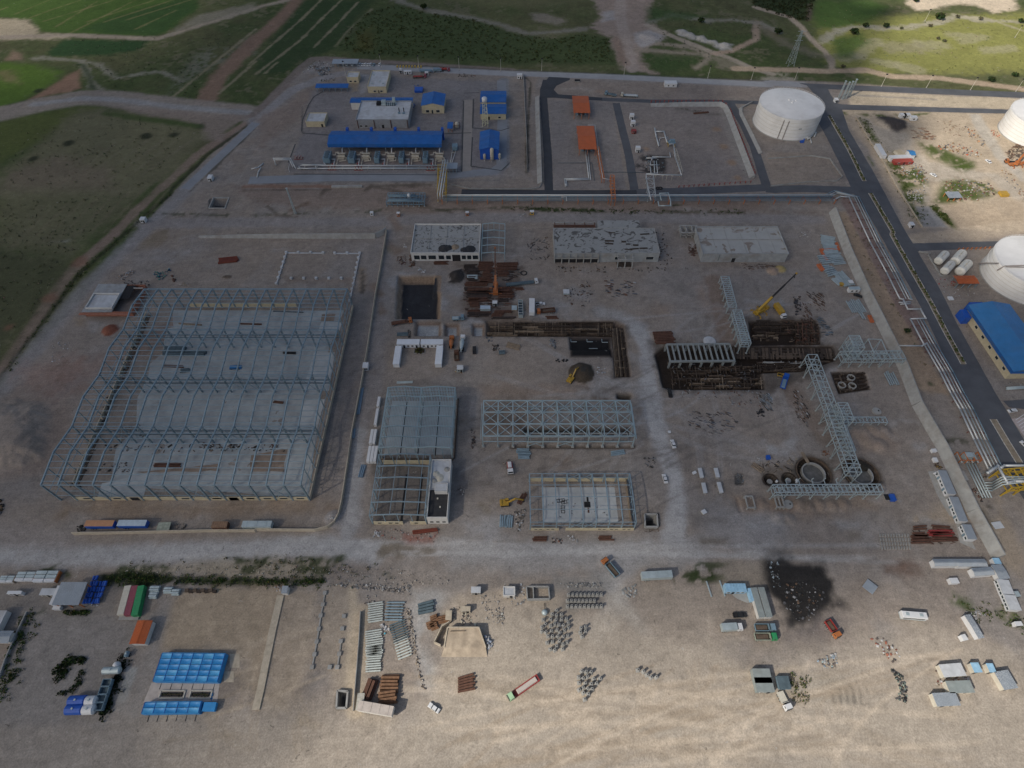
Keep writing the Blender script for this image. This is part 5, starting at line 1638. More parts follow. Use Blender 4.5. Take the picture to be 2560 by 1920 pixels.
# two linked steel frames (middle west)
def mid_frames():
 x0,x1,y0,y1,h=-57.6,-26.4,131.3,163.6,9.3
 t=thg('steel_hall_frame','steel frame with close purlins over twin gables','building',((x0+x1)/2,y0,0))
 cx=(x0+x1)/2
 M=lambda u,v,z:(u-cx,v-y0,z)
 vs=[y0+(y1-y0)*i/6 for i in range(7)]
 w4=(x1-x0)/4
 prof=[(x0,h),(x0+w4,h+1.0),(x0+2*w4,h),(x0+3*w4,h+1.0),(x1,h)]
 portal(t,M,prof,vs,[(x0,h),(x0+2*w4,h),(x1,h)],.42,11,.17,.42,mtl=GALVB)
 for v in(vs[0],vs[-1]):
  for k in range(1,8):
   MB().bar(M(x0+(x1-x0)*k/8,v,0),M(x0+(x1-x0)*k/8,v,h),.28).bd('gable_post',GALVB,t)
 for x in(x0,x1):
  for z in(2.5,5.0,7.3):
   MB().bar(M(x,y0,z),M(x,y1,z),.17).bd('side_rail',GALVB,t)
 for z in(2.5,5,7.3):
  MB().bar(M(x0,y1,z),M(x1,y1,z),.17).bd('side_rail',GALVB,t)
 for i in range(0,6,2):
  xbrace(t,M,x0,x0,vs[i],vs[i+1],.3,h,.16,GALVB)
 sh('concrete_slab',[Vector((x0+.5,y0+2,0)),Vector((x1-.5,y0+2,0)),Vector((x1-.5,y1-1,0)),Vector((x0+.5,y1-1,0))],SLAB,.05,label='grey concrete floor under the twin gable frame')
 for x in(x0+1*w4,x0+2*w4,x0+3*w4):
  MB().box(x-cx,(y1-y0)/2,.06,.45,y1-y0-3,.06).bd('floor_channel',HOLE,t)
 MB().box(0,-.6,0,x1-x0+1,.8,.6).bd('plinth',TIMBER,t)
 MB().box(x1-cx+.9,(y1-y0)/2,0,.5,y1-y0,.7).bd('plinth',TD,t)
 x0,x1,y0,y1,h=-57.3,-35.2,100.6,128.4,8.3
 t=thg('steel_hall_frame','open steel frame with few purlins beside a black roof','building',((x0+x1)/2,y0,0))
 cx=(x0+x1)/2
 vs=[y0+(y1-y0)*i/5 for i in range(6)]
 xm=(x0+x1)/2
 portal(t,M2(cx,y0),[(x0,h),(xm,h+.9),(x1,h)],vs,[(x0,h),(x1,h)],.45,2,.17,.45)
 for v in(vs[0],vs[-1]):
  for k in(1,2,3):
   MB().bar((x0+(x1-x0)*k/4-cx,v-y0,0),(x0+(x1-x0)*k/4-cx,v-y0,h+.4),.3).bd('gable_post',STEEL,t)
 for x in(x0,x1):
  for z in(2.8,5.6):
   MB().bar((x-cx,0,z),(x-cx,y1-y0,z),.17).bd('side_rail',STEEL,t)
  xbrace(t,M2(cx,y0),x,x,vs[0],vs[1],.3,h,.16,STEEL)
  xbrace(t,M2(cx,y0),x,x,vs[4],vs[5],.3,h,.16,STEEL)
 for a,b in((x0+.5,x0+12.5),(x0+15.5,x1)):
  MB().box((a+b)/2-cx,-.15,0,b-a,.35,2.4).bd('front_wall',CREAM,t)
 for x in(x0+3,x0+7.5,x0+10,x0+18):
  f=MB().box(x-cx,-.36,1.0,1.6,.08,1.0).bd('window',CONC,t)
  MB().box(x-cx,-.42,1.1,1.3,.06,.8).bd('opening',HOLE,f)
 MB().box(0,y1-y0+.25,0,x1-x0-1,.35,3.0).bd('back_wall',CREAM,t)
 for k in(.52,.82):
  MB().box(x0+(x1-x0)*k-cx,(y1-y0)*.42,-.02,1.0,(y1-y0)*.8,.12).bd('floor_channel',HOLE,t)
 a0,a1=-34.6,-26.2
 t=thg('annex_building','narrow concrete annex with half black bitumen roof and white parapet','building',((a0+a1)/2,y0,0))
 w,d,hh=a1-a0,27.0,5.2
 for cx_,cy_,sx,sy in((0,.15,w,.3),(0,d-.15,w,.3),(-w/2+.15,d/2,.3,d-.6),(w/2-.15,d/2,.3,d-.6)):
  MB().box(cx_,cy_,0,sx,sy,hh+.9).bd('wall',WHITEW,t)
 MB().box(0,d*.24,hh,w-.62,d*.45,.15).bd('black_roof',BLACKR,t)
 MB().box(0,d*.73,hh,w-.62,d*.52,.12).bd('grey_roof',LR,t)
 b=MB()
 for cx_,cy_,sx,sy in((w*.12,d*.40,w*.62,.25),(w*.12,d*.54,w*.62,.25),(-w*.18,d*.47,.25,d*.13),(w*.42,d*.47,.25,d*.13)):
  b.box(cx_,cy_,hh+.15,sx,sy,2.6)
 b.bd('stair_house',WHITEW,t)
 MB().box(w*.12,d*.47,hh+2.6,w*.56,d*.12,.1).bd('stair_roof',LR,t)
 for x,y in((-.4,.32),(.9,.18)):
  MB().box(x,d*y,hh+.15,.6,.6,.5).bd('roof_vent',BEIGE,t)
 for x,y,r in((-w*.22,.75,1.5),(-w*.05,.68,2.0),(-w*.26,.63,1.3),(w*.3,.83,1.3)):
  MB().lathe(x,d*y,[(r,hh+.12),(r*.6,hh+.5),(.05,hh+.9)],12).bd('sand_heap',BEIGE if r>1.4 else CONC,t)
 for x in(-2.5,0,2.5):
  f=MB().box(x,-.04,1.3,1.5,.1,1.2).bd('window',CONC,t)
  MB().box(x,-.09,1.4,1.2,.06,1.0).bd('opening',HOLE,f)
def M2(cx,y0):
 return lambda u,v,z:(u-cx,v-y0,z)
GALVB=mat('blue-grey steel',(.36,.46,.49),.5,.3,.12,.4)
mid_frames()
for lb,x,y,n,L in(('white panel stack at the far left of the twin gable frame',1578,240,1,5.5),('white panel stack below the far one beside the frame',1560,370,1,9),('pair of white panel stacks beside the frame with a gap',1518,540,2,7.5),('three white panel stacks nearest the open frame',1498,690,3,8.0)):
 p=q('L',x,y)
 t=thg('panel_stack',lb,'panel stack',at(p,0))
 for k in range(n):
  for j in range(5):
   MB().box(-1.6+k*1.45,0,.1+j*.4,1.25,L,.36).bd('panel',WHITE,t)
  MB().box(-1.6+k*1.45,L*.3,0,1.4,.2,.1).bd('bearer',TIMBER,t)
  MB().box(-1.6+k*1.45,-L*.3,0,1.4,.2,.1).bd('bearer',TIMBER,t)
for lb,a,b,n in(('long blue-grey pipes lying against the curved wall','L 1375,335','L 1410,110',3),('blue-grey pipes further down the curved wall','L 1330,540','L 1340,460',2),('blue pipes beside the open steel frame','L 1400,880','L 1430,770',3)):
 bun('pipe_bundle',lb,qs(a)[0],qs(b)[0],n,.35,mat('blue-grey pipe',(.20,.28,.36),.5,.2,.1,.5),spread=.6)
bun('pipe_bundle','thin grey profiles behind the twin gable frame',q('L',1700,66),q('L',1838,62),3,.22,GALV)
# fin fan frame: braced steel deck (middle)
def fan_deck():
 x0,x1,y0,y1,h=-13.0,54.0,137.4,156.4,9.0
 t=thg('cooler_frame','long steel deck frame with crossed bracing on concrete feet','steel frame',(x0,y0,0))
 L,D=x1-x0,y1-y0
 n=10
 rows=(0,D/3,D*2/3,D)
 for i in range(n+1):
  x=L*i/n
  for y in rows:
   MB().bar((x,y,.5),(x,y,h),.42).bd('column',GALVB,t)
   MB().box(x,y,-.1,1.3,1.3,.8).bd('footing',CONC,t)
  MB().bar((x,0,h),(x,D,h),.42).bd('cross_beam',GALVB,t)
 for y in rows:
  MB().bar((0,y,h),(L,y,h),.42).bd('longitudinal_beam',GALVB,t)
 for y in(0,D):
  MB().bar((0,y,4.5),(L,y,4.5),.3).bd('longitudinal_beam',GALVB,t)
 for i in range(n):
  a,b=L*i/n,L*(i+1)/n
  for j in range(3):
   MB().bar((a,rows[j],h),(b,rows[j+1],h),.22).bd('brace',GALVB,t)
   MB().bar((a,rows[j+1],h),(b,rows[j],h),.22).bd('brace',GALVB,t)
 for i in(3,5):
  for y in(0,D):
   MB().bar((L*i/n,y,.6),(L*(i+1)/n,y,4.5),.18).bd('brace',GALVB,t)
   MB().bar((L*(i+1)/n,y,.6),(L*i/n,y,4.5),.18).bd('brace',GALVB,t)
 for s,x in((-1,-.9),(1,L+.9)):
  MB().bar((x,0,6.5),(x,D,6.5),.2).bd('walkway_rail',GALVB,t)
  MB().bar((x,0,7.3),(x,D,7.3),.12).bd('walkway_rail',GALVB,t)
 c=MB()
 for a,b in(((.29*L,D*.36),(.98*L,D*.36)),((.29*L,D*.12),(.98*L,D*.12)),((.29*L,D*.12),(.29*L,D*.36)),((.98*L,D*.12),(.98*L,D*.36))):
  c.bar((a[0],a[1],.2),(b[0],b[1],.2),.35,1.1)
 c.bd('basin_wall',CONCD,t)
 MB().bar((.29*L,D*.25,.1),(.98*L,D*.25,.1),.25,.5).bd('basin_beam',CONCD,t)
 for k in range(6):
  MB().bar((L*(.32+.12*k),D*.12,.1),(L*(.32+.12*k),D*.36,.1),.25,.5).bd('basin_beam',CONCD,t)
fan_deck()
# hall with low cream walls (centre front)
def cream_hall():
 x0,x1,y0,y1,h=7.4,49.8,98.1,119.9,7.0
 t=thg('steel_hall_frame','steel frame on low cream walls round a pale slab','building',(x0,y0,0))
 L,D=x1-x0,y1-y0
 n=8
 for i in range(n+1):
  x=L*i/n
  MB().bar((x,0,h),(x,D/2,h+.6),.4).bd('rafter',STEEL,t)
  MB().bar((x,D/2,h+.6),(x,D,h),.4).bd('rafter',STEEL,t)
  for y in(0,D):
   MB().bar((x,y,0),(x,y,h),.42).bd('column',STEEL,t)
 for f in(0,.25,.5,.75,1):
  MB().bar((0,D*f,h+.6-abs(f-.5)*1.2+.2),(L,D*f,h+.6-abs(f-.5)*1.2+.2),.22).bd('purlin',STEEL,t)
 for y in(0,D):
  MB().bar((0,y,h*.55),(L,y,h*.55),.2).bd('side_rail',STEEL,t)
  for i in(3,4):
   MB().bar((L*i/n,y,1.5),(L*(i+1)/n,y,h),.18).bd('brace',STEEL,t)
   MB().bar((L*(i+1)/n,y,1.5),(L*i/n,y,h),.18).bd('brace',STEEL,t)
 for x in(0,L):
  for f in(.25,.5,.75):
   MB().bar((x,D*f,0),(x,D*f,h+.3),.3).bd('gable_post',STEEL,t)
  MB().bar((x,0,h*.55),(x,D,h*.55),.2).bd('side_rail',STEEL,t)
 for a,b in((.3,11.8),(14.5,L)):
  MB().box((a+b)/2,-.3,0,b-a,.35,2.0).bd('front_wall',CREAM,t)
 for x in(2.3,4.2,7.3,9.2,28.2,30.2,33.2,35.2,38.3,40.3):
  f=MB().box(x,-.50,1.0,1.5,.08,.6).bd('window',BEIGE,t)
  MB().box(x,-.56,1.07,1.2,.06,.46).bd('opening',HOLE,f)
 MB().box(L/2,D+.3,0,L,.35,2.6).bd('back_wall',CREAM,t)
 MB().box(L-.8,D/2,0,.35,D-.5,2.6).bd('side_wall',TL,t)
 P=lambda a,b:q('M',a,b)
 sh('concrete_slab',[P(878,962),P(1508,962),P(1542,1262),P(888,1262)],SLABN,.05,label='pale concrete floor inside the cream walled frame')
 MB().box(24.3,11.0,.06,2.6,2.6,.1).bd('floor_pit',HOLE,t)
 MB().box(24.6,13.6,.06,.8,2.4,.1).bd('floor_pit',HOLE,t)
 MB().box(24.6,8.4,.06,.7,2.2,.1).bd('floor_pit',RUST,t)
 for k,(x,y,a)in enumerate(((13.2,12.8,.1),(15.0,12.2,.2),(13.9,8.8,1.57))):
  f=thg('steel_grid',['ladder shaped steel grid lying on the pale slab by the wall side','tilted ladder shaped grid beside the first on the slab','upright ladder shaped grid lying lower on the slab'][k],'steel grid',(x0+x,y0+y,.08),a)
  for yy in(-.7,.7):
   MB().bar((-1.7,yy,.1),(1.7,yy,.1),.16).bd('rail',DARK,f)
  for xx in(-1.6,-.5,.6,1.6):
   MB().bar((xx,-.7,.1),(xx,.7,.1),.14).bd('rung',DARK,f)
 lit('boards and tins scattered on the pale slab',[(x0+5,y0+3),(x0+34,y0+3),(x0+34,y0+15),(x0+6,y0+15)],26,((.12,.09,.07),(.05,.045,.04),(.2,.12,.08)),(.2,.8),.2,1.8)
cream_hall()
# north-west compound: compressor station
SHEDLT=-124.3
t,w,d=gb('compressor_shed','long open shed with bright blue ridged roof over compressors',[at((-124.3,386,0),0),at((-48.5,386,0),0),at((-48.5,371.0,0),0),at((-124.3,371.0,0),0)],7.2,1.6,'u',rm=BLUEX,posts=7,fascia=2.4,over=.8)
for k,x in enumerate((770,980,1187,1392,1597)):
 p=q('B',x+8,776,9)
 MB().box(p.x-t.location.x,d+2.2,0,1.7,2.4,8.6).bd('exhaust_stack',BLUEP,t)
MB().box(w/2,d*.72,.05,w-4,3.0,3.2).bd('equipment_row',SD,t)
for k,x in enumerate((620,832,1050,1260,1466)):
 p=q('B',x,1055)
 g=thg('compressor_unit','grey-blue gas cooler with cream pipework, %s from the left in front of the blue shed'%('first','second','third','fourth','fifth')[k],'compressor',at(p,0),0,'compressor units in front of the long shed')
 big=k<2
 W0=4.4 if big else 3.2
 MB().box(0,2.2,.4,W0,9.0,3.8).bd('cooler_body',GREYBLUE,g)
 for y in(-.6,2.2,5.0):
  MB().cyl((0,y,4.2),(0,y,4.6),W0*.36,12).bd('fan_ring',SD,g)
 for y in(-1.8,6.2):
  for s in(-1,1):
   MB().bar((s*(W0/2-.2),y,0),(s*(W0/2-.2),y,.4),.3).bd('leg',SD,g)
 MB().box(9.0,4.6,.2,4.2,5.5,1.6).bd('compressor_block',PIPET,g)
 for y in(3.2,6.2):
  MB().cyl((6.6,y,2.4),(11.6,y,2.4),.65,9).bd('bottle',PIPET,g)
 for j,pts in enumerate((((2.4,4.5,2.6),(5.0,4.5,2.6),(5.0,6.8,3.0),(7.0,6.8,3.0)),((2.4,1.0,1.6),(5.2,1.0,1.6),(5.2,-3.6,1.6),(5.2,-5.2,.9)),((7.0,3.2,1.2),(7.0,-.6,1.2),(7.0,-5.0,.9)),((9.0,7.4,1.8),(9.0,9.2,3.8),(9.0,11.5,3.8)),((10.6,3.0,1.5),(12.6,3.0,1.5),(12.6,-.5,1.5),(8.2,-.5,1.0)))):
  MB().tube(pts,.3,7).bd('pipe',PIPEW if j%2 else PIPET,g,smooth=True)
 pl=MB()
 for x0_ in(6.4,11.8):
  for y0_ in(2.0,7.2):
   pl.bar((x0_,y0_,0),(x0_,y0_,3.8),.16)
 pl.box(9.1,4.6,3.75,5.6,1.0,.08)
 pl.bd('access_platform',PIPET,g)
 MB().box(4.4,-3.2,0,1.1,.9,1.3).bd('valve',REDP,g)
Y0=q('B',900,1112).y
hz=[]
for y,z,r,x0_,x1_ in((1095,1.0,.34,385,1640),(1120,.9,.36,360,1600),(1108,.8,.22,640,1500)):
 a,b=q('B',x0_,y),q('B',x1_,y)
 hz.append(([at(a,z),at(b,z)],r))
pr('header_pipes','long white header pipes running in front of the compressors',hz,PIPEW,[(q('B',420+110*k,1112),1.0,3.0,PI/2)for k in range(11)],PIPET)
P_=lambda x,y,z:at(q('B',x,y,z),z)
pr('inlet_pipes','white pipes rising in a portal at the left end of the headers',[([P_(175,1085,.3),P_(150,1022,4),P_(298,1022,4),P_(342,1110,.8)],.35),([P_(165,1080,.3),P_(160,1035,4),P_(290,1035,4),P_(320,1100,.8)],.3),([P_(290,1140,.2),P_(280,1110,.5),P_(290,1070,.8)],.12)],PIPEW)
pr('loop_pipes','white rectangular pipe loop left of the first compressor',[([P_(395,1075,1.6),P_(515,1080,1.6),P_(520,1110,1.6),P_(375,1110,1.2),P_(372,1090,1.2)],.28),([P_(400,1080,1.2),P_(600,1075,1.2),P_(585,1060,2)],.26)],PIPEW)
for x,y,lb in((660,1118,'red pipe skid below the first compressor'),(890,1120,'red and cream pipe skid below the second compressor'),(370,1025,'red pump frame beside the white portal pipes'),(1510,1122,'red valve skid near the yellow bridge')):
 p=q('B',x,y)
 g=thg('valve_skid',lb,'pipe skid',at(p,0))
 for s in(-1,1):
  MB().bar((-3,s,.25),(3,s,.25),.3).bd('skid_beam',REDP,g)
 for k in(-2,0,2):
  MB().cyl((k,-1,.9),(k,1,.9),.3,8).bd('pipe',PIPET,g)
  MB().cyl((k,0,1.1),(k,0,2.0),.14,6).bd('valve_stem',REDP,g)
  MB().lathe(k,0,[(.45,1.95),(.45,2.05)],10).bd('handwheel',REDP,g)
pr('stray_pipes','bent white pipes lying on the left apron of the compound',[([P_(-40,1115,.4),P_(20,1100,.4),P_(65,1065,.6)],.4),([P_(10,1185,.4),P_(20,1140,.6),P_(45,1100,.6)],.35)],PIPEW)
def rp(x0,y0,x1,y1,h,tl='B',base=None):
 return[q(tl,x0[0],y0,h),q(tl,x0[1],y0,h),q(tl,x1[1],y1,h),q(tl,x1[0],y1,h)]
t,w,d=fb('control_building','control building with pale flat roof, stains and rooftop machines',rp((905,1340),530,(870,1320),692,6.0),6.0,mat('clad wall',(.33,.345,.36),.7,0,.15,.5,.3,ribs=('X',3,.4)),LR,.6,wins=[(.05,.10),(.15,.2)],doors=[(.48,.52,2.4)])
for k,x in enumerate((.02,.34,.66,.98)):
 MB().box(w*x,-.12,0,.5,.4,6.0).bd('pilaster',RUST,t)
for k in range(4):
 MB().box(w*(.33+.022*k),d*.83,6.0,.55,4.0,1.8).bd('air_unit',DARK,t)
MB().box(w*.46,d*.86,6.0,3.0,2.6,2.6).bd('air_handler',GALV,t)
MB().box(w*.66,d*.9,6.0,2.0,2.0,4.2).bd('air_tower',GALV,t)
MB().tube([(w*.42,d*.78,6.6),(w*.66,d*.78,6.6),(w*.70,d*.86,6.8)],.45,8).bd('duct',GALV,t)
for k in range(5):
 MB().box(w*(.52+.04*k),d*.80,6.0,.8,2.6,1.2).bd('air_unit',SD,t)
for x in(.80,.89):
 MB().cyl((w*x,d*.42,6.0),(w*x,d*.42,9.2),.35,8).bd('exhaust_stack',DARK,t)
 MB().box(w*x,d*.34,6.0,1.6,1.4,.9).bd('fan_housing',GREYBLUE,t)
gb('annex_building','narrow blue roofed annex behind the control building',rp((825,1350),500,(820,1350),540,5.5),5.5,.6,'u',wm=WHITEW,rm=BLUEX)
fb('small_building','small cream building with flat grey roof left of the control building',rp((450,605),632,(435,598),708,3.8),3.8,CREAM,LR,.4,doors=[(.8,.9,2.2)])
t,w,d=fb('office_building','cream office block with long pale flat roof and two dark windows',rp((1000,1150),268,(965,1132),408,4.6),4.6,CREAM,LR,.5,wins=[(.3,.42),(.66,.78)],doors=[(.55,.6,2.2)])
for x,y in((.15,.75),(.2,.2),(.8,.2),(.6,.35)):
 MB().box(w*x,d*y,4.6,1.2,1.0,.8).bd('air_unit',GALV,t)
fb('small_building','small cream guard house with flat roof near the back road',rp((795,892),278,(785,885),325,4.4),4.4,CREAM,LR,.4,wins=[(.2,.4),(.6,.8)])
gb('canopy','long narrow blue canopy on the left of the compound',rp((525,790),385,(520,795),412,3.2),3.2,0,rm=BLUEX,posts=6)
gb('carport','blue-grey carport roof at the back beside parked cars',rp((668,880),172,(660,880),205,3.0),3.0,0,rm=GRF,posts=6,over=.3)
gb('blue_roof_building','cream hall with blue gable roof and three dark front windows',rp((1442,1632),468,(1434,1622),566,6.0),6.0,1.8,'v',rm=BLUEY,wins=[(.18,.32),(.44,.5),(.64,.8)],zw=(.8,2.6),doors=[(.43,.5,2.3)])
gb('blue_roof_building','far blue roofed cream building behind the water tower',rp((1945,2160),443,(1945,2155),536,4.5),4.5,1.2,'u',rm=BLUEX)
gb('blue_roof_building','near blue roofed cream building behind the water tower',rp((1945,2160),556,(1940,2157),636,4.5),4.5,1.2,'u',rm=BLUEX,wins=[(.7,.8)],doors=[(.3,.36,2.2)])
gb('blue_roof_building','tall blue gabled building with three cream vessels in front',rp((1940,2100),795,(1935,2095),945,7.5),7.5,1.6,'v',wm=BLUEP,rm=BLUEY)
for x,y,r,h,lb in((1976,1035,.9,4.5,'short cream vessel left of the tall blue building'),(2040,1040,1.2,9.0,'tall cream vessel in front of the tall blue building'),(2105,1030,.9,4.5,'short cream vessel right of the tall blue building')):
 p=q('B',x,y)
 g=thg('pressure_vessel',lb,'vessel',at(p,0))
 MB().lathe(0,0,[(r*.7,.8),(r,1.3),(r,h-.6),(r*.7,h-.15),(.1,h)],14).bd('shell',PIPET,g,smooth=True)
 for k in range(4):
  MB().bar((r*.8*math.cos(k*PI/2),r*.8*math.sin(k*PI/2),0),(r*.8*math.cos(k*PI/2),r*.8*math.sin(k*PI/2),1.4),.2).bd('leg',PIPET,g)
 MB().tube([(0,-r,1.0),(0,-r-1,1.0),(0,-r-1,.1)],.15,6).bd('pipe',PIPEW,g)
gb('canopy','small blue lean-to roof beside a cream separator',rp((1658,1700),715,(1655,1698),765,3.0),3.0,0,rm=BLUEX,posts=2,over=.2)
p=q('B',1738,765)
g=thg('separator_vessel','cream separator vessel on a rusty frame by the small blue roof','vessel',at(p,0))
MB().lathe(0,0,[(.9,.6),(1.3,1.0),(1.3,4.2),(.9,4.8),(.1,5.0)],14).bd('shell',PIPET,g,smooth=True)
for sx in(-2,2):
 for sy in(-2,2):
  MB().bar((sx,sy,0),(sx,sy,3.6),.22).bd('leg',RUST,g)
for a,b in(((-2,-2),(2,-2)),((2,-2),(2,2)),((2,2),(-2,2)),((-2,2),(-2,-2))):
 MB().bar((a[0],a[1],3.5),(b[0],b[1],3.5),.2).bd('frame_beam',RUST,g)
cabin('dark blue tarpaulin shelter beside the office block',rect('B',1372,405,1440,440,1.6),1.6,BLUEP,BLUEP,'tarp_shelter',0,'shelter',None,0)
lit('loose blue tarpaulin folds near the shelter','B 1368,395 1400,395 1395,425 1368,425',8,((.02,.12,.42),),(.6,1.6),.5,name='tarpaulin')
lit('blue crates beside the control building wall','B 1345,545 1378,550 1372,610 1340,605',8,((.02,.10,.40),),(.8,1.6),.6,name='crates')
p=q('B',1982,738)
g=thg('water_tower','pale yellow lattice water tower with white round tank','water tower',at(p,0))
WT=mat('pale yellow paint',(.62,.60,.40),.5,0,.1,.6)
H_=17.0
cs=[(-1,-1),(1,-1),(1,1),(-1,1)]
for c in cs:
 MB().bar((c[0]*2.0,c[1]*2.0,0),(c[0]*1.2,c[1]*1.2,H_),.3).bd('leg',WT,g)
 MB().box(c[0]*2.0,c[1]*2.0,-.05,1.1,1.1,.4).bd('footing',CONC,g)
for k in range(6):
 f0,f1=k/6,(k+1)/6
 for j in range(4):
  a,b=cs[j],cs[(j+1)%4]
  r0,r1=2.0-.8*f0,2.0-.8*f1
  MB().bar((a[0]*r0,a[1]*r0,H_*f0),(b[0]*r1,b[1]*r1,H_*f1),.14).bd('brace',WT,g)
  MB().bar((a[0]*r1,a[1]*r1,H_*f1),(b[0]*r1,b[1]*r1,H_*f1),.14).bd('tie',WT,g)
MB().lathe(0,0,[(.4,H_),(1.8,H_+.6),(1.9,H_+3.0),(1.2,H_+3.6),(.1,H_+3.9)],16).bd('tank',WHITE,g,smooth=True)
MB().cyl((0,0,0),(0,0,H_),.18,7).bd('riser',WT,g)
pr('riser_pipes','pair of pale pipes running back from the grey shelter',[([P_(1680,1062,1),P_(1700,930,1),P_(1705,895,2)],.22),([P_(1692,1062,1),P_(1735,930,1),P_(1730,890,2)],.22)],PIPEW,[(q('B',1700,980),1,2,0),(q('B',1712,920),1,2,0)],PIPET)
cabin('grey-blue equipment box at the head of the pale pipes',rect('B',1695,895,1740,925,3),3.0,GREYBLUE,GREYBLUE,'equipment_box',0,'equipment box',None,0)
gb('canopy','grey shelter roof beside the yellow pipe bridge',rp((1640,1738),1068,(1638,1738),1112,3.4),3.4,0,rm=GRF,posts=4,over=.2)
A_,B_=q('B',1605,1150,0),q('B',1600,1400,0)
rack('pipe_bridge','yellow steel pipe bridge crossing the compound road',(A_.x+.8,A_.y),(B_.x+.8,B_.y),5.4,6.5,6,(1.0,.82),YELSTEEL,.32,cat='pipe bridge',cross=1)
z=6.9
pb=[at((B_.x+.8,A_.y+6,0),1.2),at((B_.x+.8,A_.y+4,0),z),at((B_.x,B_.y-1.5,0),z),at((B_.x,B_.y-1.5,0),3.2)]
for k,dx in enumerate((-1.6,0,1.4)):
 pass
pr('bridge_pipes','white pipes carried over the yellow bridge',[([v+Vector((dx,0,0))for v in pb],r)for dx,r in((-1.6,.25),(0,.42),(1.5,.25))],PIPEW)
a,b=q('B',1140,1400),q('B',1462,1400)
rack('pipe_module','galvanised pipe module standing on a concrete pad',a,b,9.0,3.6,7,(1.0,.4),GREYBLUE,.3,cross=2)
for k in range(6):
 yy=a.y-4+k*1.5
 pr('module_pipes',('front','second','third','fourth','fifth','rear')[k]+' pipe lying along the galvanised pipe module',[([(a.x+1,yy,3.9-.4*(k%3)),(b.x-1-k,yy,3.9-.4*(k%3))],.28)],GREYBLUE)
p=q('B',1328,1390)
g=thg('separator_vessel','round white vessel standing in the pipe module','vessel',at(p,0))
MB().lathe(0,0,[(.7,.3),(1.1,.6),(1.1,4.6),(.7,5.1),(.05,5.3)],12).bd('shell',PIPEW,g,smooth=True)
MB().lathe(0,0,[(1.3,0),(1.3,.3)],10).bd('base',CONC,g)
wr('concrete_beam','long pale concrete beam lying along the dirt bank',qs('B 655,1275 920,1272'),1.2,1.6,CONC,panel=20)
lattice_mast('slender lattice mast on the dirt bank',q('B',340,1500),18,1.0,.4,name='lattice_mast',cat='mast')
for x,y,lb,m_ in((1003,1522,'tiny white booth on the plant road',WHITE),(1232,1528,'tiny orange and white booth on the plant road',ORANGE),(1826,1522,'tiny orange booth right of the yellow bridge',ORANGE)):
 p=q('B',x,y)
 cabin(lb,[at((p.x-.9,p.y+1.6,0),0),at((p.x+.9,p.y+1.6,0),0),at((p.x+.9,p.y,0),0),at((p.x-.9,p.y,0),0)],2.4,m_,WHITE,'guard_booth',1,'booth',None,0)
p=q('C',172,1515)
cabin('tiny yellow booth behind the concrete buildings',[at((p.x-1.2,p.y+1.8,0),0),at((p.x+1.2,p.y+1.8,0),0),at((p.x+1.2,p.y,0),0),at((p.x-1.2,p.y,0),0)],2.4,YELLOW,WHITE,'guard_booth',1,'booth',None,0)
lit('pale planks lying behind the tiny yellow booth','C 60,1505 150,1500 150,1525 60,1525',12,((.5,.5,.48),(.3,.25,.2)),(.6,1.6),.2,2)
for i,x in enumerate((895,920,943,968,990,1018,1068)):
 car(('white car at the left end of the parked row','second white car in the parked row','white estate third in the parked row','white car fourth in the parked row','fifth white car in the parked row','grey car at the right of the parked row','white car parked apart from the row')[i],q('B',x,216+3*(i%2)),1.45,GREYBLUE if i==5 else WHITE,group='cars parked at the back of the compound')
for i,x in enumerate((785,835)):
 car(('white car under the left of the carport','white car under the right of the carport')[i],q('B',x,214),1.5,WHITE)
for i,x in enumerate((1085,1410,1757,2115)):
 lamp_post('%s lamp post from the left along the back road'%('first','second','third','fourth')[i],q('B',x,242+10*i),10)
for i,(x,y)in enumerate(((255,265),(967,300),(1690,330),(2065,345))):
 lamp_post('lamp post on the back road, %s beyond the orange roofs'%('first','second','third','fourth')[i],q('C',x,y),9)
lamp_post('lamp post between the carport and the guard house',q('B',775,300),10)
for i,(x,y,w_,h_,l_,mt)in enumerate(((1252,290,1.6,3.2,'tall white booth behind the office',WHITE),(1312,300,6,2.6,'row of white cabins behind the office',WHITE),(1476,310,2.6,2.6,'white cube cabin by the red truck',WHITE))):
 p=q('B',x,y)
 cabin(l_,[at((p.x-w_/2,p.y+2,0),0),at((p.x+w_/2,p.y+2,0),0),at((p.x+w_/2,p.y,0),0),at((p.x-w_/2,p.y,0),0)],h_,mt,mt,'site_cabin',2,'cabin')
tk('dark red flatbed truck behind the office',q('B',1415,328),.05,MAROON,RUST,11,'flat','flatbed_truck',REDP)
tk('red tanker truck at the back fence',q('B',1635,270),0.0,MAROON,REDP,8,'tank','tanker_truck')
trailer('blue-grey trailer beside the red tanker',q('B',1570,275),0,GREYBLUE,6.5,2.4,1.5,'flat_trailer')
trailer('long blue-grey flat trailer under yellow hoppers',q('B',1470,280),0,GREYBLUE,10,2.4,.8,'flat_trailer')
bun('stacked_frames','row of yellow frames standing behind the trailer',q('B',1425,242),q('B',1428,230),9,.55,YELSTEEL,2.2,cat='frames',piece='frame',square=True)
lit('heap of grey rubble blocks at the back corner','B 400,290 480,205 560,185 660,190 660,270 560,300 470,260',160,((.42,.40,.37),(.3,.28,.26),(.5,.49,.47),(.15,.12,.10)),(.5,1.8),.6,name='rubble')
lit('scrap steel and machines beside the rubble','B 500,230 660,230 660,300 540,310',60,((.16,.14,.13),(.35,.33,.31),(.2,.24,.27)),(.6,2.4),.7)
lit('dark scrap along the back fence of the compound','B 1740,290 1900,295 1900,325 1740,320',30,((.10,.08,.07),(.2,.12,.09)),(.5,1.6),.4)
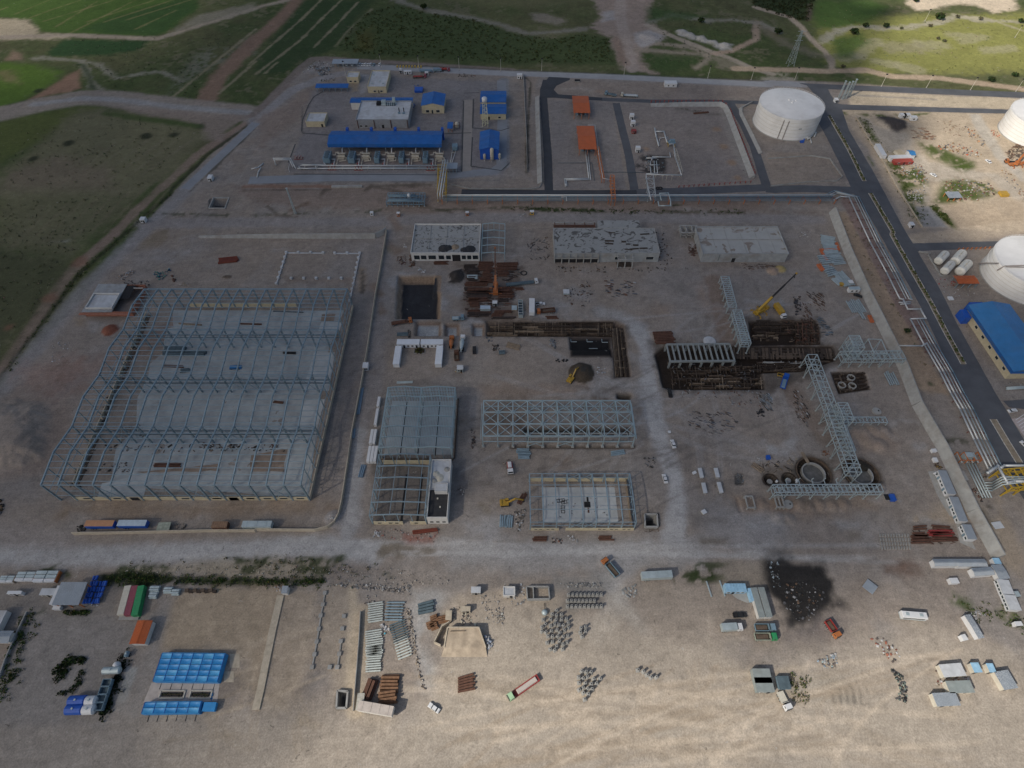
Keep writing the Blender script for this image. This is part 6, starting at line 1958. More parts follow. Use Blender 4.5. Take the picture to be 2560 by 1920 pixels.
lit('bushes and scrap at the dirt mound road','B 560,350 700,320 690,350 580,370',20,((.05,.06,.03),(.10,.09,.06)),(.6,1.6),.5)
cabin('white kiosk at the left corner of the compound',rect('A',1795,1510,1832,1540,2.6),2.6,WHITE,WHITE,'guard_booth',1,'booth')
cabin('white kiosk on the west gravel road',rect('E',1210,215,1252,240,2.6),2.6,WHITE,WHITE,'guard_booth',1,'booth')
t=thg('concrete_pit','square concrete pit with pale rim on the dirt bank','pit',at(q('E',1890,140),0))
P=qs('E 1845,52 1980,52 1945,143 1806,143')
for i in range(4):
 MB().bar(P[i]+Vector((0,0,-.5)),P[(i+1)%4]+Vector((0,0,-.5)),.6,2.0).bd('rim',CONC,t,True)
 # pump yards with orange roofs
P_=lambda t,x,y,z:at(q(t,x,y,z),z)
gb('orange_roof_shelter','far orange roofed pump shelter on open posts',quad('C 522,486 655,486 674,630 536,628',5.0),5.0,.8,'u',rm=ORNX,posts=3,over=.3)
t,w,d=gb('orange_roof_shelter','near orange roofed pump shelter with a dark seam',quad('C 562,746 706,746 726,944 578,942',5.0),5.0,.8,'u',rm=ORNX,posts=3,over=.3)
for lb,x,y in(('grey pump set under the far orange roof',600,660),('grey pump set under the near orange roof',650,970)):
 p=q('C',x,y)
 g=thg('pump_set',lb,'pump',at((p.x,p.y+4,0),0))
 for k in(-3,0,3):
  MB().box(k,0,.1,1.4,6,.9).bd('pump_skid',GREYBLUE,g)
  MB().cyl((k,-2,1.4),(k,2,1.4),.5,9).bd('motor',GREYBLUE,g)
pr('pump_pipes','twin grey pipes leaving the near orange roof and turning left',[([P_('C',636,952,.8),P_('C',664,1196,.8),P_('C',456,1200,.8),P_('C',462,1265,.8)],.38),([P_('C',652,950,.8),P_('C',680,1206,.8),P_('C',470,1210,.8),P_('C',474,1260,.8)],.3)],PIPEW)
pr('thin_pipe','thin dark pipe crossing the gravel of the pump yard',[([P_('C',395,1062,.3),P_('C',690,1062,.3),P_('C',712,1215,.3)],.16)],SD)
pr('thin_pipe','thin dark pipe between the two pump yards',[([P_('C',790,1140,.3),P_('C',1140,1145,.3)],.16)],SD)
a,b=q('C',735,960),q('C',783,1235)
rack('cable_rack','orange steel rack running down from the near orange roof',a,b,1.6,3.6,8,(1.0,),ORNSTEEL,.3,side=False,foot=False,cross=2)
pr('roof_side_pipe','thin pipe following the right side of the near orange roof',[([P_('C',655,735,4.5),P_('C',718,735,4.5),P_('C',752,1000,4.2),P_('C',785,1195,4.2),P_('C',850,1205,4.6)],.16)],PIPEW)
a,b=q('C',858,1225),q('C',868,1430)
rack('cable_rack','orange steel rack crossing the fresh asphalt',a,b,2.4,5.0,4,(1.0,),ORNSTEEL,.34,foot=False,cross=2)
for i,(x,y,mt,lb)in enumerate(((1033,690,WHITE,'upper white transformer cabin in the gravel yard'),(1043,750,WHITE,'second white transformer cabin in the gravel yard'),(1052,812,REDP,'red box cabin below the white transformers'),(1085,975,WHITE,'lone white transformer cabin near the pump manifold'))):
 w_,d_,h_=(3.0,2.6,3.6)if mt is WHITE else(3.2,3.0,2.0)
 p=q('C',x,y)
 cabin(lb,[at((p.x-w_/2,p.y+d_,0),0),at((p.x+w_/2,p.y+d_,0),0),at((p.x+w_/2,p.y,0),0),at((p.x-w_/2,p.y,0),0)],h_,mt,mt,'transformer_cabin',1,'cabin')
p=q('C',1370,412)
cabin('white cabin with two dark windows beside the back road',[at((p.x-4.6,p.y+5,0),0),at((p.x+4.6,p.y+5,0),0),at((p.x+4.6,p.y,0),0),at((p.x-4.6,p.y,0),0)],3.0,WHITE,WHITE,'site_cabin',2,'cabin',None,0)
p=q('C',565,368)
cabin('small dark pit box with white rim by the back road',[at((p.x-2,p.y+3,0),0),at((p.x+2,p.y+3,0),0),at((p.x+2,p.y,0),0),at((p.x-2,p.y,0),0)],1.0,CONC,HOLE,'pit_box',0,'pit box',None,0)
p=q('C',65,340)
cabin('white kiosk at the east corner of the compressor compound',[at((p.x-2,p.y+2.5,0),0),at((p.x+2,p.y+2.5,0),0),at((p.x+2,p.y,0),0),at((p.x-2,p.y,0),0)],3.4,WHITE,WHITE,'guard_booth',1,'booth')
tk('grey-blue crane truck on the lane behind the orange roofs',q('C',850,480),2.8,GREYBLUE,GREYBLUE,9,'flat','flatbed_truck',SD)
tk('white truck carrying long pale pipes on the back lane',q('C',1010,490),-.1+PI,BEIGE,GALV,13,'flat','flatbed_truck',PIPEW)
lit('dark scrap beside the white pipe truck','C 920,470 990,470 980,500 930,500',14,((.1,.09,.08),(.5,.5,.5)),(.5,1.4),.5)
bun('pipe_bundle','two rust beams lying inside the pump yard bund',q('C',1570,642),q('C',1700,630),2,.35,RUST,1.5)
lit('dark weeds and scrap along the pump yard bund','C 1440,590 1600,600 1700,625 1600,620',20,((.08,.08,.06),(.12,.1,.08)),(.5,1.3),.4)
mp=[([P_('C',1232,760,1),P_('C',1245,830,1),P_('C',1268,915,1)],.5),([P_('C',1245,790,1.2),P_('C',1312,790,1.2),P_('C',1340,885,1.2)],.45),([P_('C',1275,870,.8),P_('C',1278,848,.8),P_('C',1300,845,.8),P_('C',1345,838,.8),P_('C',1352,890,.8)],.22),([P_('C',1268,900,.6),P_('C',1275,868,.6)],.2),([P_('C',1360,900,4),P_('C',1395,895,4),P_('C',1410,1010,4),P_('C',1465,1168,4),P_('C',1160,1160,4),P_('C',1160,1195,4),P_('C',1200,1385,4)],.32),([P_('C',1362,970,1),P_('C',1370,1012,1),P_('C',1215,1010,1),P_('C',1205,1040,1)],.36)]
pr('white_manifold','white pipe manifold zigzagging through the gravel pump yard',mp,PIPEW)
bp=[([P_('C',1195,1045,.8),P_('C',1195,1080,.8),P_('C',1262,1078,.8)],.3),([P_('C',1195,1095,.8),P_('C',1200,1150,.8)],.3),([P_('C',1228,1045,.8),P_('C',1232,1150,.8)],.3),([P_('C',1248,1045,.8),P_('C',1258,1150,.8),P_('C',1160,1155,.8)],.3),([P_('C',1160,1020,.8),P_('C',1250,1020,.8)],.35)]
pr('pump_manifold','cluster of pale pipes over the oil blackened ground',bp,PIPEW)
lit('oily valves and pump parts over the black stain','C 1140,1000 1320,1000 1310,1150 1170,1150',70,((.04,.045,.05),(.12,.15,.17),(.35,.36,.36)),(.5,1.6),.6,name='pump_parts')
p=q('C',1372,915)
g=thg('metering_skid','grey metering skid on yellow legs joined to the manifold','metering skid',at(p,0))
MB().box(0,0,2.8,5,3.4,.3).bd('deck',GREYBLUE,g)
MB().box(.3,.4,3.1,3.4,1.8,1.4).bd('meter_box',GREYBLUE,g)
for sx in(-2.2,2.2):
 for sy in(-1.4,1.4):
  MB().bar((sx,sy,0),(sx,sy,2.9),.3).bd('leg',YELSTEEL,g)
a,b=q('C',1400,985),q('C',1455,1180)
rack('pipe_trestle','yellowish trestle under the white manifold pipe',(a.x+.2,a.y),(b.x,b.y),1.4,3.8,5,(1.0,),PIPET,.22,side=False,foot=False)
a,b=q('C',1165,1185),q('C',1195,1400)
rack('pipe_trestle','white trestle crossing the lane to the long rack',(a.x+.9,a.y-3),(b.x+.4,b.y),4.6,4.0,5,(1.0,),PIPEW,.26,cross=1)
for x in(1230,1295,1330,1375):
 p=q('C',x,1215)
 MBx=MB().bar((p.x,p.y,0),(p.x,p.y,3.8),.22)
 MBx.bar((p.x-.8,p.y,3.7),(p.x+.8,p.y,3.7),.22)
 o=MBx.bd('pipe_stand',PIPET)
 tag(o,'tan T shaped stand under the long white manifold pipe','pipe stand','stands under the manifold pipe')
for x,lb in((1258,'left tyre lying on the lane behind the rack'),(1282,'right tyre lying on the lane behind the rack')):
 p=q('C',x,1284)
 o=MB().lathe(p.x,p.y,[(1.1,.05),(1.5,.15),(1.5,.5),(1.1,.6),(.7,.5),(.7,.15),(1.1,.05)],14,False).bd('tyre',DARK)
 tag(o,lb,'tyre')
 # long pipe rack across the site
ya=q('C',400,1400).y
xa,xb=q('B',1610,1400).x,q('D',560,1405).x
t=thg('long_pipe_rack','long low pipe rack with orange legs across the site','pipe rack',(xa,ya,0))
n=26
for i in range(n+1):
 x=(xb-xa)*i/n
 for y in(-2.2,2.2):
  MB().bar((x,y,0),(x+.3,y,2.9),.34).bd('leg',ORNSTEEL,t)
 MB().bar((x,-2.6,2.9),(x,2.6,2.9),.36).bd('cross_beam',ORNSTEEL,t)
for y in(-2.2,2.2):
 MB().bar((0,y,2.6),(xb-xa,y,2.6),.22).bd('longitudinal_beam',GREYBLUE,t)
RE=(xb-xa)
c1=[q('D',560,1395,3.4),q('D',600,1350,3.4),q('D',700,1345,3.4),q('J',700,20,2.4)]
def run(y,r,z=3.4,x0=0.0,x1=None):
 return([(xa+x0,ya+y,z),(xb if x1 is None else x1,ya+y,z)],r)
pr('rack_pipes','thick white pipe on the far side of the long rack',[run(2.0,.48,3.7)],PIPEW)
pr('rack_pipes','pale grey pipe in the middle of the long rack',[run(.7,.2)],GREYBLUE)
pr('rack_pipes','dark grey pipe beside the middle of the long rack',[run(-.4,.2)],SD)
pr('rack_pipes','light pipe on the near side of the long rack',[run(-1.6,.22)],GREYBLUE)
pr('expansion_loop','rectangular pipe loop standing out of the long rack',[([P_('C',1290,1385,4),P_('C',1275,1325,4),P_('C',1350,1322,4),P_('C',1370,1385,4),P_('C',1372,1432,3.4),P_('C',1270,1432,3.4),P_('C',1262,1395,3.4)],.34)],GALV)
pr('branch_pipe','short white branch pipe rising behind the long rack',[([P_('C',472,1390,3.6),P_('C',470,1355,4.2),P_('C',425,1357,4.2)],.22)],PIPEW)
def offs(pts,d,z):
 out=[]
 for i,p in enumerate(pts):
  k=(Vector(pts[min(i+1,len(pts)-1)])-Vector(pts[max(i-1,0)])).normalized()
  out.append((p[0]+k.y*d,p[1]-k.x*d,z))
 return out
way=qs('D 560,1400 615,1370 690,1375 J 870,380 1010,640 1125,870')
way2=qs('J 1215,1045 1330,1260 1470,1500 1560,1680 O 1640,300 1760,560 1890,830')
for d,r,m_,lb in((0,.38,PIPEW,'outermost thick white pipe of the roadside pipeway'),(-3.4,.18,GALV,'thin pipe in the middle of the roadside pipeway'),(-5.0,.26,PIPEW,'pale pipe third across the roadside pipeway'),(-6.4,.24,GREYBLUE,'grey pipe nearest the carriageway in the pipeway')):
 pts=offs(way,d,1.6)
 pts2=offs(way2,d,1.6)
 if d==0:
  mid=[at(q('J',1150,880),2.0),at(q('J',1190,965),2.0),at(q('J',1300,965),2.0),at(q('J',1345,1045),2.0)]
  pts=pts+mid+[pts2[0]]
 elif d==-5.0:
  pts=pts+[at(q('J',1235,880),1.8)]
 pr('roadside_pipe',lb+', upper half',[(pts,r)],m_)
 pr('roadside_pipe',lb+', lower half',[(pts2,r)],m_)
pr('roadside_pipe','pair of short cross pipes joining the pipeway',[([P_('J',1130,885,2),P_('J',1235,880,2)],.3),([P_('J',1145,900,2),P_('J',1230,895,2)],.3)],PIPEW)
pr('roadside_pipe','white pipe coming from the plant wall into the pipeway',[([P_('J',1135,1258,2),P_('J',1330,1260,2)]+[Vector(v)for v in offs(way2,-1.4,2.0)[1:]],.38)],PIPEW)
k=0
for P in(way,way2):
 for a,b in zip(P,P[1:]):
  m=max(1,int((b-a).length/8))
  dr=(b-a).normalized()
  r_=Vector((dr.y,-dr.x,0))
  for i in range(m):
   p=a.lerp(b,(i+.5)/m)
   s=MB().bar(p+r_*.8+Vector((0,0,1.0)),p-r_*7.0+Vector((0,0,1.0)),.3)
   for e in(.6,-6.6):
    s.bar(p+r_*e,p+r_*e+Vector((0,0,1.0)),.3)
   tag(s.bd('pipe_sleeper',mat('brown steel',(.20,.10,.085),.7,.1,.2,.6)),'low brown support under the roadside pipes','pipe support','supports of the roadside pipeway')
rack('pipe_bridge','yellow truss pipe bridge over the carriageway at the right edge',q('G',1750,850,0),Vector((q('G',1750,850).x+40,q('G',1750,850).y+3.5,0)),8.5,8.0,7,(1.0,.6),YELSTEEL,.42,cat='pipe bridge')
g0=lambda x,y,z:at(q('G',x,y,z),z)
pr('bridge_pipes','big white pipes climbing onto the right yellow bridge',[([g0(1640,620,1.6),g0(1660,625,8.6),g0(1810,520,8.6),g0(1960,780,8.6),g0(2060,755,8.6),g0(2600,755,8.6)],.55),([g0(1700,600,1.6),g0(1690,560,3.0),g0(1860,545,8.8),g0(1910,515,8.8),g0(2600,512,8.8)],.5)],PIPEW)
pr('bridge_pipes','thin grey pipes ramping up to the right yellow bridge',[([g0(1600,780+40*k,1.2),g0(1720,775+42*k,2.0),g0(1880,690+40*k,8.2),g0(2600,690+12*k,8.2)],.26)for k in range(4)],GALV)
pr('buried_line_pipes','parallel grey pipes running down from the red valve frame',[([g0(1320+45*k,480,.8),g0(1580+45*k,1010,.8)],.3)for k in range(4)],GALV)
g=thg('valve_station','grey and rusty valve frame beside the plant wall','valve station',at(q('G',1330,420),0))
for sx in(-5,-2,1,4):
 MB().bar((sx,-2,0),(sx,-2,3),.3).bd('post',ORNSTEEL,g)
 MB().bar((sx,2,0),(sx,2,3),.3).bd('post',ORNSTEEL,g)
 MB().bar((sx,-2,3),(sx,2,3),.3).bd('beam',ORNSTEEL,g)
MB().bar((-5,-2,2.8),(4,-2,2.8),.3).bd('beam',ORNSTEEL,g)
MB().box(-.5,.5,.2,3,2.4,3.2).bd('valve_block',GALV,g)
for k in range(4):
 MB().cyl((-4+2.4*k,-2.5,1.4),(-4+2.4*k,2.5,1.4),.35,8).bd('pipe',GALV,g)
lit('rusty scrap lying beside the grey pipes','G 1250,360 1480,420 1640,700 1560,760 1380,470',60,((.16,.07,.05),(.3,.3,.3),(.08,.07,.06)),(.4,1.4),.4)
lit('dark cables and rubble below the grey pipes','G 1420,860 1560,860 1600,1000 1560,1080 1440,980',50,((.06,.055,.05),(.35,.34,.32),(.15,.08,.06)),(.4,1.3),.4)
cabin('grey concrete box behind the plant wall',quad('G 1225,600 1300,600 1345,735 1275,740',1.5),1.5,CONC,CONC,'concrete_box',0,'concrete box',None,0)
cabin('slanted grey slab on the sandy strip',quad('G 1750,1385 1850,1375 1900,1470 1730,1500',.6),.6,CONC,LR,'concrete_slab_block',0,'slab',None,0)
# tanks and yards in the east
tank('white storage tank with pale domed roof behind the pump yard',(197.2,408.4),22.0,15.0,stair=None)
T1=bpy.data.objects['storage_tank']
for k,a in enumerate((-2.05,-1.9)):
 m=MB().bar((22.15*math.cos(a),22.15*math.sin(a),.2),(22.15*math.cos(a),22.15*math.sin(a),13.8),.35)
 for z in range(1,14):
  m.bar((22.3*math.cos(a-.02),22.3*math.sin(a-.02),z),(22.3*math.cos(a+.02),22.3*math.sin(a+.02),z),.2)
 m.bd('side_pipe',mat('grey-brown fitting',(.30,.27,.25),.7),T1)
m=MB()
for k,(x,y)in enumerate(((-2,2),(0,0),(2.5,1),(-1,-2))):
 m.lathe(x,y,[(.6,16.4),(.6,17.2)],8)
m.bd('roof_vent',TANKW,T1)
for i in range(9):
 a=-1.52+i*.011
 MB().box(22.06*math.cos(a),22.06*math.sin(a),8.2,.12,.14,.8 if i%3 else .5,a).bd('lettering',SD,T1)
pc=q('D',2050,850)
tank('white storage tank cut by the right edge of the picture',(pc.x+22.5,pc.y+6,0),22.0,14.0)
tank('large white storage tank beside the four white vessels',(286.5,246.0,0),22.0,12.5)
for o_ in[o for o in bpy.data.objects if o.name.startswith('storage_tank')and o.get('label','').startswith('large white')]:
 m=MB()
 for k in range(30):
  a=2.6+k*.02
  m.box(23.1*math.cos(a),23.1*math.sin(a),1+12*k/30,1.0,.6,.15,a)
 m.tube([(-21.2,-4.5,13.4),(-12,-6,14.3)],.3,6)
 m.bd('stair_and_platform',mat('grey-brown fitting'),o_)
 m=MB().tube([(-22.4,-3.0,9.5),(-21.3,-4,13.4),(-12.0,-4.5,14.3)],.35,7)
 m.bd('foam_pipe',mat('grey-brown fitting'),o_)
pr('tank_outlet_pipes','white outlet pipes with a blue valve at the foot of the tank',[([P_('D',330,845,.8),P_('D',365,850,.8),P_('D',375,890,.8)],.4),([P_('D',385,800,.8),P_('D',415,800,.8),P_('D',400,835,.8)],.45),([P_('D',340,860,1),P_('D',390,820,1)],.35)],PIPEW)
g=thg('blue_valve','blue valve actuator beside the tank outlet','valve',at(q('D',290,885),0))
MB().box(0,0,0,2.4,1.6,1.2).bd('body',BLUEP,g)
MB().cyl((1,0,1.2),(1,0,2.6),.5,8).bd('actuator',BLUEP,g)
for i,(x0,y0,x1,y1)in enumerate(((1472,528,1530,468),(1612,535,1672,465),(1525,615,1582,555),(1655,622,1722,552))):
 a,b=q('J',x0,y0,2.8),q('J',x1,y1,2.8)
 g=thg('horizontal_vessel',('upper left','upper right, stained','lower left','lower right')[i]+' of the four white horizontal vessels','vessel',at((a+b)/2,0),ang(a,b),'four white vessels in a bund')
 L=(b-a).length
 r=2.3 if i%2==0 else 2.6
 m=MB().cyl((-L/2,0,r+.5),(L/2,0,r+.5),r,20)
 m.cyl((-L/2-.7,0,r+.5),(-L/2,0,r+.5),r*.6,20,r)
 m.cyl((L/2,0,r+.5),(L/2+.7,0,r+.5),r,20,r*.6)
 m.bd('shell',mat('vessel paint',(.72,.70,.63),.5,0,.10,.4,.22),g,smooth=False)
 for x in(-L*.3,L*.3):
  MB().box(x,0,0,.6,r*1.6,r*.9).bd('saddle',CONC,g)
 MB().cyl((0,0,2*r+.3),(0,0,2*r+1.1),.4,8).bd('manhole',BEIGE,g)
 MB().box(0,0,2*r+.5,L*.7,.5,.08).bd('walkway',BEIGE,g)
wr('bund_wall','low concrete bund round the four white vessels',qs('J 1300,450 1400,465 1380,480 1490,660 1560,660'),.9,.35,CONC,panel=5)
gb('orange_roof_shelter','flat orange canopy between the vessels and the large tank',quad('J 1592,656 1775,656 1828,722 1655,724',3.6),3.6,.4,'u',rm=ORNX,posts=4,over=.1)
lit('pump fittings and red valves beside the orange canopy','J 1440,680 1600,680 1640,760 1500,770',50,((.35,.05,.04),(.3,.3,.3),(.1,.1,.1),(.4,.38,.34)),(.3,1.0),.6,name='pump_parts')
lit('pale scrap on the worn verge above the blue roof','J 1500,780 1800,770 1820,840 1560,870',26,((.5,.5,.5),(.4,.36,.3)),(.3,1.2),.3)
cabin('white tank cover on the verge above the blue warehouse',rect('J',1560,835,1598,862,.8),.8,WHITE,WHITE,'concrete_box',0,'box',None,0)
cabin('white and blue kiosk on the strip beside the carriageway',rect('J',1228,190,1262,218,2.2),2.2,WHITE,WHITE,'guard_booth',1,'booth')
def blue_warehouse():
 h=7.0
 a,b=q('J',2035,1520,0),q('J',1735,1075,0)
 a=q('J',2045,1545)
 d=(b-a).normalized()
 L=(b-a).length+6.5
 t=thg('blue_warehouse','cream warehouse with big light blue gable roof by the carriageway','building',a,ang(a,b))
 W=20.0
 MB().box(L/2,-.15,0,L,.3,h).bd('side_wall',CREAM,t)
 MB().box(L/2,-W+.15,0,L,.3,h).bd('side_wall',CREAM,t)
 for x in(.15,L-.15):
  m=MB().box(x,-W/2,0,.3,W-.6,h)
  m.add([(x-.15,0,h),(x-.15,-W,h),(x-.15,-W/2,h+2.2),(x+.15,0,h),(x+.15,-W,h),(x+.15,-W/2,h+2.2)],[(0,1,2),(5,4,3),(0,2,5,3),(1,4,5,2)])
  m.bd('gable_wall',CREAM,t)
 for y0,y1,z0,z1 in((1.0,-W/2,h-.15,h+2.3),(-W/2-.02,-W-1.0,h+2.3,h-.15)):
  vs=[(-1,y0,z0),(-1,y1,z1),(L+1,y1,z1),(L+1,y0,z0)]
  MB().add([(x,y,z+.15)for x,y,z in vs]+vs,[(0,3,2,1),(4,5,6,7),(0,1,5,4),(1,2,6,5),(2,3,7,6),(3,0,4,7)]).bd('roof_slope',BLUEL,t)
 MB().box(L/2,.95,h-1.9,L+2,.15,1.9).bd('fascia',BLUEX,t)
 MB().box(-.95,-W/2,h-1.7,.15,W+1.6,1.7).bd('fascia',BLUEX,t)
 for k in range(6):
  x=L*(.1+.16*k)
  f=MB().box(x,.02,2.0,2.2,.08,1.6).bd('window',WHITEW,t)
  MB().box(x,.08,2.15,1.9,.06,1.3).bd('pane',GLASS,f)
 for k in range(4):
  for j in range(4):
   MB().box(L*(.14+.24*k)+j*.9,1.06,h-1.4,.35,.06,.9).bd('vent_slot',SD,t)
 MB().box(L-3,2.6,0,6,3.4,4.6).bd('annex',BLUEP,t)
 MB().box(L+2.6,-6,0,4,7,5.2).bd('rear_annex',BLUEP,t)
blue_warehouse()
pr('pipes_by_warehouse','grey pipes lying in front of the blue warehouse',[([P_('J',2060,1620+8*k,.8),P_('J',2300,1605+8*k,.8)],.3)for k in range(3)],GALV)
lit('pipe fittings in front of the blue warehouse','O 2030,60 2212,50 2212,120 2060,120',30,((.3,.32,.33),(.12,.1,.09)),(.3,1.0),.5,name='pump_parts')
car('white car parked at the right edge beside the carriageway',q('O',2105,305),.2,WHITE)
car('white car cut by the right edge near the median',q('O',2212,600),2.0,WHITE)
def paving():
 a=q('O',2120,380)
 s=sh('paving','O 2100,370 2500,330 2600,600 2300,640',mat('pale paving',(.42,.36,.34),.9,0,.15,.8),.05,label='pale paved parking bays at the right edge')
 for k in range(8):
  p=q('O',2140+14*k,380+24*k)
  MB().bar((p.x,p.y,.07),(p.x+9,p.y+5,.07),.25,.03).bd('bay_line',WHITE,s)
paving()
for i,(x,y)in enumerate(((230,345),(978,402),(1368,412),(1748,432),(2140,445))):
 lamp_post('lamp post beside the northern asphalt road, %s from the tank'%('first','second','third','fourth','fifth')[i],q('D',x,y),9)
for i,(x,y)in enumerate(((1382,175),(2135,315))):
 lamp_post(('lone lamp post in the grass near the sand quarry','lone lamp post in the grass at the right edge')[i],q('W',x,y),9)
lattice_mast('tall lattice power pylon in the grass behind the white tank',q('D',190,215),26,5.0,.8,3,'power_pylon','pylon')
for i,(x,y)in enumerate(((608,505),(640,515),(668,508),(700,490))):
 lattice_mast('grey lattice gate mast at the road fork, %s from the left'%('first','second','third','fourth')[i],q('D',x,y),13,.9,.7,0,'gate_mast','mast')
cabin('small white gatehouse at the foot of the gate masts',rect('D',578,500,606,518,2.4),2.4,WHITE,WHITE,'guard_booth',1,'booth')
SC=((.22,.10,.06),(.32,.29,.26),(.16,.18,.20),(.45,.43,.40),(.10,.085,.075),(.30,.2,.1))
lit('rusty pipes and beams heaped in the sunny yard','D 1245,790 1330,755 1450,830 1430,870 1260,855',70,((.22,.11,.07),(.28,.17,.11),(.15,.10,.07),(.34,.3,.26)),(.5,1.0),.4,5,angle=-.35)
lit('mixed scrap heap among grass in the middle of the yard','D 1380,920 1600,880 1830,960 1850,1020 1700,1000 1560,960',110,SC+((.5,.12,.06),),(.5,1.8),.5)
lit('scrap heap with timber and drums at the lower middle yard','D 1510,1230 1650,1200 1900,1240 2000,1320 1850,1390 1560,1400',220,SC+((.12,.07,.05),(.2,.12,.09)),(.5,1.8),.5)
lit('scrap lining the left side of the yard below the red roof','D 1100,1060 1320,1070 1370,1150 1380,1260 1160,1200',150,SC+((.6,.6,.6),),(.5,1.8),.5)
lit('pale crates and sheets along the yard wall','D 1190,1310 1350,1260 1360,1340 1300,1430 1220,1400',90,((.45,.43,.40),(.35,.34,.33),(.6,.6,.58),(.2,.2,.2)),(.5,1.6),.4)
lit('sand coloured planks scattered in the upper yard','D 1450,690 1640,690 1760,840 1560,830',60,((.45,.38,.28),(.3,.22,.15),(.2,.13,.09)),(.4,1.2),.3,2.2)
lit('dark scrap and crates by the pale lane','D 1680,740 1760,760 1900,900 1860,930 1740,840',60,SC+((.6,.2,.05),),(.5,1.6),.5)
lit('rust red scrap left of the far right tank','D 1920,770 1990,800 2010,850 1940,840',24,((.45,.12,.06),(.3,.2,.15)),(.5,1.4),.5)
lit('brown beams piled around the orange crane','D 2060,980 2160,890 2260,880 2212,1010 2090,1040',110,((.16,.11,.08),(.24,.15,.10),(.10,.085,.075)),(.5,1.1),.5,5,hmax=1.6)
lit('dark tyres and soil thrown on the black heap','D 980,680 1100,670 1170,760 1060,780',60,((.03,.028,.03),(.06,.055,.055),(.3,.28,.27)),(.4,1.4),.4)
lit('sheets and barrels scattered along the right lane','D 2000,1080 2120,1180 2212,1300 2212,1380 2040,1200',50,SC,(.4,1.4),.4)
for i,(x,y)in enumerate(((1160,680),(1195,680),(1252,702))):
 p=q('D',x,y)
 cabin(('left small white cabin above the rust heap','middle small white cabin above the rust heap','right white and grey cabin above the rust heap')[i],[at((p.x-2.2,p.y+3,0),0),at((p.x+2.2,p.y+3,0),0),at((p.x+2.2,p.y,0),0),at((p.x-2.2,p.y,0),0)],2.6,WHITE,WHITE,'site_cabin',1,'cabin',None,0)
cabin('white cabin wing along the junkyard wall',seg_rect(q('D',1010,1030),q('D',950,930),3.2),2.8,WHITE,WHITE,'site_cabin',4,'cabin')
cabin('long white cabin wing facing the road',seg_rect(q('D',1045,1055),q('D',1230,1048),3.4),2.8,WHITE,WHITE,'site_cabin',4,'cabin')
cabin('red roofed low cabin below the long white wing',seg_rect(q('D',1088,1085),q('D',1245,1078),4.0),2.2,REDP,mat('red roof sheet',(.36,.07,.05),.6),'site_cabin',2,'cabin')
gb('small_hut','white hut with light blue roof in the junkyard',rect('D',1215,955,1262,995,2.6),2.6,.8,'u',wm=WHITE,rm=BLUEL,over=.2)
cabin('sandy roofed hut beside the white wings',quad('D 1105,950 1150,945 1190,1000 1140,1010',2.0),2.0,BEIGE,mat('sand roof',(.45,.38,.27),.9),'site_cabin',0,'cabin',None,0)
gb('open_shed','grey sheet roof shed in the lower junkyard',quad('D 1560,1318 1640,1316 1680,1362 1530,1368',2.6),2.6,0,rm=GRF,posts=3,over=.1)
cabin('ochre plastic tank lying at the right of the junkyard',rect('D',2010,1305,2075,1340,1.6),1.6,YELLOW,YELLOW,'storage_bin',0,'bin',None,0)
car('white car on the junkyard lane, higher one',q('D',1900,1055),1.9,WHITE)
car('white car on the junkyard lane, lower one',q('D',1425,1172),2.2,WHITE)
mobile_crane('orange mobile crane among brown beams in the junkyard',q('D',2150,1080),.15,at(q('D',2330,850,9),9),ORANGE,ORANGE,13,name='mobile_crane')
tk('orange truck beside the orange crane',q('D',2085,1065),3.0,ORANGE,DARK,7,'flat','flatbed_truck')
def tree(label,p,h,r,n=160,name='round_tree',cols=None,group=None):
 g=thg(name,label,'tree',at(p,0),random.uniform(0,6),group)
 m=MB().cyl((0,0,-.1),(0,0,h*.45),r*.10,6,r*.05)
 for k in range(4):
  a=k*1.6
  m.cyl((0,0,h*.35),(r*.5*math.cos(a),r*.5*math.sin(a),h*.7),r*.045,5,r*.02)
 m.bd('trunk',TIMBER,g)
 c=MB()
 cols=cols or((.028,.045,.018),(.045,.065,.024),(.02,.032,.013))
 for _ in range(n):
  d=Vector((random.gauss(0,1),random.gauss(0,1),random.gauss(0,.8))).normalized()*(random.random()**.45)
  p_=Vector((d.x*r*random.uniform(.7,1.1),d.y*r*random.uniform(.7,1.1),h*.62+d.z*h*.38))
  s=r*random.uniform(.16,.32)
  d1=Vector((random.gauss(0,1),random.gauss(0,1),random.gauss(0,1))).normalized()*s
  d2=d1.cross(Vector((random.gauss(0,1),random.gauss(0,1),random.gauss(0,1)))).normalized()*s*.8
  c.col=tuple(v*random.uniform(.7,1.3)for v in random.choice(cols))
  c.add([p_-d1,p_-d2,p_+d1,p_+d2],[(0,1,2,3)])
 c.bd('crown',LEAF,g)
 return g
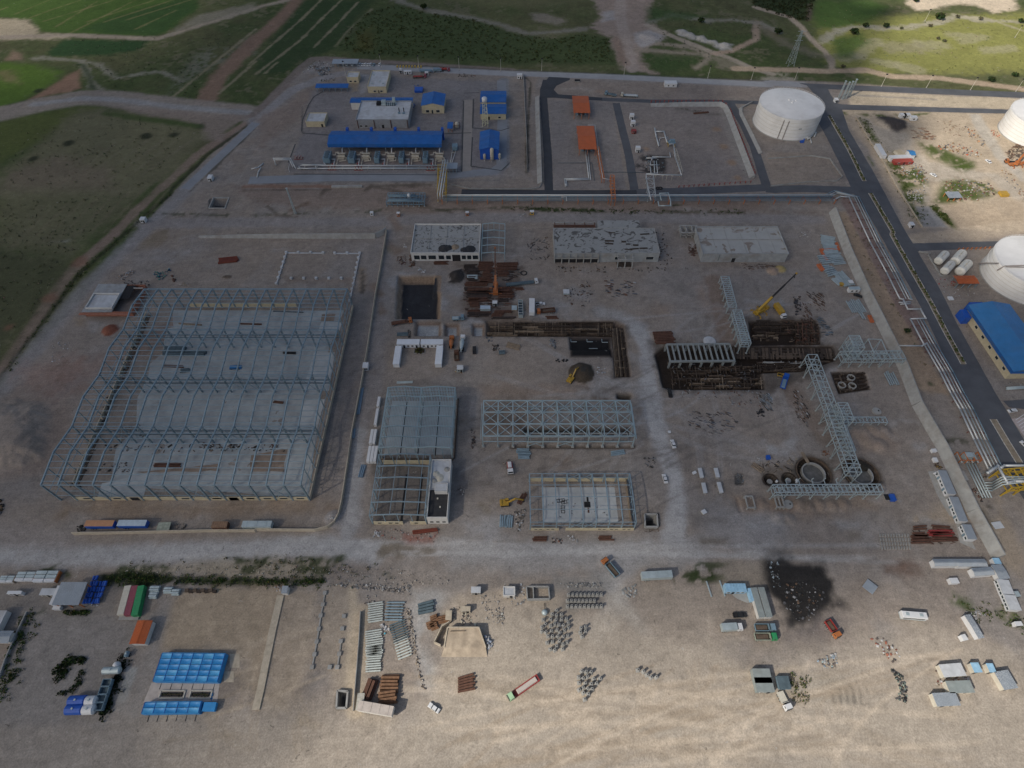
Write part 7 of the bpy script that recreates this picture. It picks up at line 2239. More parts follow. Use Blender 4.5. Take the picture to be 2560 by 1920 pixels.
for i,(x,y,r,lb)in enumerate(((1495,160,4.5,'large dark tree beside the creek in the grass'),(1050,230,3,'dark tree on the pale creek line, right one'),(880,228,3,'dark tree on the pale creek line, left one'),(785,285,4,'dark round tree below the creek'),(145,285,4,'dark tree left of the winding track'),(1930,680,3,'brownish bush beside the dirt track in the sun'),(2130,640,2.6,'pale bush near the right edge above the track'),(1180,245,1.8,'small bush on the creek bank'),(1420,225,2.2,'bush beside the pale stones of the creek'),(1650,150,2.2,'grey bush right of the large tree'),(1845,165,2.2,'grey bush along the upper creek'),(2180,190,2.8,'dark bush at the far right of the creek'),(1300,15,3,'dark bush at the top edge above the quarry'),(690,570,2.2,'bush at the fork of the dirt tracks'),(1490,330,1.8,'small grey bush in the open grass'),(1540,350,1.8,'small pale bush in the open grass'))):
 tree(lb,q('W',x,y),r*1.1,r,140 if r>2.5 else 70,'round_tree' if r>2.5 else'bush',None if r>2.5 else((.10,.10,.06),(.07,.075,.04),(.14,.12,.08)))
tree('dark tree standing by the stony stream at the top',q('U',1450,78),4,3.4)
tree('dark tree on the bank in the upper right field',q('V',1630,195),4,3.2)
wds('dense orchard of small dark trees behind the compound','U 690,420 930,130 1240,40 1500,120 1900,160 2212,290 V 350,340 620,300 840,340 880,540 0,550 U 900,470',1300,(.6,1.1),'orchard',((.04,.056,.02),(.06,.068,.022),(.03,.046,.017),(.085,.08,.025)),12)
wds('dark orchard at the top edge right of the dirt road','W -60,-120 470,-120 460,0 395,175 210,145 0,75 -60,60',500,(.7,1.3),'orchard',((.028,.036,.014),(.045,.045,.018),(.02,.028,.012)),12)
wds('green weeds along the ditch west of the site','E 60,1560 560,880 700,700 1060,385 1480,20',160,(.4,.9),leaves=10,width=3)
wds('green weeds along the long pipe rack','C 0,1455 600,1480 1100,1485 1960,1490',150,(.4,1.0),leaves=10,width=3.5)
wds('weeds growing in the shady ditch by the container yard','P 880,240 1400,235 2212,265 Q 600,355',330,(.4,.9),leaves=12,width=2.6)
wds('weeds along the junkyard wall and lane','D 800,680 900,830 1050,1060 1150,1230 1250,1430 1320,1600',150,(.4,1.0),leaves=10,width=6,cols=((.06,.085,.02),(.10,.12,.03),(.04,.06,.018)))
wds('weeds among scrap in the lower junkyard','D 1420,1420 1500,1460 1620,1620 1560,1600 1440,1500 1400,1440',80,(.5,1.0),leaves=10,cols=((.06,.085,.02),(.10,.12,.03),(.04,.06,.018)))
wds('scattered tufts on the sandy strip behind the plant wall','J 700,150 780,300 900,500 1000,700 1080,850 1200,1140 1420,1580',60,(.4,.8),leaves=9,width=9,cols=((.10,.10,.05),(.06,.07,.03),(.2,.17,.09)))
tree('lone green bush on the sandy strip behind the plant wall',q('J',1198,1140),1.8,1.9,80,'bush',((.03,.05,.02),(.05,.075,.025)))
wds('dry tufts in the western field','A 100,1150 900,960 1600,1100 1300,1640 100,1640',220,(.4,1.0),leaves=8,cols=((.06,.07,.03),(.10,.10,.05),(.03,.04,.018),(.2,.19,.12)))
wds('grass tufts in the dark western field','E 0,100 1100,0 600,560 300,1050 0,1400',240,(.4,1.0),leaves=8,cols=((.05,.06,.025),(.08,.085,.04),(.03,.04,.018),(.2,.19,.12)))
wds('pale stones and tufts in the north-east grass','W 500,60 2200,60 2200,600 900,600 500,400',420,(.3,.9),leaves=7,cols=((.10,.12,.03),(.30,.28,.2),(.16,.16,.06),(.07,.09,.03)))
wds('tufts in the shaded north fields','V 1180,60 2150,120 2150,540 1300,560',200,(.4,1.0),leaves=8,cols=((.04,.06,.02),(.16,.15,.11),(.03,.045,.018)))
wds('tufts in the shaded north-west fields','A 600,330 2100,300 1700,860 900,760',260,(.4,1.0),leaves=8,cols=((.04,.06,.02),(.16,.15,.11),(.03,.045,.018)))
# plant yard: concrete buildings
def stain_mat(name,base,dark,thr,scale):
 m=bpy.data.materials.new(name)
 m.use_nodes=True
 n,l=m.node_tree.nodes,m.node_tree.links
 b=n['Principled BSDF']
 b.inputs['Roughness'].default_value=.8
 tc,nz,mr,mx,n2,m3=n.new('ShaderNodeTexCoord'),n.new('ShaderNodeTexNoise'),n.new('ShaderNodeMapRange'),n.new('ShaderNodeMix'),n.new('ShaderNodeTexNoise'),n.new('ShaderNodeMix')
 nz.inputs['Scale'].default_value,nz.inputs['Detail'].default_value,nz.inputs['Distortion'].default_value=scale,9,1.6
 n2.inputs['Scale'].default_value,n2.inputs['Detail'].default_value=.25,6
 mr.inputs['From Min'].default_value,mr.inputs['From Max'].default_value=thr,thr+.05
 mx.data_type=m3.data_type='RGBA'
 m3.inputs['A'].default_value,m3.inputs['B'].default_value=tuple(v*.8 for v in base)+(1,),tuple(v*1.15 for v in base)+(1,)
 mx.inputs['B'].default_value=dark+(1,)
 l.new(tc.outputs['Object'],nz.inputs['Vector'])
 l.new(tc.outputs['Object'],n2.inputs['Vector'])
 l.new(n2.outputs['Fac'],m3.inputs['Factor'])
 l.new(nz.outputs['Fac'],mr.inputs['Value'])
 l.new(mr.outputs[0],mx.inputs['Factor'])
 l.new(m3.outputs['Result'],mx.inputs['A'])
 l.new(mx.outputs['Result'],b.inputs['Base Color'])
 return m
STAIN1=stain_mat('wet stained roof slab',(.32,.325,.315),(.11,.105,.10),.56,.3)
STAIN2=stain_mat('patchy roof slab',(.30,.305,.295),(.10,.095,.09),.55,.22)
STAIN3=stain_mat('streaked roof slab',(.39,.39,.37),(.24,.20,.165),.58,.12)
def box4(x0,x1,y0,y1):
 return[Vector((x0,y1,0)),Vector((x1,y1,0)),Vector((x1,y0,0)),Vector((x0,y0,0))]
t,w,d=fb('concrete_building','concrete building with white parapet and ink-like stains on its roof',box4(-57.5,-18.6,261.2,286.8),5.6,WHITEW,STAIN1,.7,wins=[(.04,.12),(.14,.22),(.25,.36),(.40,.48),(.51,.58),(.74,.80),(.82,.88),(.90,.98)],zw=(1.4,4.2),doors=[(.60,.72,4.6)])
for f in(.25,.5,.75):
 MB().box(w*f,d/2,5.62,.25,d-1,.2).bd('roof_beam',CONC,t)
MB().box(w/2,d*.5,5.63,w-1,.25,.22).bd('roof_beam',CONC,t)
for x,y,r in((.48,.17,3.4),(.54,.19,2.4),(.86,.14,3.4),(.78,.12,2.4),(.64,.22,2.4)):
 MB().lathe(w*x,d*y,[(r,5.6),(r*.6,6.0),(.1,6.5)],14).bd('gravel_heap',BLACKR if x!=.64 else TL,t)
def open_frame(name,label,x0,x1,y0,y1,h,nv,mtl=GALVB,slab=True,npur=3):
 t=thg(name,label,'steel frame',(x0,y0,0))
 xm=(x1-x0)/2
 M=lambda u,v,z:(u,v,z)
 portal(t,M,[(0,h),(xm,h+.8),(x1-x0,h)],[(y1-y0)*i/(nv-1)for i in range(nv)],[(0,h),(x1-x0,h)],.4,npur,.16,.4,mtl=mtl)
 for v in(0,y1-y0):
  MB().bar((xm,v,0),(xm,v,h+.7),.3).bd('gable_post',mtl,t)
 return t
open_frame('hall_extension','light steel frame standing against the stained concrete building',-17.4,-4.2,261,287,6.0,5,GALVB,npur=1)
x0,x1=q('H',1680,430).x,q('I',497,398).x
yf=q('I',497,398).y
t,w,d=fb('concrete_building','large raw concrete building with patchy black and grey roof',box4(x0,x1,yf,yf+22),6.6,CONCD,STAIN2,.12,wins=[(.58,.62),(.88,.95)],zw=(2.0,4.0))
for k in range(7):
 MB().bar((w*.42*k/6,-1.0,0),(w*.42*k/6,-.4,6.4),.5).bd('column',CONC,t)
MB().box(w*.21,-.8,3.2,w*.43,.5,.5).bd('beam',CONC,t)
MB().box(w*.21,-.2,0.05,w*.42,.25,3.0).bd('opening',HOLE,t)
for k in range(3):
 MB().bar((w*(.60+.07*k),-5.0,0),(w*(.60+.07*k),-4.0,5.5),.5).bd('porch_column',CONC,t)
 MB().bar((w*(.60+.07*k),-4.4,5.4),(w*(.60+.07*k),0,5.4),.45).bd('porch_beam',CONC,t)
MB().bar((w*.60,-4.4,5.4),(w*.74,-4.4,5.4),.5).bd('porch_beam',CONC,t)
MB().box(w*.67,-2.2,.05,w*.14,4.0,.2).bd('porch_floor',TD,t)
MB().box(w*.655,d+3.6,0,w*.42,7.2,6.4).bd('rear_block',CONCD,t)
MB().box(w*.655,d+3.6,6.4,w*.42,7.2,.25).bd('rear_roof',STAIN2,t)
for k in range(5):
 MB().bar((w*(.02+.1*k),d+6.5,0),(w*(.02+.1*k),d+6.5,5.8),.5).bd('rear_column',CONC,t)
 MB().bar((w*(.02+.1*k),d,5.6),(w*(.02+.1*k),d+6.5,5.6),.5).bd('rear_beam',RUST,t)
MB().bar((0,d+6.5,5.6),(w*.43,d+6.5,5.6),.5).bd('rear_beam',CONC,t)
MB().box(w*.22,d+3.2,4.0,w*.42,6.0,.2).bd('rebar_mat',RUST,t)
for k in range(10):
 MB().box(w*random.uniform(.5,.95),d*random.uniform(.1,.85),6.58,random.uniform(2,6),random.uniform(.4,1.2),.25,random.uniform(-.2,.2)).bd('plank',TD,t)
lit('props and planks along the left of the patchy roof building',[(x0-14,yf+2),(x0-2,yf+2),(x0-2,yf+22),(x0-16,yf+20)],60,((.05,.045,.04),(.12,.085,.06),(.25,.24,.23)),(.3,1.0),.3,4)
lit('dark offcuts along the right of the patchy roof building',[(x1+1,yf-3),(x1+9,yf-3),(x1+8,yf+26),(x1+2,yf+26)],50,((.05,.045,.04),(.12,.085,.06),(.16,.08,.05)),(.4,1.5),.4)
lit('offcuts along the front of the patchy roof building',[(x0,yf-9),(x1+6,yf-9),(x1+6,yf-4),(x0,yf-4)],70,((.05,.045,.04),(.12,.085,.06),(.25,.24,.23)),(.4,1.5),.3,1.5)
t,w,d=fb('concrete_building','concrete building with pale streaked roof and one dark doorway',box4(108.3,156.6,260.2,284.0),6.0,CONCD,STAIN3,.55,wins=(),doors=[(.36,.40,3.0)])
MB().box(w/2,d*.52,6.0,w-1,.35,.3).bd('roof_step',CONC,t)
for f in(.17,.34,.52,.7,.86):
 MB().box(w*f,d*.5,5.97,.12,d-1,.12).bd('roof_joint',CONC,t)
MB().box(w*.2,-.06,1.0,.25,.14,4.8).bd('downpipe',SD,t)
rack('concrete_portal','small concrete frame beside the streaked roof building',q('I',690,175,0)+Vector((0,2,0)),q('I',840,175,0)+Vector((0,2,0)),6.5,3.5,3,(1.0,.5),CONC,.7,False,False,cat='concrete frame',cross=1)
lit('loose timber in front of the streaked roof building','I 1230,415 1520,420 1520,450 1250,470',40,((.10,.07,.06),(.16,.11,.085)),(.4,1.0),.2,4,angle=-.1)
lit('white bags and boards on the yard right of the streaked roof','I 1705,140 1830,130 1830,185 1720,180',22,((.55,.55,.55),(.6,.5,.4)),(.3,1.3),.3)
lit('rusty stakes beside the pale portal','I 760,240 840,250 830,340 780,360',40,((.14,.08,.06),(.10,.06,.045)),(.4,1.2),.4,3)
# rebar yard and its machines
ry=0
for i,(xa_,xb_,y_,n_,r_)in enumerate(((900,1010,470,5,.35),(1020,1150,465,6,.4),(1180,1370,462,5,.4),(925,1040,500,4,.35),(1060,1140,520,4,.4),(1190,1290,515,4,.35),(930,1000,555,3,.4),(1030,1150,570,4,.35),(905,1110,600,3,.35),(900,1060,640,3,.3),(925,1120,668,4,.4),(1200,1330,662,4,.4),(920,1130,700,4,.4),(1195,1330,705,4,.4),(935,1110,735,4,.35),(1200,1300,735,3,.35),(940,1030,775,5,.35),(930,1130,835,3,.3),(935,1125,862,3,.35),(1160,1310,830,2,.3),(1140,1250,865,3,.3),(1140,1350,885,2,.3),(1340,1410,635,2,.35),(1610,1705,885,3,.25))):
 lb='rebar bundle in the rust brown steel yard, row %s'%('at the back left','at the back middle','at the back right','second back left','behind the orange crane','right of the crane boom','under the pale sheets','left of the orange crane','above the pale gap','of thin bars at mid left','first brown block left','first brown block right','second brown block left','second brown block right','third brown block left','third brown block right','beside the light container','front left, longest','front left, lowest','front middle','front middle low','along the trench edge','short one near the truck','near the orange dump truck')[i]
 bun('rebar_bundle',lb,q('H',xa_,y_+6),q('H',xb_,y_+4),n_,r_,RUST if i%3 else mat('dark rebar',(.055,.04,.034),.8,.1,.4,.8),1.6,1,True,'rebar','rebar bundles in the steel yard','bar',1.5,.15)
lit('dark bars and ties strewn over the back of the steel yard','H 880,450 1380,450 1400,500 1300,560 1180,560 1000,520 900,540',220,((.045,.035,.03),(.10,.055,.04),(.2,.19,.18)),(.4,.9),.3,5,angle=0)
lit('dark bars and ties strewn over the front of the steel yard','H 890,640 1340,650 1340,720 1310,760 1000,880 930,870 900,700',240,((.055,.035,.028),(.12,.06,.042),(.15,.13,.12),(.3,.28,.26)),(.4,.9),.3,5,angle=0)
for i,(x_,y_)in enumerate(((970,525),(970,545))):
 bun('pipe_bundle',('upper','lower')[i]+' pale pipe bundle in the back of the steel yard',q('H',925,y_),q('H',1015,y_),2,.35,GALV)
p=q('H',1415,495)
tag(MB().lathe(p.x,p.y,[(1.6,.05),(2.0,.25),(1.6,.5),(1.3,.25),(1.6,.05)],18,False).bd('cable_coil',DARK),'black ring of coiled cable at the steel yard corner','coil')
mobile_crane('orange mobile crane lifting in the rebar yard',q('H',1172,645),PI/2,at(q('H',1167,275,19),19),ORANGE,RUST,9)
t=tk('articulated truck with white cab and long dark trailer in the steel yard',q('H',1400,592),.15,WHITE,SD,18,'flat','articulated_truck',SD)
cabin('light grey container among the brown rebar',rect('H',1040,775,1125,803,2.4),2.4,GALV,mat('pale blue roof',(.42,.50,.57),.5),'shipping_container',0,'container',None,0)
cabin('small pale site box between the brown rebar blocks',rect('H',1145,732,1185,755,2.4),2.4,GALV,WHITE,'site_cabin',1,'cabin')
cabin('small grey plate stack on timber by the white frame',rect('H',1312,775,1355,812,1.0),1.0,TL,GALV,'plate_stack',0,'plates',None,0)
t=thg('open_container','open topped white container frame beside the steel yard','container',at(q('H',1390,880),0),ang(q('H',1390,880),q('H',1385,730)))
for s in(-1.15,1.15):
 MB().box(5.5,s,.1,11.0,.15,2.3).bd('side',GALV,t)
MB().box(5.5,0,.1,11.0,2.2,.15).bd('floor',SD,t)
for k in(0,11):
 MB().box(k,0,.1,.15,2.4,2.3).bd('end',GALV,t)
for k in range(5):
 MB().bar((1.5+2*k,-1.15,2.4),(1.5+2*k,1.15,2.4),.14).bd('bow',WHITE,t)
trailer('white ribbed tilt trailer at the edge of the steel yard',(q('H',1485,860).x,q('H',1485,812).y,0),PI/2-.03,WHITE,10.5,2.9,2.4,'tilt_trailer',WHITE,slats=8)
car('white pickup parked by the tilt trailer',q('H',1558,765),.05,WHITE,'pickup','parked_pickup')
tk('orange dump truck with rust red body right of the steel yard',q('H',1605,835),PI+.15,ORANGE,RUST,10,'dump')
tk('orange flatbed truck below the black pit',q('H',365,928),.2,ORANGE,RUST,11,'flat','flatbed_truck',RUST)
tk('grey-blue truck crane beside the small foundation pits',q('H',850,895),0.05,GREYBLUE,GREYBLUE,6.5,'flat','crane_truck',GALV)
tk('orange concrete mixer right of the white cabins',q('H',793,1105),PI/2,ORANGE,ORANGE,7.5,'mixer','mixer_truck')
tk('white concrete mixer beside the orange mixer',q('H',884,1115),PI/2-.05,WHITE,GALV,10,'mixer','mixer_truck')
tk('rust red truck above the batching plant',q('H',838,1222),PI/2+.1,RUST,RUST,6,'dump')
car('black pickup parked alone in the yard',q('H',988,1165),PI/2+.05,DARK,'pickup','parked_pickup')
cabin('grey batching cabin with scrap around it',rect('H',838,1290,890,1325,2.6),2.6,GALV,LR,'site_cabin',1,'cabin')
lit('yellow and brown batching parts around the grey cabin','H 800,1300 900,1330 890,1360 830,1355',26,((.4,.28,.1),(.2,.12,.08),(.4,.4,.38)),(.4,1.2),.5)
lit('pale debris left of the white mixer','H 860,1140 910,1140 900,1190 860,1185',16,((.5,.5,.5),(.16,.16,.165)),(.4,1.2),.5)
WC=mat('white cabin panel',(.74,.77,.80),.45,.05,.05,.6,.1,ribs=('X',4,.4))
cabin('left of the two long white cabins at the top of the U',rect('H',320,1066,513,1108,2.9),2.9,WC,WC,'site_cabin',3,'cabin',None,2)
cabin('right of the two long white cabins at the top of the U',rect('H',526,1066,716,1108,2.9),2.9,WC,WC,'site_cabin',3,'cabin',None,2)
cabin('white cabin forming the left leg of the U',quad('H 303,1124 357,1124 338,1280 288,1280',2.9),2.9,WC,WC,'site_cabin',0,'cabin',None,0)
cabin('white cabin forming the right leg of the U',quad('H 660,1122 716,1122 704,1280 650,1280',2.9),2.9,WC,WC,'site_cabin',0,'cabin',None,0)
p=q('H',515,1168)
g=thg('planter_bed','small planted bed in the court of the white cabins','planter',at(p,0))
MB().box(0,0,-.02,5.6,3.2,.35).bd('edge',CONC,g)
MB().box(0,0,.3,5.2,2.8,.08).bd('soil',TD,g)
bush(MB(),0,0,2.2,.7,50,((.05,.05,.02),(.10,.085,.03))).bd('plants',LEAF,g)
cabin('white van parked on the road beside the thin wall',rect('F',1408,1268,1452,1312,2.4),2.6,WHITE,WHITE,'parked_van',2,'van',None,0)
bun('pipe_bundle','dark pipe stack above the white cabins',q('H',320,1038),q('H',415,1036),3,.4,SD)
lit('dark ties left of the small pits','H 415,975 440,975 440,1050 415,1050',12,((.04,.035,.03),),(.5,1.4),.5)
lit('rubbish strewn around the left corner of the stained building','H 320,350 400,340 400,420 320,420',40,((.12,.06,.045),(.2,.15,.11)),(.5,1.4),.6)
lit('scaffold boards at the left front of the stained building','H 425,340 475,345 470,440 430,440',40,((.16,.09,.06),(.12,.08,.06)),(.4,1.0),.8,3)
lit('white crumpled sheets below the stained building','H 490,440 575,460 560,490 490,490',16,((.6,.6,.6),(.5,.5,.5)),(.5,1.6),.4)
lit('white blocks left of the stained building','H 380,245 410,245 410,275 380,275',8,((.65,.65,.65),),(.6,1.6),.6)
bun('rebar_bundle','brown bars in front of the stained building',q('H',640,420),q('H',760,418),4,.25,RUST,1.5,1,True,'rebar',None,'bar',1.5)
lit('ring of dark scrap and planks in the middle of the yard','H 1760,640 1830,570 1990,550 2040,680 1940,780 1820,760 1760,700',60,((.045,.04,.035),(.12,.07,.05),(.16,.16,.165)),(.4,1.4),.4,2)
lit('pile of dark profiles and pale sheets by the large buildings','I 40,520 100,520 130,700 300,680 310,580 220,540 180,600 110,700 60,660',80,((.05,.05,.055),(.12,.13,.15),(.15,.08,.055),(.32,.33,.35)),(.4,1.2),.4,3,angle=-.2)
cabin('pale pallet of bricks in the scrap ring',rect('H',1758,635,1808,670,1.2),1.2,GALV,LR,'brick_pallet',0,'pallet',None,0)
lit('dark tyres in a row beside the black slab','H 1690,1238 1800,1235 1800,1262 1690,1262',14,((.025,.025,.028),),(1.0,1.6),.6,name='tyres')
lit('grey sacks and pipes beside the black slab','H 1640,1070 1690,1070 1700,1150 1650,1150',26,((.1,.11,.12),(.2,.21,.22)),(.5,1.6),.5,2)
lit('rust brown ties left of the black slab','H 1145,1110 1210,1110 1210,1175 1150,1170',20,((.08,.055,.04),(.05,.04,.035)),(.4,1.2),.3,2)
bun('timber_stack','timber and pipe stack in the open yard',q('H',1265,1130),q('H',1380,1160),4,.3,TL,1.6,1,True,'timber',None,'plank',1.5)
bun('pipe_bundle','pair of dark coils beside the timber stack',q('H',1200,1195),q('H',1252,1192),2,.6,SD)
lit('grey bags left of the long trench','H 1090,1050 1145,1050 1145,1090 1100,1090',14,((.1,.12,.14),),(.5,1.2),.5)
excavator('yellow excavator digging into the dark gravel heap',q('H',1820,1420),1.0,YELLOW,8.5)
lit('white bags and a pump beside the brown formwork leg','I -30,1310 60,1320 60,1370 -20,1370',20,((.6,.6,.6),(.4,.42,.44)),(.5,1.5),.4)
g=thg('slab_formwork','black lined foundation slab with pale corner boards','foundation',at(q('H',1990,1130),-1.7))
for x,y in((1850,1070),(1990,1070),(2120,1075),(1855,1185),(1995,1185),(2130,1185)):
 p=q('H',x,y)-g.location
 MB().box(p.x,p.y,.0,3.0,.25,.35).bd('corner_board',GALV,g)
 MB().box(p.x-1.5,p.y+1.2,.0,.25,2.4,.35).bd('corner_board',GALV,g)
p0,p1=q('H',1980,1130)-g.location,q('H',2055,1130)-g.location
MB().bar((p0.x,p0.y,.3),(p1.x,p1.y,.3),.25).bd('screed_rail',GALV,g)
# formwork
def formwork(label,P,nl,nc,z0,h,mats=(TIMBER,TD,TL),skip=.25,w=.38,name='formwork',zt=None):
 P=[Vector((p.x,p.y,0))for p in P]
 t=thg(name,label,'formwork',at(P[3],z0))
 L=lambda u,v:P[3].lerp(P[2],u).lerp(P[0].lerp(P[1],u),v)-P[3]
 for i in range(nl):
  v=(i+.5)/nl
  k=0
  u=random.uniform(0,.05)
  while u<.98:
   du=random.uniform(.10,.3)
   if random.random()>skip:
    a,b=L(u,v),L(min(1,u+du),v)
    hh=h*random.uniform(.6,1.1)
    MB().bar((a.x,a.y,hh/2),(b.x,b.y,hh/2),w*random.uniform(.6,1.3),hh).bd('form_board',mats[random.randrange(len(mats))],t)
   u+=du
 for j in range(nc):
  u=(j+.5+random.uniform(-.2,.2))/nc
  v0,v1=random.choice(((0,1),(0,.55),(.45,1),(0,1)))
  if random.random()>skip*.8:
   a,b=L(u,v0),L(u,v1)
   hh=h*random.uniform(.5,1.0)
   MB().bar((a.x,a.y,hh),(b.x,b.y,hh),w*random.uniform(.5,1.0),.3).bd('cross_board',mats[random.randrange(len(mats))],t)
 return t
formwork('brown timber formwork filling the long trench',qs('H 1095,912 2190,912 2190,1025 1095,1025'),9,70,-2.1,2.0,(TIMBER,TD,TL,TD),.3,.26)
formwork('brown timber formwork in the right leg of the trench',qs('I 105,965 205,965 258,1385 135,1388'),8,26,-1.9,1.9,(TIMBER,TD,TL,TD),.3,.26)
for i,(x0_,y0_,x1_,y1_)in enumerate(((500,925,560,1010),(600,960,690,1030),(745,960,850,1030),(985,960,1070,1030))):
 pass
formwork('dark foundation formwork behind the crane platform',qs('I 1330,900 1850,895 1890,1010 1310,1010'),10,36,-1.9,2.0,(TD,TD,TIMBER),.25,.26)
formwork('dark tangled formwork right of the tall rack',qs('I 1690,930 1880,930 1905,1110 1690,1110'),7,16,-1.9,2.6,(TD,TIMBER,RUST))
formwork('pale edged formwork row in front of the dark foundation',qs('I 1320,1015 1540,1015 1560,1070 1320,1070'),3,8,-1.9,1.6,(TIMBER,TL,TD))
formwork('brown timber decking boards over the long foundation',qs('I 1150,1135 2020,1145 2040,1235 1150,1232'),2,60,-.6,.5,(TD,TIMBER,TD,TIMBER),.05,.9)
formwork('front formwork walls of the long foundation',qs('I 1350,1245 2020,1245 1760,1335 1420,1335'),6,30,-2.3,2.0,(TD,TIMBER,TD))
formwork('left formwork walls in the dark basement',qs('I 600,1300 1400,1280 1410,1400 620,1400'),7,30,-2.3,2.0,(TD,TD,TIMBER),.35)
formwork('lower left formwork walls with paler boards',qs('I 610,1395 1410,1385 1420,1490 620,1490'),5,26,-2.3,2.2,(TIMBER,TD,TL),.3)
formwork('square formwork boxes with round openings',qs('I 2000,1350 2290,1345 2330,1490 2070,1530'),5,8,-1.1,1.2,(TD,TIMBER),.2,.6)
for i,(x,y)in enumerate(((2090,1460),(2180,1465),(2170,1395))):
 p=q('I',x,y)
 tag(MB().lathe(p.x,p.y,[(1.5,-1.1),(1.9,-1.1),(1.9,.25),(1.5,.25),(1.5,-1.1)],16,False).bd('round_form',CONC),('left round concrete ring in the square formwork','right round concrete ring in the square formwork','upper round ring in the square formwork')[i],'concrete ring')
lit('props and boards littering the dark basement','I 560,1260 1380,1260 1400,1490 640,1490',180,((.05,.04,.033),(.09,.065,.05),(.15,.11,.08),(.16,.16,.165)),(.3,.8),.5,3,hmax=-2.0 if False else .3)
lit('props and bars littering the tangled formwork','I 1560,920 1890,900 1910,1110 1660,1110',120,((.05,.04,.033),(.12,.065,.045),(.15,.11,.08)),(.3,.8),.8,3)
a,b=q('I',590,1185,2.5),q('I',1140,1180,2.5)
rack('concrete_table','pale concrete beam frame over the long foundation',a,b,11.0,2.6,6,(1.0,),mat('pale concrete beam',(.24,.265,.265),.85,0,.15,.4,.2),.9,False,False,-2.3,'concrete frame',False,2)
for i in range(6):
 a=q('I',1370+90*i,1310)
formwork('pale concrete stub walls below the decking',qs('I 1400,1250 1740,1250 1740,1275 1400,1275'),1,5,-2.3,2.3,(CONC,),.1,.5)
bun('rebar_bundle','rust red sheet piles above the pale beam frame',q('I',480,1105),q('I',650,1100),8,.42,RUST,1.25,1,True,'rebar',None,'bar',1)
p=q('I',945,1085)
tag(MB().lathe(p.x,p.y,[(3.2,-.05),(3.2,.5),(2.6,.75),(.05,.9)],22).bd('round_cover',LR),'pale round cover lying above the beam frame','cover')
# pipe racks
def qrack(name,label,a,b,wd,h,nb,**k):
 return rack(name,label,a,b,wd,h,nb,**k)
def mid(t,x0,y0,x1,y1,z):
 return(q(t,x0,y0,z)+q(t,x1,y1,z))/2
qrack('pipe_rack','upper pale steel pipe rack near the yellow crane',mid('I',1045,522,1115,522,5.0),mid('I',1112,788,1182,786,5.0),4.4,5.0,5,levels=(1.0,),cross=3)
qrack('pipe_rack','two level pale pipe rack below the first one',mid('I',1150,812,1220,812,8.0),mid('I',1232,1098,1302,1094,8.0),4.4,8.0,5,levels=(1.0,.62),cross=3)
qrack('pipe_rack','tall pale pipe rack running down the plant, upper part',(145.0,183.0),(144.6,150.0),4.6,10.0,5,levels=(1.0,.65),cross=2)
qrack('pipe_rack','tall pale pipe rack running down the plant, lower part',(144.4,149.4),(143.6,119.2),5.2,10.0,5,levels=(1.0,.65),cross=3)
qrack('pipe_rack','stepped pale tower built against the tall rack',(149.0,153.5),(149.0,144.5),4.4,11.5,2,levels=(1.0,.6),cross=3)
qrack('pipe_rack','narrow frame clipped to the right side of the tall rack',(148.2,144.0),(148.0,131.0),1.8,7.5,3,levels=(1.0,),cross=1)
qrack('pipe_rack','low pale pipe rack branching to the right',mid('N',1735,362,1725,395,2.6),mid('N',2125,362,2135,395,2.6),3.0,2.6,6,levels=(1.0,),side=False,cross=2)
qrack('pipe_rack','long pale pipe rack in front of the round pits',(109.2,113.4),(154.4,113.6),3.6,6.4,8,levels=(1.0,.6),cross=3)
t=bpy.data.objects[-1]if False else None
for i,x in enumerate((1265,1375,1490,1595,1700)):
 p=q('N',x,925,6)
 m=MB().bar((p.x,115.2,6.2),(p.x,117.6,6.2),.25)
 m.bar((p.x,117.6,6.2),(p.x+.3,117.6,7.6),.25)
 tag(m.bd('rack_bracket',GALV),'pale bracket on the long rack, %s from the left'%('first','second','third','fourth','fifth')[i],'bracket','brackets of the long rack')
yb=q('X',1130,1470).y
qrack('pipe_rack','pale pipe rack reaching over the plant wall',(q('X',1130,1470).x,yb+2.6),(q('X',1930,1450).x,yb+2.9),5.0,6.5,6,levels=(1.0,.62),cross=2)
qrack('pipe_rack','square pale tower on the rack by the plant wall',mid('X',1275,1046,1415,1046,11.0),mid('X',1345,1208,1488,1202,11.0),5.2,11.0,2,levels=(1.0,.6,.3),cross=4)
qrack('pipe_rack','pale portal frame beside the square tower',mid('X',1530,1096,1700,1094,9.0),mid('X',1610,1280,1782,1280,9.0),6.4,9.0,1,levels=(1.0,),cross=1,side=False)
rack('timber_strip','row of dark footings beside the upper racks',q('I',1040,590),q('I',1150,985),.6,.7,9,levels=(),mtl=CONC,w=.5,top=False,side=False,cat='footings',foot=True)
# round pits
for x,lb in((1503,'left round concrete pit with inner ring wall'),(1915,'right round concrete pit partly under the tall rack')):
 p=q('N',x,832 if x<1600 else 845)
 g=thg('round_foundation',lb,'foundation',at(p,0))
 MB().lathe(0,0,[(7.2,-2.2),(7.6,-2.2),(7.6,.25),(7.2,.25),(7.2,-2.2)],36,False).bd('outer_ring',TIMBER,g)
 MB().lathe(0,0,[(4.6,-2.2),(5.1,-2.2),(5.1,-.2),(4.6,-.2),(4.6,-2.2)],36,False).bd('inner_ring',CONC,g)
 MB().lathe(0,0,[(4.5,-2.3),(4.5,-1.7)],36).bd('floor',mat('pit floor',(.13,.13,.125),.9,0,.3,.5),g)
 for k in range(24):
  a=k*PI/12
  MB().box(6.2*math.cos(a),6.2*math.sin(a),-2.2,1.6,.15,.5,a).bd('form_board',TD,g)
 if x<1600:
  MB().bar((-1.2,4.5,.3),(-2.4,10.0,.4),1.4,.15).bd('access_plank',TL,g)
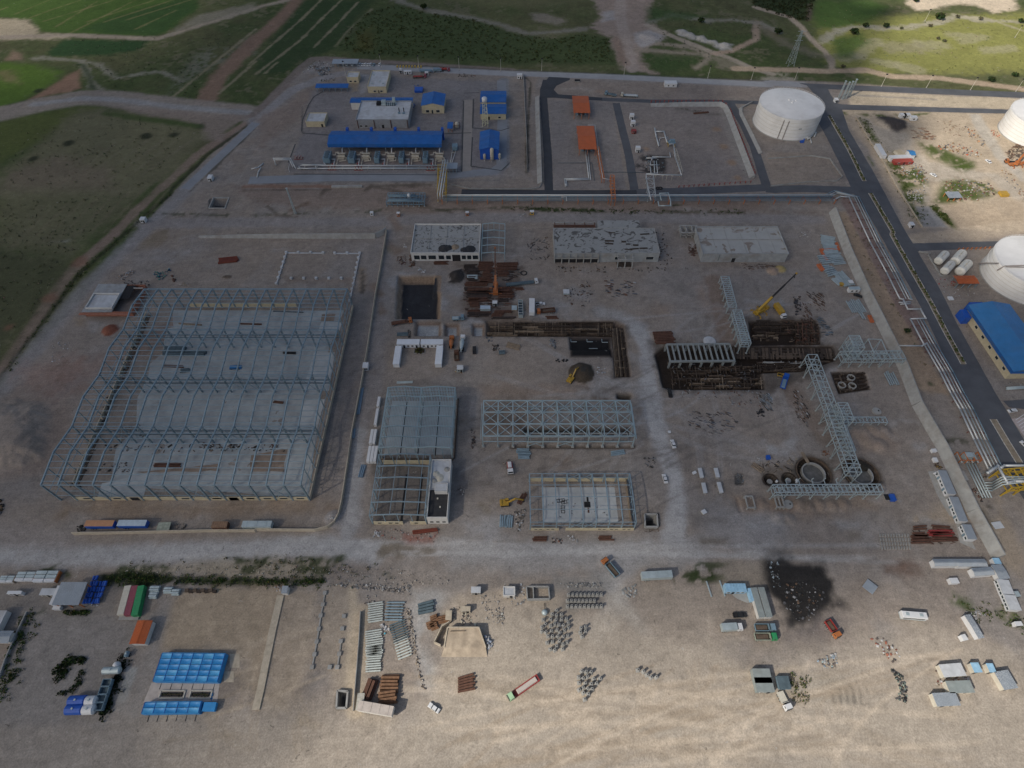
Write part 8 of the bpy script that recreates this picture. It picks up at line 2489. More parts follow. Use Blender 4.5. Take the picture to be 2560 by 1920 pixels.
for x,y,lb in((1130,900,'left small dark round pit with sheeting'),(1290,890,'right small dark round pit beside the ring')):
 p=q('N',x,y)
 g=thg('round_foundation',lb,'foundation',at(p,0))
 MB().lathe(0,0,[(3.0,-1.9),(3.2,-1.9),(3.2,.12),(3.0,.12),(3.0,-1.9)],24,False).bd('ring',TD,g)
 MB().lathe(0,0,[(1.2,-2.0),(1.2,-1.2)],16).bd('plinth',CONCD,g)
for i,(x,y)in enumerate(((1177,915),(1350,905),(1350,920))):
 p=q('N',x,y)
 g=thg('white_drum',('white drum at the left small pit','upper white drum at the ring pit','lower white drum at the ring pit')[i],'drum',at(p,0))
 MB().lathe(0,0,[(.5,0),(.52,.4),(.5,1.0),(.35,1.05)],12).bd('body',WHITE,g)
 MB().cyl((.2,0,1.05),(.2,0,1.12),.1,8).bd('cap',DARK,g)
lit('brick heap above the right round pit','N 1570,640 1640,640 1640,690 1580,690',26,((.20,.09,.05),(.28,.14,.08)),(.3,.9),.5)
lit('pale blocks near the blue box','N 985,705 1040,705 1050,750 1000,750',22,((.45,.44,.42),),(.3,.8),.4)
lit('planks around the round pits','N 960,760 1360,700 1350,830 1060,830',50,((.14,.10,.07),(.06,.05,.04),(.3,.24,.17)),(.3,.8),.2,4)
bun('steel_plate','long brown planks left of the small pits',q('N',960,775),q('N',1050,835),3,.22,TL,2.2,1,True,'planks',None,'plank')
cabin('small blue box behind the round pits',rect('N',1095,685,1125,715,1.4),1.4,BLUEP,BLUEP,'storage_bin',0,'bin',None,0)
cabin('bright blue skip at the right end of the long rack',rect('N',2165,1020,2205,1075,1.6),1.6,BLUEP,BLUEP,'storage_bin',0,'bin',None,0)
cabin('grey open box beside the bright blue skip',rect('N',2115,1025,2150,1070,.8),.8,CONC,HOLE,'storage_bin',0,'bin',None,0)
for i,(a_,b_)in enumerate((((497,808),(517,890)),((634,808),(655,888)),((527,935),(547,1022)),((660,930),(685,1020)))):
 a,b=q('N',*a_),q('N',*b_)
 g=thg('precast_beam',('upper left','upper right','lower left','lower right')[i]+' of four pale precast beams in the front yard','beam',at(a,0),ang(a,b),'four precast beams')
 L=(b-a).length
 MB().box(L/2,.6,0,L,1.1,1.2).bd('web',CONC,g)
 MB().box(L/2,.6,1.2,L,1.7,.25).bd('flange',LR,g)
cabin('small white board hut beside the precast beams',quad('N 455,830 480,818 485,838 460,850',1.0),1.0,WHITE,WHITE,'site_box',0,'box',None,0)
cabin('small striped brick pallet in the front yard',quad('N 530,1165 560,1150 575,1180 545,1198',1.0),1.0,BEIGE,WHITE,'brick_pallet',0,'pallet',None,0)
for i,(x,y)in enumerate(((940,1090),(1190,1085))):
 a=q('N',x-32,y+15)
 b=q('N',x+32,y+15)
 rack('concrete_table',('square concrete frame in the brown hollow','double concrete frame beside the round cover')[i],a,b,5.2,1.8,1+i,(1.0,),CONC,.6,False,False,-.7,'concrete frame',True,1,-.8)
for i,(x,y,tl)in enumerate(((1275,1115,'N'),(2040,310,'N'))):
 p=q(tl,x,y)
 g=thg('round_cover',('round concrete cover below the long rack','round concrete lid above the low branching rack')[i],'cover',at(p,0))
 MB().lathe(0,0,[(2.0,-.9),(2.0,.8),(.1,.95)],22).bd('lid',CONC,g)
 MB().lathe(.7,0,[(.35,.8),(.35,1.1)],8).bd('hatch',DARK,g)
lit('steel mesh in a shallow pit left of the pits','N 825,850 885,850 890,935 830,935',26,((.25,.27,.28),(.12,.12,.12)),(.3,1.0),.2,3)
g=thg('pump_sump','square concrete sump with open top right of the cream walled frame','pit',at(q('M',1820,1310),0))
P=qs('M 1765,1203 1870,1203 1878,1312 1768,1312')
for i in range(4):
 MB().bar(P[i]+Vector((0,0,-.9)),P[(i+1)%4]+Vector((0,0,-.9)),.55,4.6).bd('wall',CONC,g,True)
lit('timber props around the square sump','M 1755,1180 1890,1190 1890,1340 1770,1345 1880,1320 1880,1200',40,((.10,.08,.065),(.18,.14,.11)),(.3,.8),.3,3)
car('white car on the pale track, farther one',q('M',2012,592),PI/2+.12,WHITE)
car('white car on the pale track, nearer one',q('M',1941,892),PI/2+.12,WHITE)
cabin('tiny white box above the farther white car',rect('M',1972,474,1992,490,.8),.8,WHITE,WHITE,'site_box',0,'box',None,0)
lit('steel plates and drums left of the nearer white car','M 1760,710 1860,700 1865,795 1780,795',30,((.06,.055,.05),(.2,.2,.2)),(.4,1.6),.3)
tk('small white truck with red bed between two steel frames',q('M',605,805),-PI/2+.1,WHITE,REDP,6.0,'flat','small_truck',WHITE)
lit('muddy boulders behind the small white truck','M 540,735 590,730 595,780 550,780',14,((.35,.3,.25),(.2,.15,.12)),(.5,1.3),.5)
excavator('yellow loader crane beside the cream walled frame',q('M',565,1105),.1,YELLOW,9.0,'wheeled_crane')
for i,(a_,b_,n_)in enumerate((((660,665),(770,668),3),((670,690),(780,690),3),((675,715),(770,716),3),((1480,690),(1600,672),3),((572,1310),(575,1210),4),((615,1310),(625,1205),4))):
 bun('beam_stack',('upper','middle','lower','right hand','left upright','right upright')[i]+' blue-grey beam stack near the cooler frame' if i<4 else('left','right')[i-4]+' blue-grey beam stack beside the yellow loader crane',q('M',*a_),q('M',*b_),n_,.35,STEEL,1.2,1,True,'beams',None,'beam',.8)
for i,(a_,b_)in enumerate((((805,1425),(925,1425)),((1368,1418),(1490,1418)),((690,1120),(745,1030)))):
 bun('beam_stack',('rusty beam left of the pump in front of the cream frame','rusty beam right of the pump in front of the cream frame','rusty beams leaning by the yellow loader crane')[i],q('M',*a_),q('M',*b_),3,.3,RUST,1.2,1,True,'beams',None,'beam',1.5)
lit('rusty pump parts in front of the cream walled frame','M 965,1405 1065,1405 1065,1445 970,1445',20,((.2,.09,.06),(.35,.3,.27),(.1,.09,.08)),(.4,1.2),.6)
lit('white torn bags below the cream walled frame','M 1100,1375 1160,1375 1200,1440 1120,1410',18,((.5,.5,.5),(.35,.35,.35)),(.3,1.2),.2)
lit('pale scrap beside the blue-grey stacks of the loader','M 640,1160 740,1150 730,1300 680,1350 650,1250',50,((.45,.46,.47),(.1,.09,.08),(.2,.17,.14)),(.3,1.2),.4,1.6)
lit('rubbish between annex and cream walled frame','M 150,960 210,960 210,1030 150,1020',20,((.4,.38,.36),(.15,.13,.12)),(.4,1.3),.4)
lit('dark scrap in front of the black slab and along the fan frame','M 260,460 310,460 300,620 270,620',26,((.05,.05,.05),(.14,.1,.08)),(.4,1.2),.3,2)
lit('dark offcuts and pipes scattered below the long foundation','Y 300,720 900,720 1320,720 1500,780 1500,960 1100,960 850,830 300,840',110,((.06,.05,.045),(.15,.075,.05),(.3,.3,.3),(.35,.35,.35)),(.3,.9),.3,2.6)
lit('dark profiles scattered in the middle front yard','Y 430,1000 1010,1000 1120,1250 880,1320 700,1300 440,1180',90,((.05,.05,.055),(.12,.08,.06),(.1,.12,.15)),(.3,.8),.3,4,angle=-.4)
lit('pale sheets and poles heaped in the front yard','Y 1330,780 1510,760 1540,1000 1450,980',60,((.3,.34,.36),(.2,.22,.24),(.1,.09,.08)),(.4,1.0),.4,4,angle=-1.0)
lit('timber and sacks beside the brown rack strip','Y 1790,720 1880,700 2030,1060 1990,1200 1850,1100 1800,860',120,((.14,.09,.065),(.25,.22,.2),(.06,.05,.045),(.35,.36,.37)),(.3,1.0),.4,2.6,angle=-1.1)
lit('black tyres and drums in the front yard','Y 1310,970 1420,960 1430,1060 1320,1060',20,((.03,.03,.033),),(.6,1.6),.5,name='tyres')
car('dark pickup below the long foundation',q('Y',180,760),PI/2,DARK,'pickup','parked_pickup')
tk('blue truck crane beside the tall rack',q('Y',1680,620),1.1,BLUEP,BLUEP,9,'flat','crane_truck',GREYBLUE)
car('yellow pickup above the blue truck crane',q('Y',1665,530),-.3,YELLOW,'pickup','parked_pickup')
mobile_crane('yellow mobile crane with long black boom',q('I',1385,830),.55,at(q('I',1697,497,17),17),YELLOW,DARK,9.5)
tk('yellow truck with white cab beside the crane',q('I',1545,840),-PI/2+.25,WHITE,YELLOW,9.5,'box','box_truck')
lit('dark counterweights and tackle right of the yellow truck','X 540,540 640,520 640,800 560,800',50,((.03,.035,.045),(.1,.08,.07),(.05,.05,.06)),(.5,1.8),.5)
lit('dark scaffold bars lying in the upper right yard','X 690,470 950,500 960,720 860,720 760,560',60,((.06,.05,.045),(.12,.07,.05)),(.3,.8),.4,5,angle=-1.0)
lit('brown props standing in the upper right yard','X 650,590 760,600 800,860 660,870',40,((.16,.11,.085),(.10,.06,.045)),(.3,.8),.8,4,angle=-1.2)
lit('grey sheets stepping down beside the formwork','X 830,820 900,800 1110,1040 950,1050',50,((.12,.16,.2),(.08,.09,.1),(.2,.22,.24)),(.5,1.2),.3,3,angle=-.2)
for i,(a_,b_,n_,r_)in enumerate((((1905,240),(2030,262),7,.42),((1940,320),(2070,330),6,.45),((1950,360),(2075,352),4,.45),((1915,415),(2010,405),5,.5),((2015,425),(2120,415),6,.45),((1925,470),(2005,462),3,.5),((1970,525),(2060,500),4,.5))):
 bun('pipe_bundle','grey pipe bundle by the plant wall, %s from the top'%('first','second','third','fourth','fifth','sixth','seventh')[i],q('I',*a_),q('I',*b_),n_,r_,mat('grey pipe',(.33,.40,.43),.5,.3,.12,.5),1.5,1,False,'pipes','pipe bundles by the plant wall','pipe',1.2)
for i,(a_,b_,n_)in enumerate((((2085,480),(2195,600),7),((2030,535),(2095,590),4))):
 bun('pipe_bundle',('long slanted grey pipes beside the plant wall','short slanted grey pipes ending at a yellow reel')[i],q('I',*b_),q('I',*a_),n_,.4,mat('grey pipe'),1.2,1,False,'pipes',None,'pipe',1)
for i,(a_,b_,n_)in enumerate((((1310,600),(1400,750),4),((1400,580),(1500,740),5),((1430,740),(1490,835),2),((1840,1530),(1930,1700),5))):
 bun('pipe_bundle',('slanted thin pipes below the white cabin, left set','slanted thin pipes below the white cabin, right set','two slanted pipes with a blue end','thin pipes lying along the plant wall foot')[i],q('X',*b_),q('X',*a_),n_,.33,mat('grey pipe'),1.6,1,False,'pipes',None,'pipe',1.2)
ORP=mat('orange trestle paint',(.46,.13,.05),.6,0,.15,.7)
for i,(a_,b_)in enumerate((((2035,235),(2055,300)),((1900,300),(2050,296)),((1902,305),(1955,390)),((1875,425),(1915,480)))):
 a,b=q('I',*a_),q('I',*b_)
 bun('orange_beam',('short orange beam right of the top pipes','long orange beam between pipe bundles','slanted orange beam left of the pipes','thick orange beam lower left of the pipes')[i],a,b,2,.35 if i<3 else .55,ORP,1.1,1,True,'beams',None,'beam')
a,b=q('X',1525,790),q('X',1565,880)
bun('orange_beam','orange beam at the foot of the slanted pipes',a,b,2,.45,ORP,1.1,1,True,'beams',None,'beam')
p=q('X',1172,380)
g=thg('cable_reel','yellow cable reel lying at the end of the pipes','cable reel',at(p,0))
for z in(0,.8):
 MB().lathe(0,0,[(1.3,z),(1.3,z+.12)],18).bd('flange',YELLOW,g)
MB().lathe(0,0,[(.7,.1),(.7,.85)],14).bd('drum',DARK,g)
cabin('white cabin with dark window against the plant wall',quad('X 1285,405 1415,405 1425,440 1275,445',2.6),2.6,WHITE,GALV,'site_cabin',2,'cabin',None,0)
car('dark car half hidden at the plant wall',q('X',1388,530),-.5,DARK)
cabin('grey box beside the slanted pipes',quad('X 1262,320 1325,318 1335,355 1285,358',1.2),1.2,GALV,WHITE,'site_box',0,'box',None,0)
for i,(tx,wn)in enumerate((('G 930,600 1010,590 1165,940 1080,960',6),('G 1110,1010 1190,990 1345,1360 1255,1380',7),('G 1300,1435 1385,1415 1480,1640 1400,1650',4))):
 P=qs(tx,2.8)
 a,b=(P[0]+P[1])/2,(P[2]+P[3])/2
 L=(b-a).length
 t=thg('site_cabin',('upper','middle','lower')[i]+' long white cabin with grey roof along the plant wall','cabin',at(b,0),ang(b,a),'white cabins along the plant wall')
 MB().box(L/2,.5,.2,L,3.4,2.6).bd('body',WHITE,t)
 MB().box(L/2,.5,2.8,L+.2,3.6,.15).bd('roof',GRF,t)
 MB().box(L/2,.5,.02,L-.3,3.2,.18).bd('skid',DARK,t)
 for k in range(wn):
  x=L*(k+.5)/wn
  if k%3==1:
   MB().box(x,2.24,.25,.9,.08,2.0).bd('door',GREYBLUE,t)
  else:
   f=MB().box(x,2.23,1.2,1.2,.06,.9).bd('window',GALV,t)
   MB().box(x,2.28,1.3,1.0,.06,.7).bd('pane',GLASS,f)
sh('concrete_slab','G 740,610 860,590 1010,960 1080,1010 1250,1380 1480,1800 1230,1700 1170,1400 1180,1300 1080,1290 870,950',CONC,.045,label='pale concrete apron in front of the wall cabins',jag=.3)
car('white car parked in front of the upper wall cabin',q('G',890,690),-1.1,WHITE)
cabin('white hexagonal tent top beside the plant wall',quad('G 800,260 865,255 865,300 795,310',1.5),1.5,WHITE,WHITE,'tent',0,'tent',None,0)
cabin('pair of white tanks below the white tent',quad('G 820,395 880,395 882,455 830,455',1.4),1.4,WHITE,WHITE,'water_tank',0,'water tank',None,0)
lit('yellow and brown scrap above the wall cabins','G 835,480 930,480 960,560 850,570',40,((.3,.2,.05),(.14,.08,.05),(.06,.05,.045)),(.3,1.0),.5)
for i,(tx)in enumerate(('G 520,1500 735,1485','G 520,1600 720,1585','G 745,1560 1120,1560','G 745,1590 1120,1600','G 480,1640 740,1640','G 810,1480 1110,1505','O 1240,1415 1400,1405','O 1240,1445 1420,1440','O 1420,1400 1620,1395','O 1420,1430 1640,1425')):
 P=qs(tx)
 bun('beam_stack',('upper left dark rusty frame','second left dark rusty frame','bright red beam pair','second red beam pair','lowest left rusty beam','upper right rusty frame','lower left rusty beams','bottom left rusty beams','lower right rusty beams','bottom right rusty beams')[i]+' in the rusty steel store',P[0],P[1],2,.35,REDP if i in(2,3)else RUST,1.5,1,True,'beams','rusty steel store by the wall cabins','beam',1)
lit('rusty ties and plates in the steel store','O 1240,1330 1600,1320 1650,1450 1260,1460',70,((.13,.06,.045),(.08,.06,.05),(.25,.2,.17)),(.3,.8),.3,3)
BL=[]
for r in range(4):
 for k in range(11):
  p=q('O',965+24*k+6*r,1380+36*r)
  if r==0 and k==0:
   m=MB().box(0,0,0,.5,1.4,.35)
   m.box(0,0,.35,.25,1.0,.3)
   proto_b=o=m.bd('concrete_block',CONC)
  else:
   o=proto_b.copy()
   COL.objects.link(o)
  o.location=(p.x,p.y,0)
  o.rotation_euler=(0,0,random.uniform(-.5,-.2))
  tag(o,'small grey concrete block in the rows left of the rusty store','block','rows of small concrete blocks')
  # trailers along the stone wall
trailer('blue trailer with orange roof behind the stone wall',q('K',900,1235),.0,mat('faded orange sheet',(.46,.24,.13),.7,0,.15,.5),11.5,2.6,2.4,'box_trailer',BLUEP)
trailer('blue trailer with pale grey roof behind the stone wall',q('K',1178,1232),.0,mat('pale blue roof'),11.5,2.6,2.4,'box_trailer',BLUEP)
trailer('low green-grey flatbed with boards behind the wall',q('K',1430,1245),.05,mat('green-grey boards',(.30,.33,.27),.8,0,.3,.8),5.0,3.6,.4,'flat_trailer')
trailer('brown ribbed container on the ground behind the wall',q('L',197,1312),.0,mat('brown sheet',(.24,.15,.095),.8,0,.2,.8),6.2,2.6,2.2,'box_trailer',RUST,slats=7)
trailer('long silver trailer near the wall corner',q('L',515,1308),.0,GALV,11.8,2.6,2.3,'box_trailer',slats=3)
lit('dark junk beside the flatbed behind the wall','K 1500,1210 1600,1210 1600,1270 1530,1270',20,((.06,.06,.06),(.2,.18,.16)),(.4,1.4),.4)
lit('burnt pile at the left end of the wall','K 665,1230 750,1225 750,1270 670,1275',22,((.025,.022,.02),(.05,.045,.04)),(.5,1.6),.5)
lit('white rubble heap in the wall corner','L 1100,1240 1150,1190 1205,1200 1190,1240 1130,1275',90,((.5,.49,.47),(.4,.38,.36),(.6,.6,.58)),(.4,1.2),.6,name='rubble',hmax=1.6)
lit('bricks and red spill in front of the linked frames','L 1480,1330 1720,1320 2070,1340 2020,1440 1800,1430 1600,1400',70,((.3,.12,.09),(.4,.38,.36),(.55,.3,.27),(.12,.1,.09)),(.3,1.1),.3)
bun('beam_stack','long dark red beam in front of the black roofed annex',q('L',1835,1365),q('L',2060,1340),2,.4,mat('dark red primer',(.15,.035,.02),.7),1.1,1,True,'beams',None,'beam',1)
lit('white crumpled bag below the open frame','L 1490,1350 1560,1345 1560,1390 1500,1390',14,((.5,.52,.54),),(.5,1.5),.4)
bun('beam_stack','dark rusty beam pack in the empty yard behind the big frame',q('E',1890,620),q('E',2060,600),4,.5,mat('dark red primer'),1.2,1,True,'beams',None,'beam',1)
lit('blue and green plastic crates spilling across the yard','E 1310,690 1400,690 1475,655 1490,665 1430,740 1380,770 1330,720',70,((.02,.10,.22),(.03,.2,.17),(.25,.4,.42),(.05,.12,.16)),(.4,1.4),.6,name='crates')
lit('white torn plastic heap behind the brick building','E 1040,720 1130,675 1190,680 1150,710 1060,760 1000,760',60,((.55,.57,.58),(.35,.33,.31),(.3,.22,.17)),(.4,1.5),.5)
lit('brown barrels and boulders behind the big frame','E 1480,720 1530,720 1530,775 1490,775',12,((.10,.055,.04),(.14,.08,.06)),(.8,1.8),.8)
lit('mixed rubble against the back of the brick building','E 1060,760 1300,770 1300,900 1220,900 1080,800',60,((.12,.10,.085),(.3,.27,.24),(.06,.05,.045)),(.5,1.6),.5)
lit('white sheets and scraps on the west track','E 450,1290 620,1270 600,1350 500,1500 450,1470',40,((.5,.5,.52),(.3,.28,.26)),(.3,1.2),.2)
lit('pale timber lying behind the big frame','E 1540,790 1660,780 1660,820 1560,815',16,((.35,.28,.2),(.4,.36,.32)),(.4,1.4),.3,2)
lit('dark vehicle and tyres cut by the left edge','K -40,1000 30,1000 40,1080 -40,1180',30,((.03,.03,.03),(.12,.08,.04),(.2,.2,.2)),(.6,2),.7)
# container yard, lower left
PANS=((0,130,215,275,5),(135,300,180,265,6),(285,490,170,275,7))
for i,(a_,b_,c_,d_,n_)in enumerate(PANS):
 p0,p1=q('P',a_,d_),q('P',b_,d_)
 t=thg('panel_stack',('left','middle','right')[i]+' white sandwich panel stack in the upper left corner yard','panel stack',at(p0,0),0)
 W_,D_=p1.x-p0.x,q('P',a_,c_).y-p0.y
 for r in range(3):
  for c in range(2):
   for z in range(3):
    MB().box(W_*(.27+.48*c),D_*(.18+.32*r),.15+z*.55,W_*.44,D_*.27,.48).bd('panel',WHITE if z<2 or r==0 else GALV,t)
 for c in range(4):
  MB().box(W_*(.1+.26*c),D_/2,0,.3,D_,.15).bd('bearer',TL,t)
 MB().box(W_*1.01,D_/2,.1,.25,D_*.9,1.6).bd('end_board',ORANGE if i else TL,t)
gb('open_shed','big shed with sloping blue-grey metal roof beside blue barrels',quad('P 530,268 745,268 690,455 465,455',4.5),4.5,0,rm=GRF,posts=3,over=.2)
cabin('narrow white strip roof at the left of the blue-grey shed',quad('P 498,292 524,292 460,452 428,452',3.4),3.4,WHITE,WHITE,'lean_to',0,'lean-to',None,0)
cabin('white tank trailer in front of the blue-grey shed',rect('P',458,465,520,495,1.8),1.8,WHITE,WHITE,'water_tank',0,'water tank',None,0)
cabin('pale flat cabin left of the blue-grey shed',rect('P',352,316,485,372,2.4),2.4,BEIGE,LR,'site_cabin',2,'cabin')
cabin('long white cabin near the left edge',rect('P',65,338,185,362,2.4),2.4,WHITE,WHITE,'site_cabin',2,'cabin')
m=MB()
g=thg('barrel_heap','heap of blue plastic barrels beside the shed','barrels',at(q('P',800,440),0))
for k in range(26):
 x,y=(k%6)*1.15-3,(k//6)*2.2-.5
 MB().cyl((x+random.uniform(-.2,.2),y,.55+(k%3)*.3),(x+random.uniform(-.3,.3),y+1.8,.75+(k%3)*.3),.5,9).bd('barrel',BLUEP,g)
lit('white sacks in front of the blue barrels','P 740,430 860,440 850,470 760,470',12,((.5,.5,.5),(.4,.42,.45)),(.5,1.2),.5)
for i,(a_,b_,mt,lb)in enumerate((((1105,290),(1037,540),BEIGE,'cream shipping container, left of three side by side'),((1165,290),(1097,543),MAROON,'maroon shipping container between cream and green'),((1218,290),(1160,545),GREENP,'green shipping container, right of three side by side'))):
 a,b=q('P',*a_,2.6),q('P',*b_,2.6)
 shipping_container(lb,(a+b)/2,ang(b,a),mt,(a-b).length,group='three coloured shipping containers')
cabin('pale step plinth in front of the three containers',rect('P',1030,560,1195,585,.4),.4,CONC,CONC,'plinth',0,'plinth',None,0)
gb('orange_roof_cabin','white cabin with orange roof beside the container row',quad('P 1192,598 1310,598 1250,790 1126,790',3.0),3.0,.5,'v',wm=WHITEW,rm=ORNX,over=.25)
for i,(x0_,y0_,x1_,y1_)in enumerate(((1300,310,1380,345),(1295,370,1360,400),(1420,315,1490,355),(1490,330,1552,372))):
 p0,p1=q('P',x0_,y1_),q('P',x1_,y1_)
 bun('block_stack',('upper left','lower left','middle','right')[i]+' grey profile stack behind the containers',p0,p1,3,.4,GALV,1.1,2,True,'profiles',None,'profile')
for i in range(8):
 p=q('P',1620+34*i,335+(i%2)*8)
 g=thg('pallet_stack','dark pallet stack along the ditch, %s from the left'%('first','second','third','fourth','fifth','sixth','seventh','eighth')[i],'pallets',at(p,0),random.uniform(-.2,.2),'pallet stacks along the ditch')
 for z in range(4):
  MB().box(0,0,z*.22,1.4,1.2,.15).bd('pallet',TD if i%2 else TIMBER,g)
cabin('grey roofed hut at the left edge, upper one',quad('P -60,508 40,508 0,670 -120,670',3.0),3.0,WHITEW,LR,'small_hut',0,'hut',None,0)
gb('small_hut','grey roofed hut at the left edge, lower one',quad('P -80,692 95,692 75,775 -90,775',2.8),2.8,.5,'u',wm=WHITEW,rm=GRF)
def htank(label,a,b,r,mt,name='water_tank',legs=True):
 L,an=(b-a).length,ang(a,b)
 g=thg(name,label,'tank',at(a,0),an)
 m=MB().cyl((0,0,r+.5),(L,0,r+.5),r,16)
 m.cyl((-r*.3,0,r+.5),(0,0,r+.5),r*.6,16,r)
 m.cyl((L,0,r+.5),(L+r*.3,0,r+.5),r,16,r*.6)
 m.bd('shell',mt,g)
 for f in(.2,.8):
  MB().box(L*f,0,0,.5,r*1.5,.9).bd('saddle',DARK,g)
 MB().cyl((L/2,0,2*r+.4),(L/2,0,2*r+.8),.35,8).bd('manhole',GALV,g)
 return g
htank('long silver tank beside the shaded hedge',q('P',905,1030,1),q('P',1045,1025,1),1.25,GALV)
p=q('P',1025,985)
g=thg('water_tank','round white tank above the silver one','tank',at(p,0))
MB().lathe(0,0,[(1.2,.2),(1.3,1.0),(1.1,2.0),(.5,2.5),(.05,2.6)],16).bd('shell',WHITE,g,smooth=True)
MB().lathe(0,0,[(1.0,0),(1.0,.25)],10).bd('base',DARK,g)
htank('small green-grey tank behind the orange roofed cabin',q('P',1095,905,.8),q('P',1112,865,.8),.8,GREYBLUE)
htank('blue silo tank with white end lying at the bottom left, upper',q('P',615,1290,1.5),q('P',750,1285,1.5),1.7,BLUEP,'silo_tank')
htank('white half of the upper blue silo',q('P',760,1290,1.5),q('P',835,1288,1.5),1.65,WHITE,'silo_tank')
htank('blue silo tank with white end lying at the bottom left, lower',q('P',590,1365,1.5),q('P',725,1362,1.5),1.7,BLUEP,'silo_tank')
htank('white half of the lower blue silo',q('P',735,1365,1.5),q('P',820,1362,1.5),1.65,WHITE,'silo_tank')
a,b=q('P',935,1095,2.2),q('P',840,1370,2.2)
g=thg('aggregate_bins','row of grey aggregate bins beside the dark ditch','hopper',at(b,0),ang(b,a))
L=(a-b).length
for k in range(4):
 x=L*(k+.5)/4
 m=MB()
 for s in(-1,1):
  m.box(x,s*1.5,.8,L/4-.2,.15,1.8)
  m.box(x+s*(L/8-.12),0,.8,.15,3.0,1.8)
 m.bd('bin',GREYBLUE,g)
 MB().box(x,0,.8,L/4-.3,2.8,.5).bd('gravel',SD,g)
 for s in(-1,1):
  MB().bar((x,s*1.4,0),(x,s*1.4,.8),.25).bd('leg',GALV,g)
wds('dark bushes in the gravel island of the truck yard','P 460,1020 600,905 735,910 730,960 640,960 560,1080 480,1130',60,(.6,1.3),leaves=14,cols=((.018,.03,.012),(.03,.045,.016)))
wds('dark bushes on the right of the gravel island','P 690,1020 730,1020 720,1110 640,1210 530,1240 480,1220 620,1170',36,(.5,1.0),leaves=12,cols=((.018,.03,.012),(.03,.045,.016)))
wds('dark weeds along the left wall of the truck yard','P 250,540 180,800 100,1080 20,1300',90,(.5,1.1),leaves=12,width=4)
wds('weeds in front of the blue-grey shed','P 550,520 770,515 760,535 560,540',40,(.5,1.0),leaves=12)
wds('dark hedge shading the aggregate bins','P 1080,900 1040,1050 980,1200 930,1330 900,1400',90,(.6,1.2),leaves=12,width=2,cols=((.012,.018,.01),(.02,.03,.014)))
wds('sparse tufts along the gravel road bank','P 1000,150 2200,130 Q 300,200 600,260 1170,270',120,(.3,.8),leaves=9,width=6,cols=((.05,.065,.025),(.09,.095,.04),(.16,.15,.09)))
lit('pale stones along the bank above the ditch','P 1000,130 2212,120 Q 600,220 600,320 P 2212,230 1000,180',260,((.45,.40,.31),(.5,.46,.38),(.3,.26,.2)),(.2,.7),.5,name='stones')
lit('pale stones and blocks along the lower road bank','Q 600,250 1170,250 1720,330 1700,380 1200,420 640,400',200,((.5,.47,.42),(.4,.36,.3),(.25,.22,.18)),(.2,.9),.5,name='stones')
def tarp_block(label,P,h,nu,nv):
 o,a,w,d=frame4(P,h)
 t=thg('tarpaulin_shelter',label,'shelter',o,a)
 n=0
 for i in range(nu):
  for j in range(nv):
   u0,u1,v0,v1=w*i/nu,w*(i+1)/nu-.12,d*j/nv,d*(j+1)/nv-.12
   vs,fs=[],[]
   K=6
   for b in range(K):
    for c in range(K):
     fu,fv=b/(K-1),c/(K-1)
     sag=-.35*math.sin(PI*fu)*math.sin(PI*fv)+random.uniform(-.05,.05)
     vs.append((u0+(u1-u0)*fu,v0+(v1-v0)*fv,h+sag))
   for b in range(K-1):
    for c in range(K-1):
     fs.append((b*K+c,(b+1)*K+c,(b+1)*K+c+1,b*K+c+1))
   MB().add(vs,fs).bd('tarpaulin',TARPB if(i*3+j)%4 else mat('paler tarpaulin',(.08,.36,.66),.45,0,.12,.5,bump=.3),t,smooth=True)
 for i in range(nu+1):
  MB().bar((w*i/nu-.06,0,h+.06),(w*i/nu-.06,d,h+.06),.12).bd('batten',BLUEP,t)
 for cx_,cy_,sx,sy in((w/2,-.1,w,.2),(w/2,d+.1,w,.2),(-.1,d/2,.2,d),(w+.1,d/2,.2,d)):
  MB().box(cx_,cy_,0,sx,sy,h-.1).bd('side_sheet',TARPB,t)
 for i in range(6):
  MB().bar((w*(i+.5)/6,-.2,0),(w*(i+.5)/6,-2.2,0.1),.15).bd('guy_pole',DARK,t)
tarp_block('large shelter under a patchwork of bright blue tarpaulins',quad('P 1395,872 1945,878 1880,1120 1330,1115',2.6),2.6,6,5)
tarp_block('second blue tarpaulin shelter cut by the bottom strip',quad('P 1250,1300 1740,1290 1715,1390 1225,1395',2.4),2.4,5,2)
cabin('small blue tarpaulin box right of the second shelter',quad('P 1765,1300 1870,1300 1850,1375 1750,1375',1.8),1.8,TARPB,TARPB,'tarp_box',0,'shelter',None,0)
sh('paving','P 1310,1130 1900,1125 1880,1290 1240,1300',mat('pinkish paving',(.47,.42,.38),.9,0,.12,.6,.2),.05,label='pale paved court between the two blue shelters',jag=.1)
for i,(x0_,x1_)in enumerate(((1385,1595),(1645,1828))):
 P=rect('P',x0_,1200,x1_,1265)
 o,a,w,d=frame4(P,0)
 g=thg('planter_bed',('left','right')[i]+' rectangular planter with double kerb in the paved court','planter',o,a)
 for e,mt in((0,BEIGE),(.7,DARK)):
  m=MB()
  for cx_,cy_,sx,sy in((w/2,e,w-2*e,.35),(w/2,d-e,w-2*e,.35),(e,d/2,.35,d-2*e),(w-e,d/2,.35,d-2*e)):
   m.box(cx_,cy_,0,sx,sy,.45)
  m.bd('kerb',mt,g)
 MB().box(w/2,d/2,.05,w-2,d-2,.2).bd('soil',TIMBER,g)
 m=MB()
 for k in range(12):
  bush(m,1.3+(w-2.6)*k/11,d/2+random.uniform(-.4,.4),.5,.5,9)
 m.bd('plants',LEAF,g)
lit('crumpled blue sheet by the right planter','P 1815,1210 1840,1210 1840,1290 1815,1290',10,((.03,.22,.55),),(.4,1.0),.4)
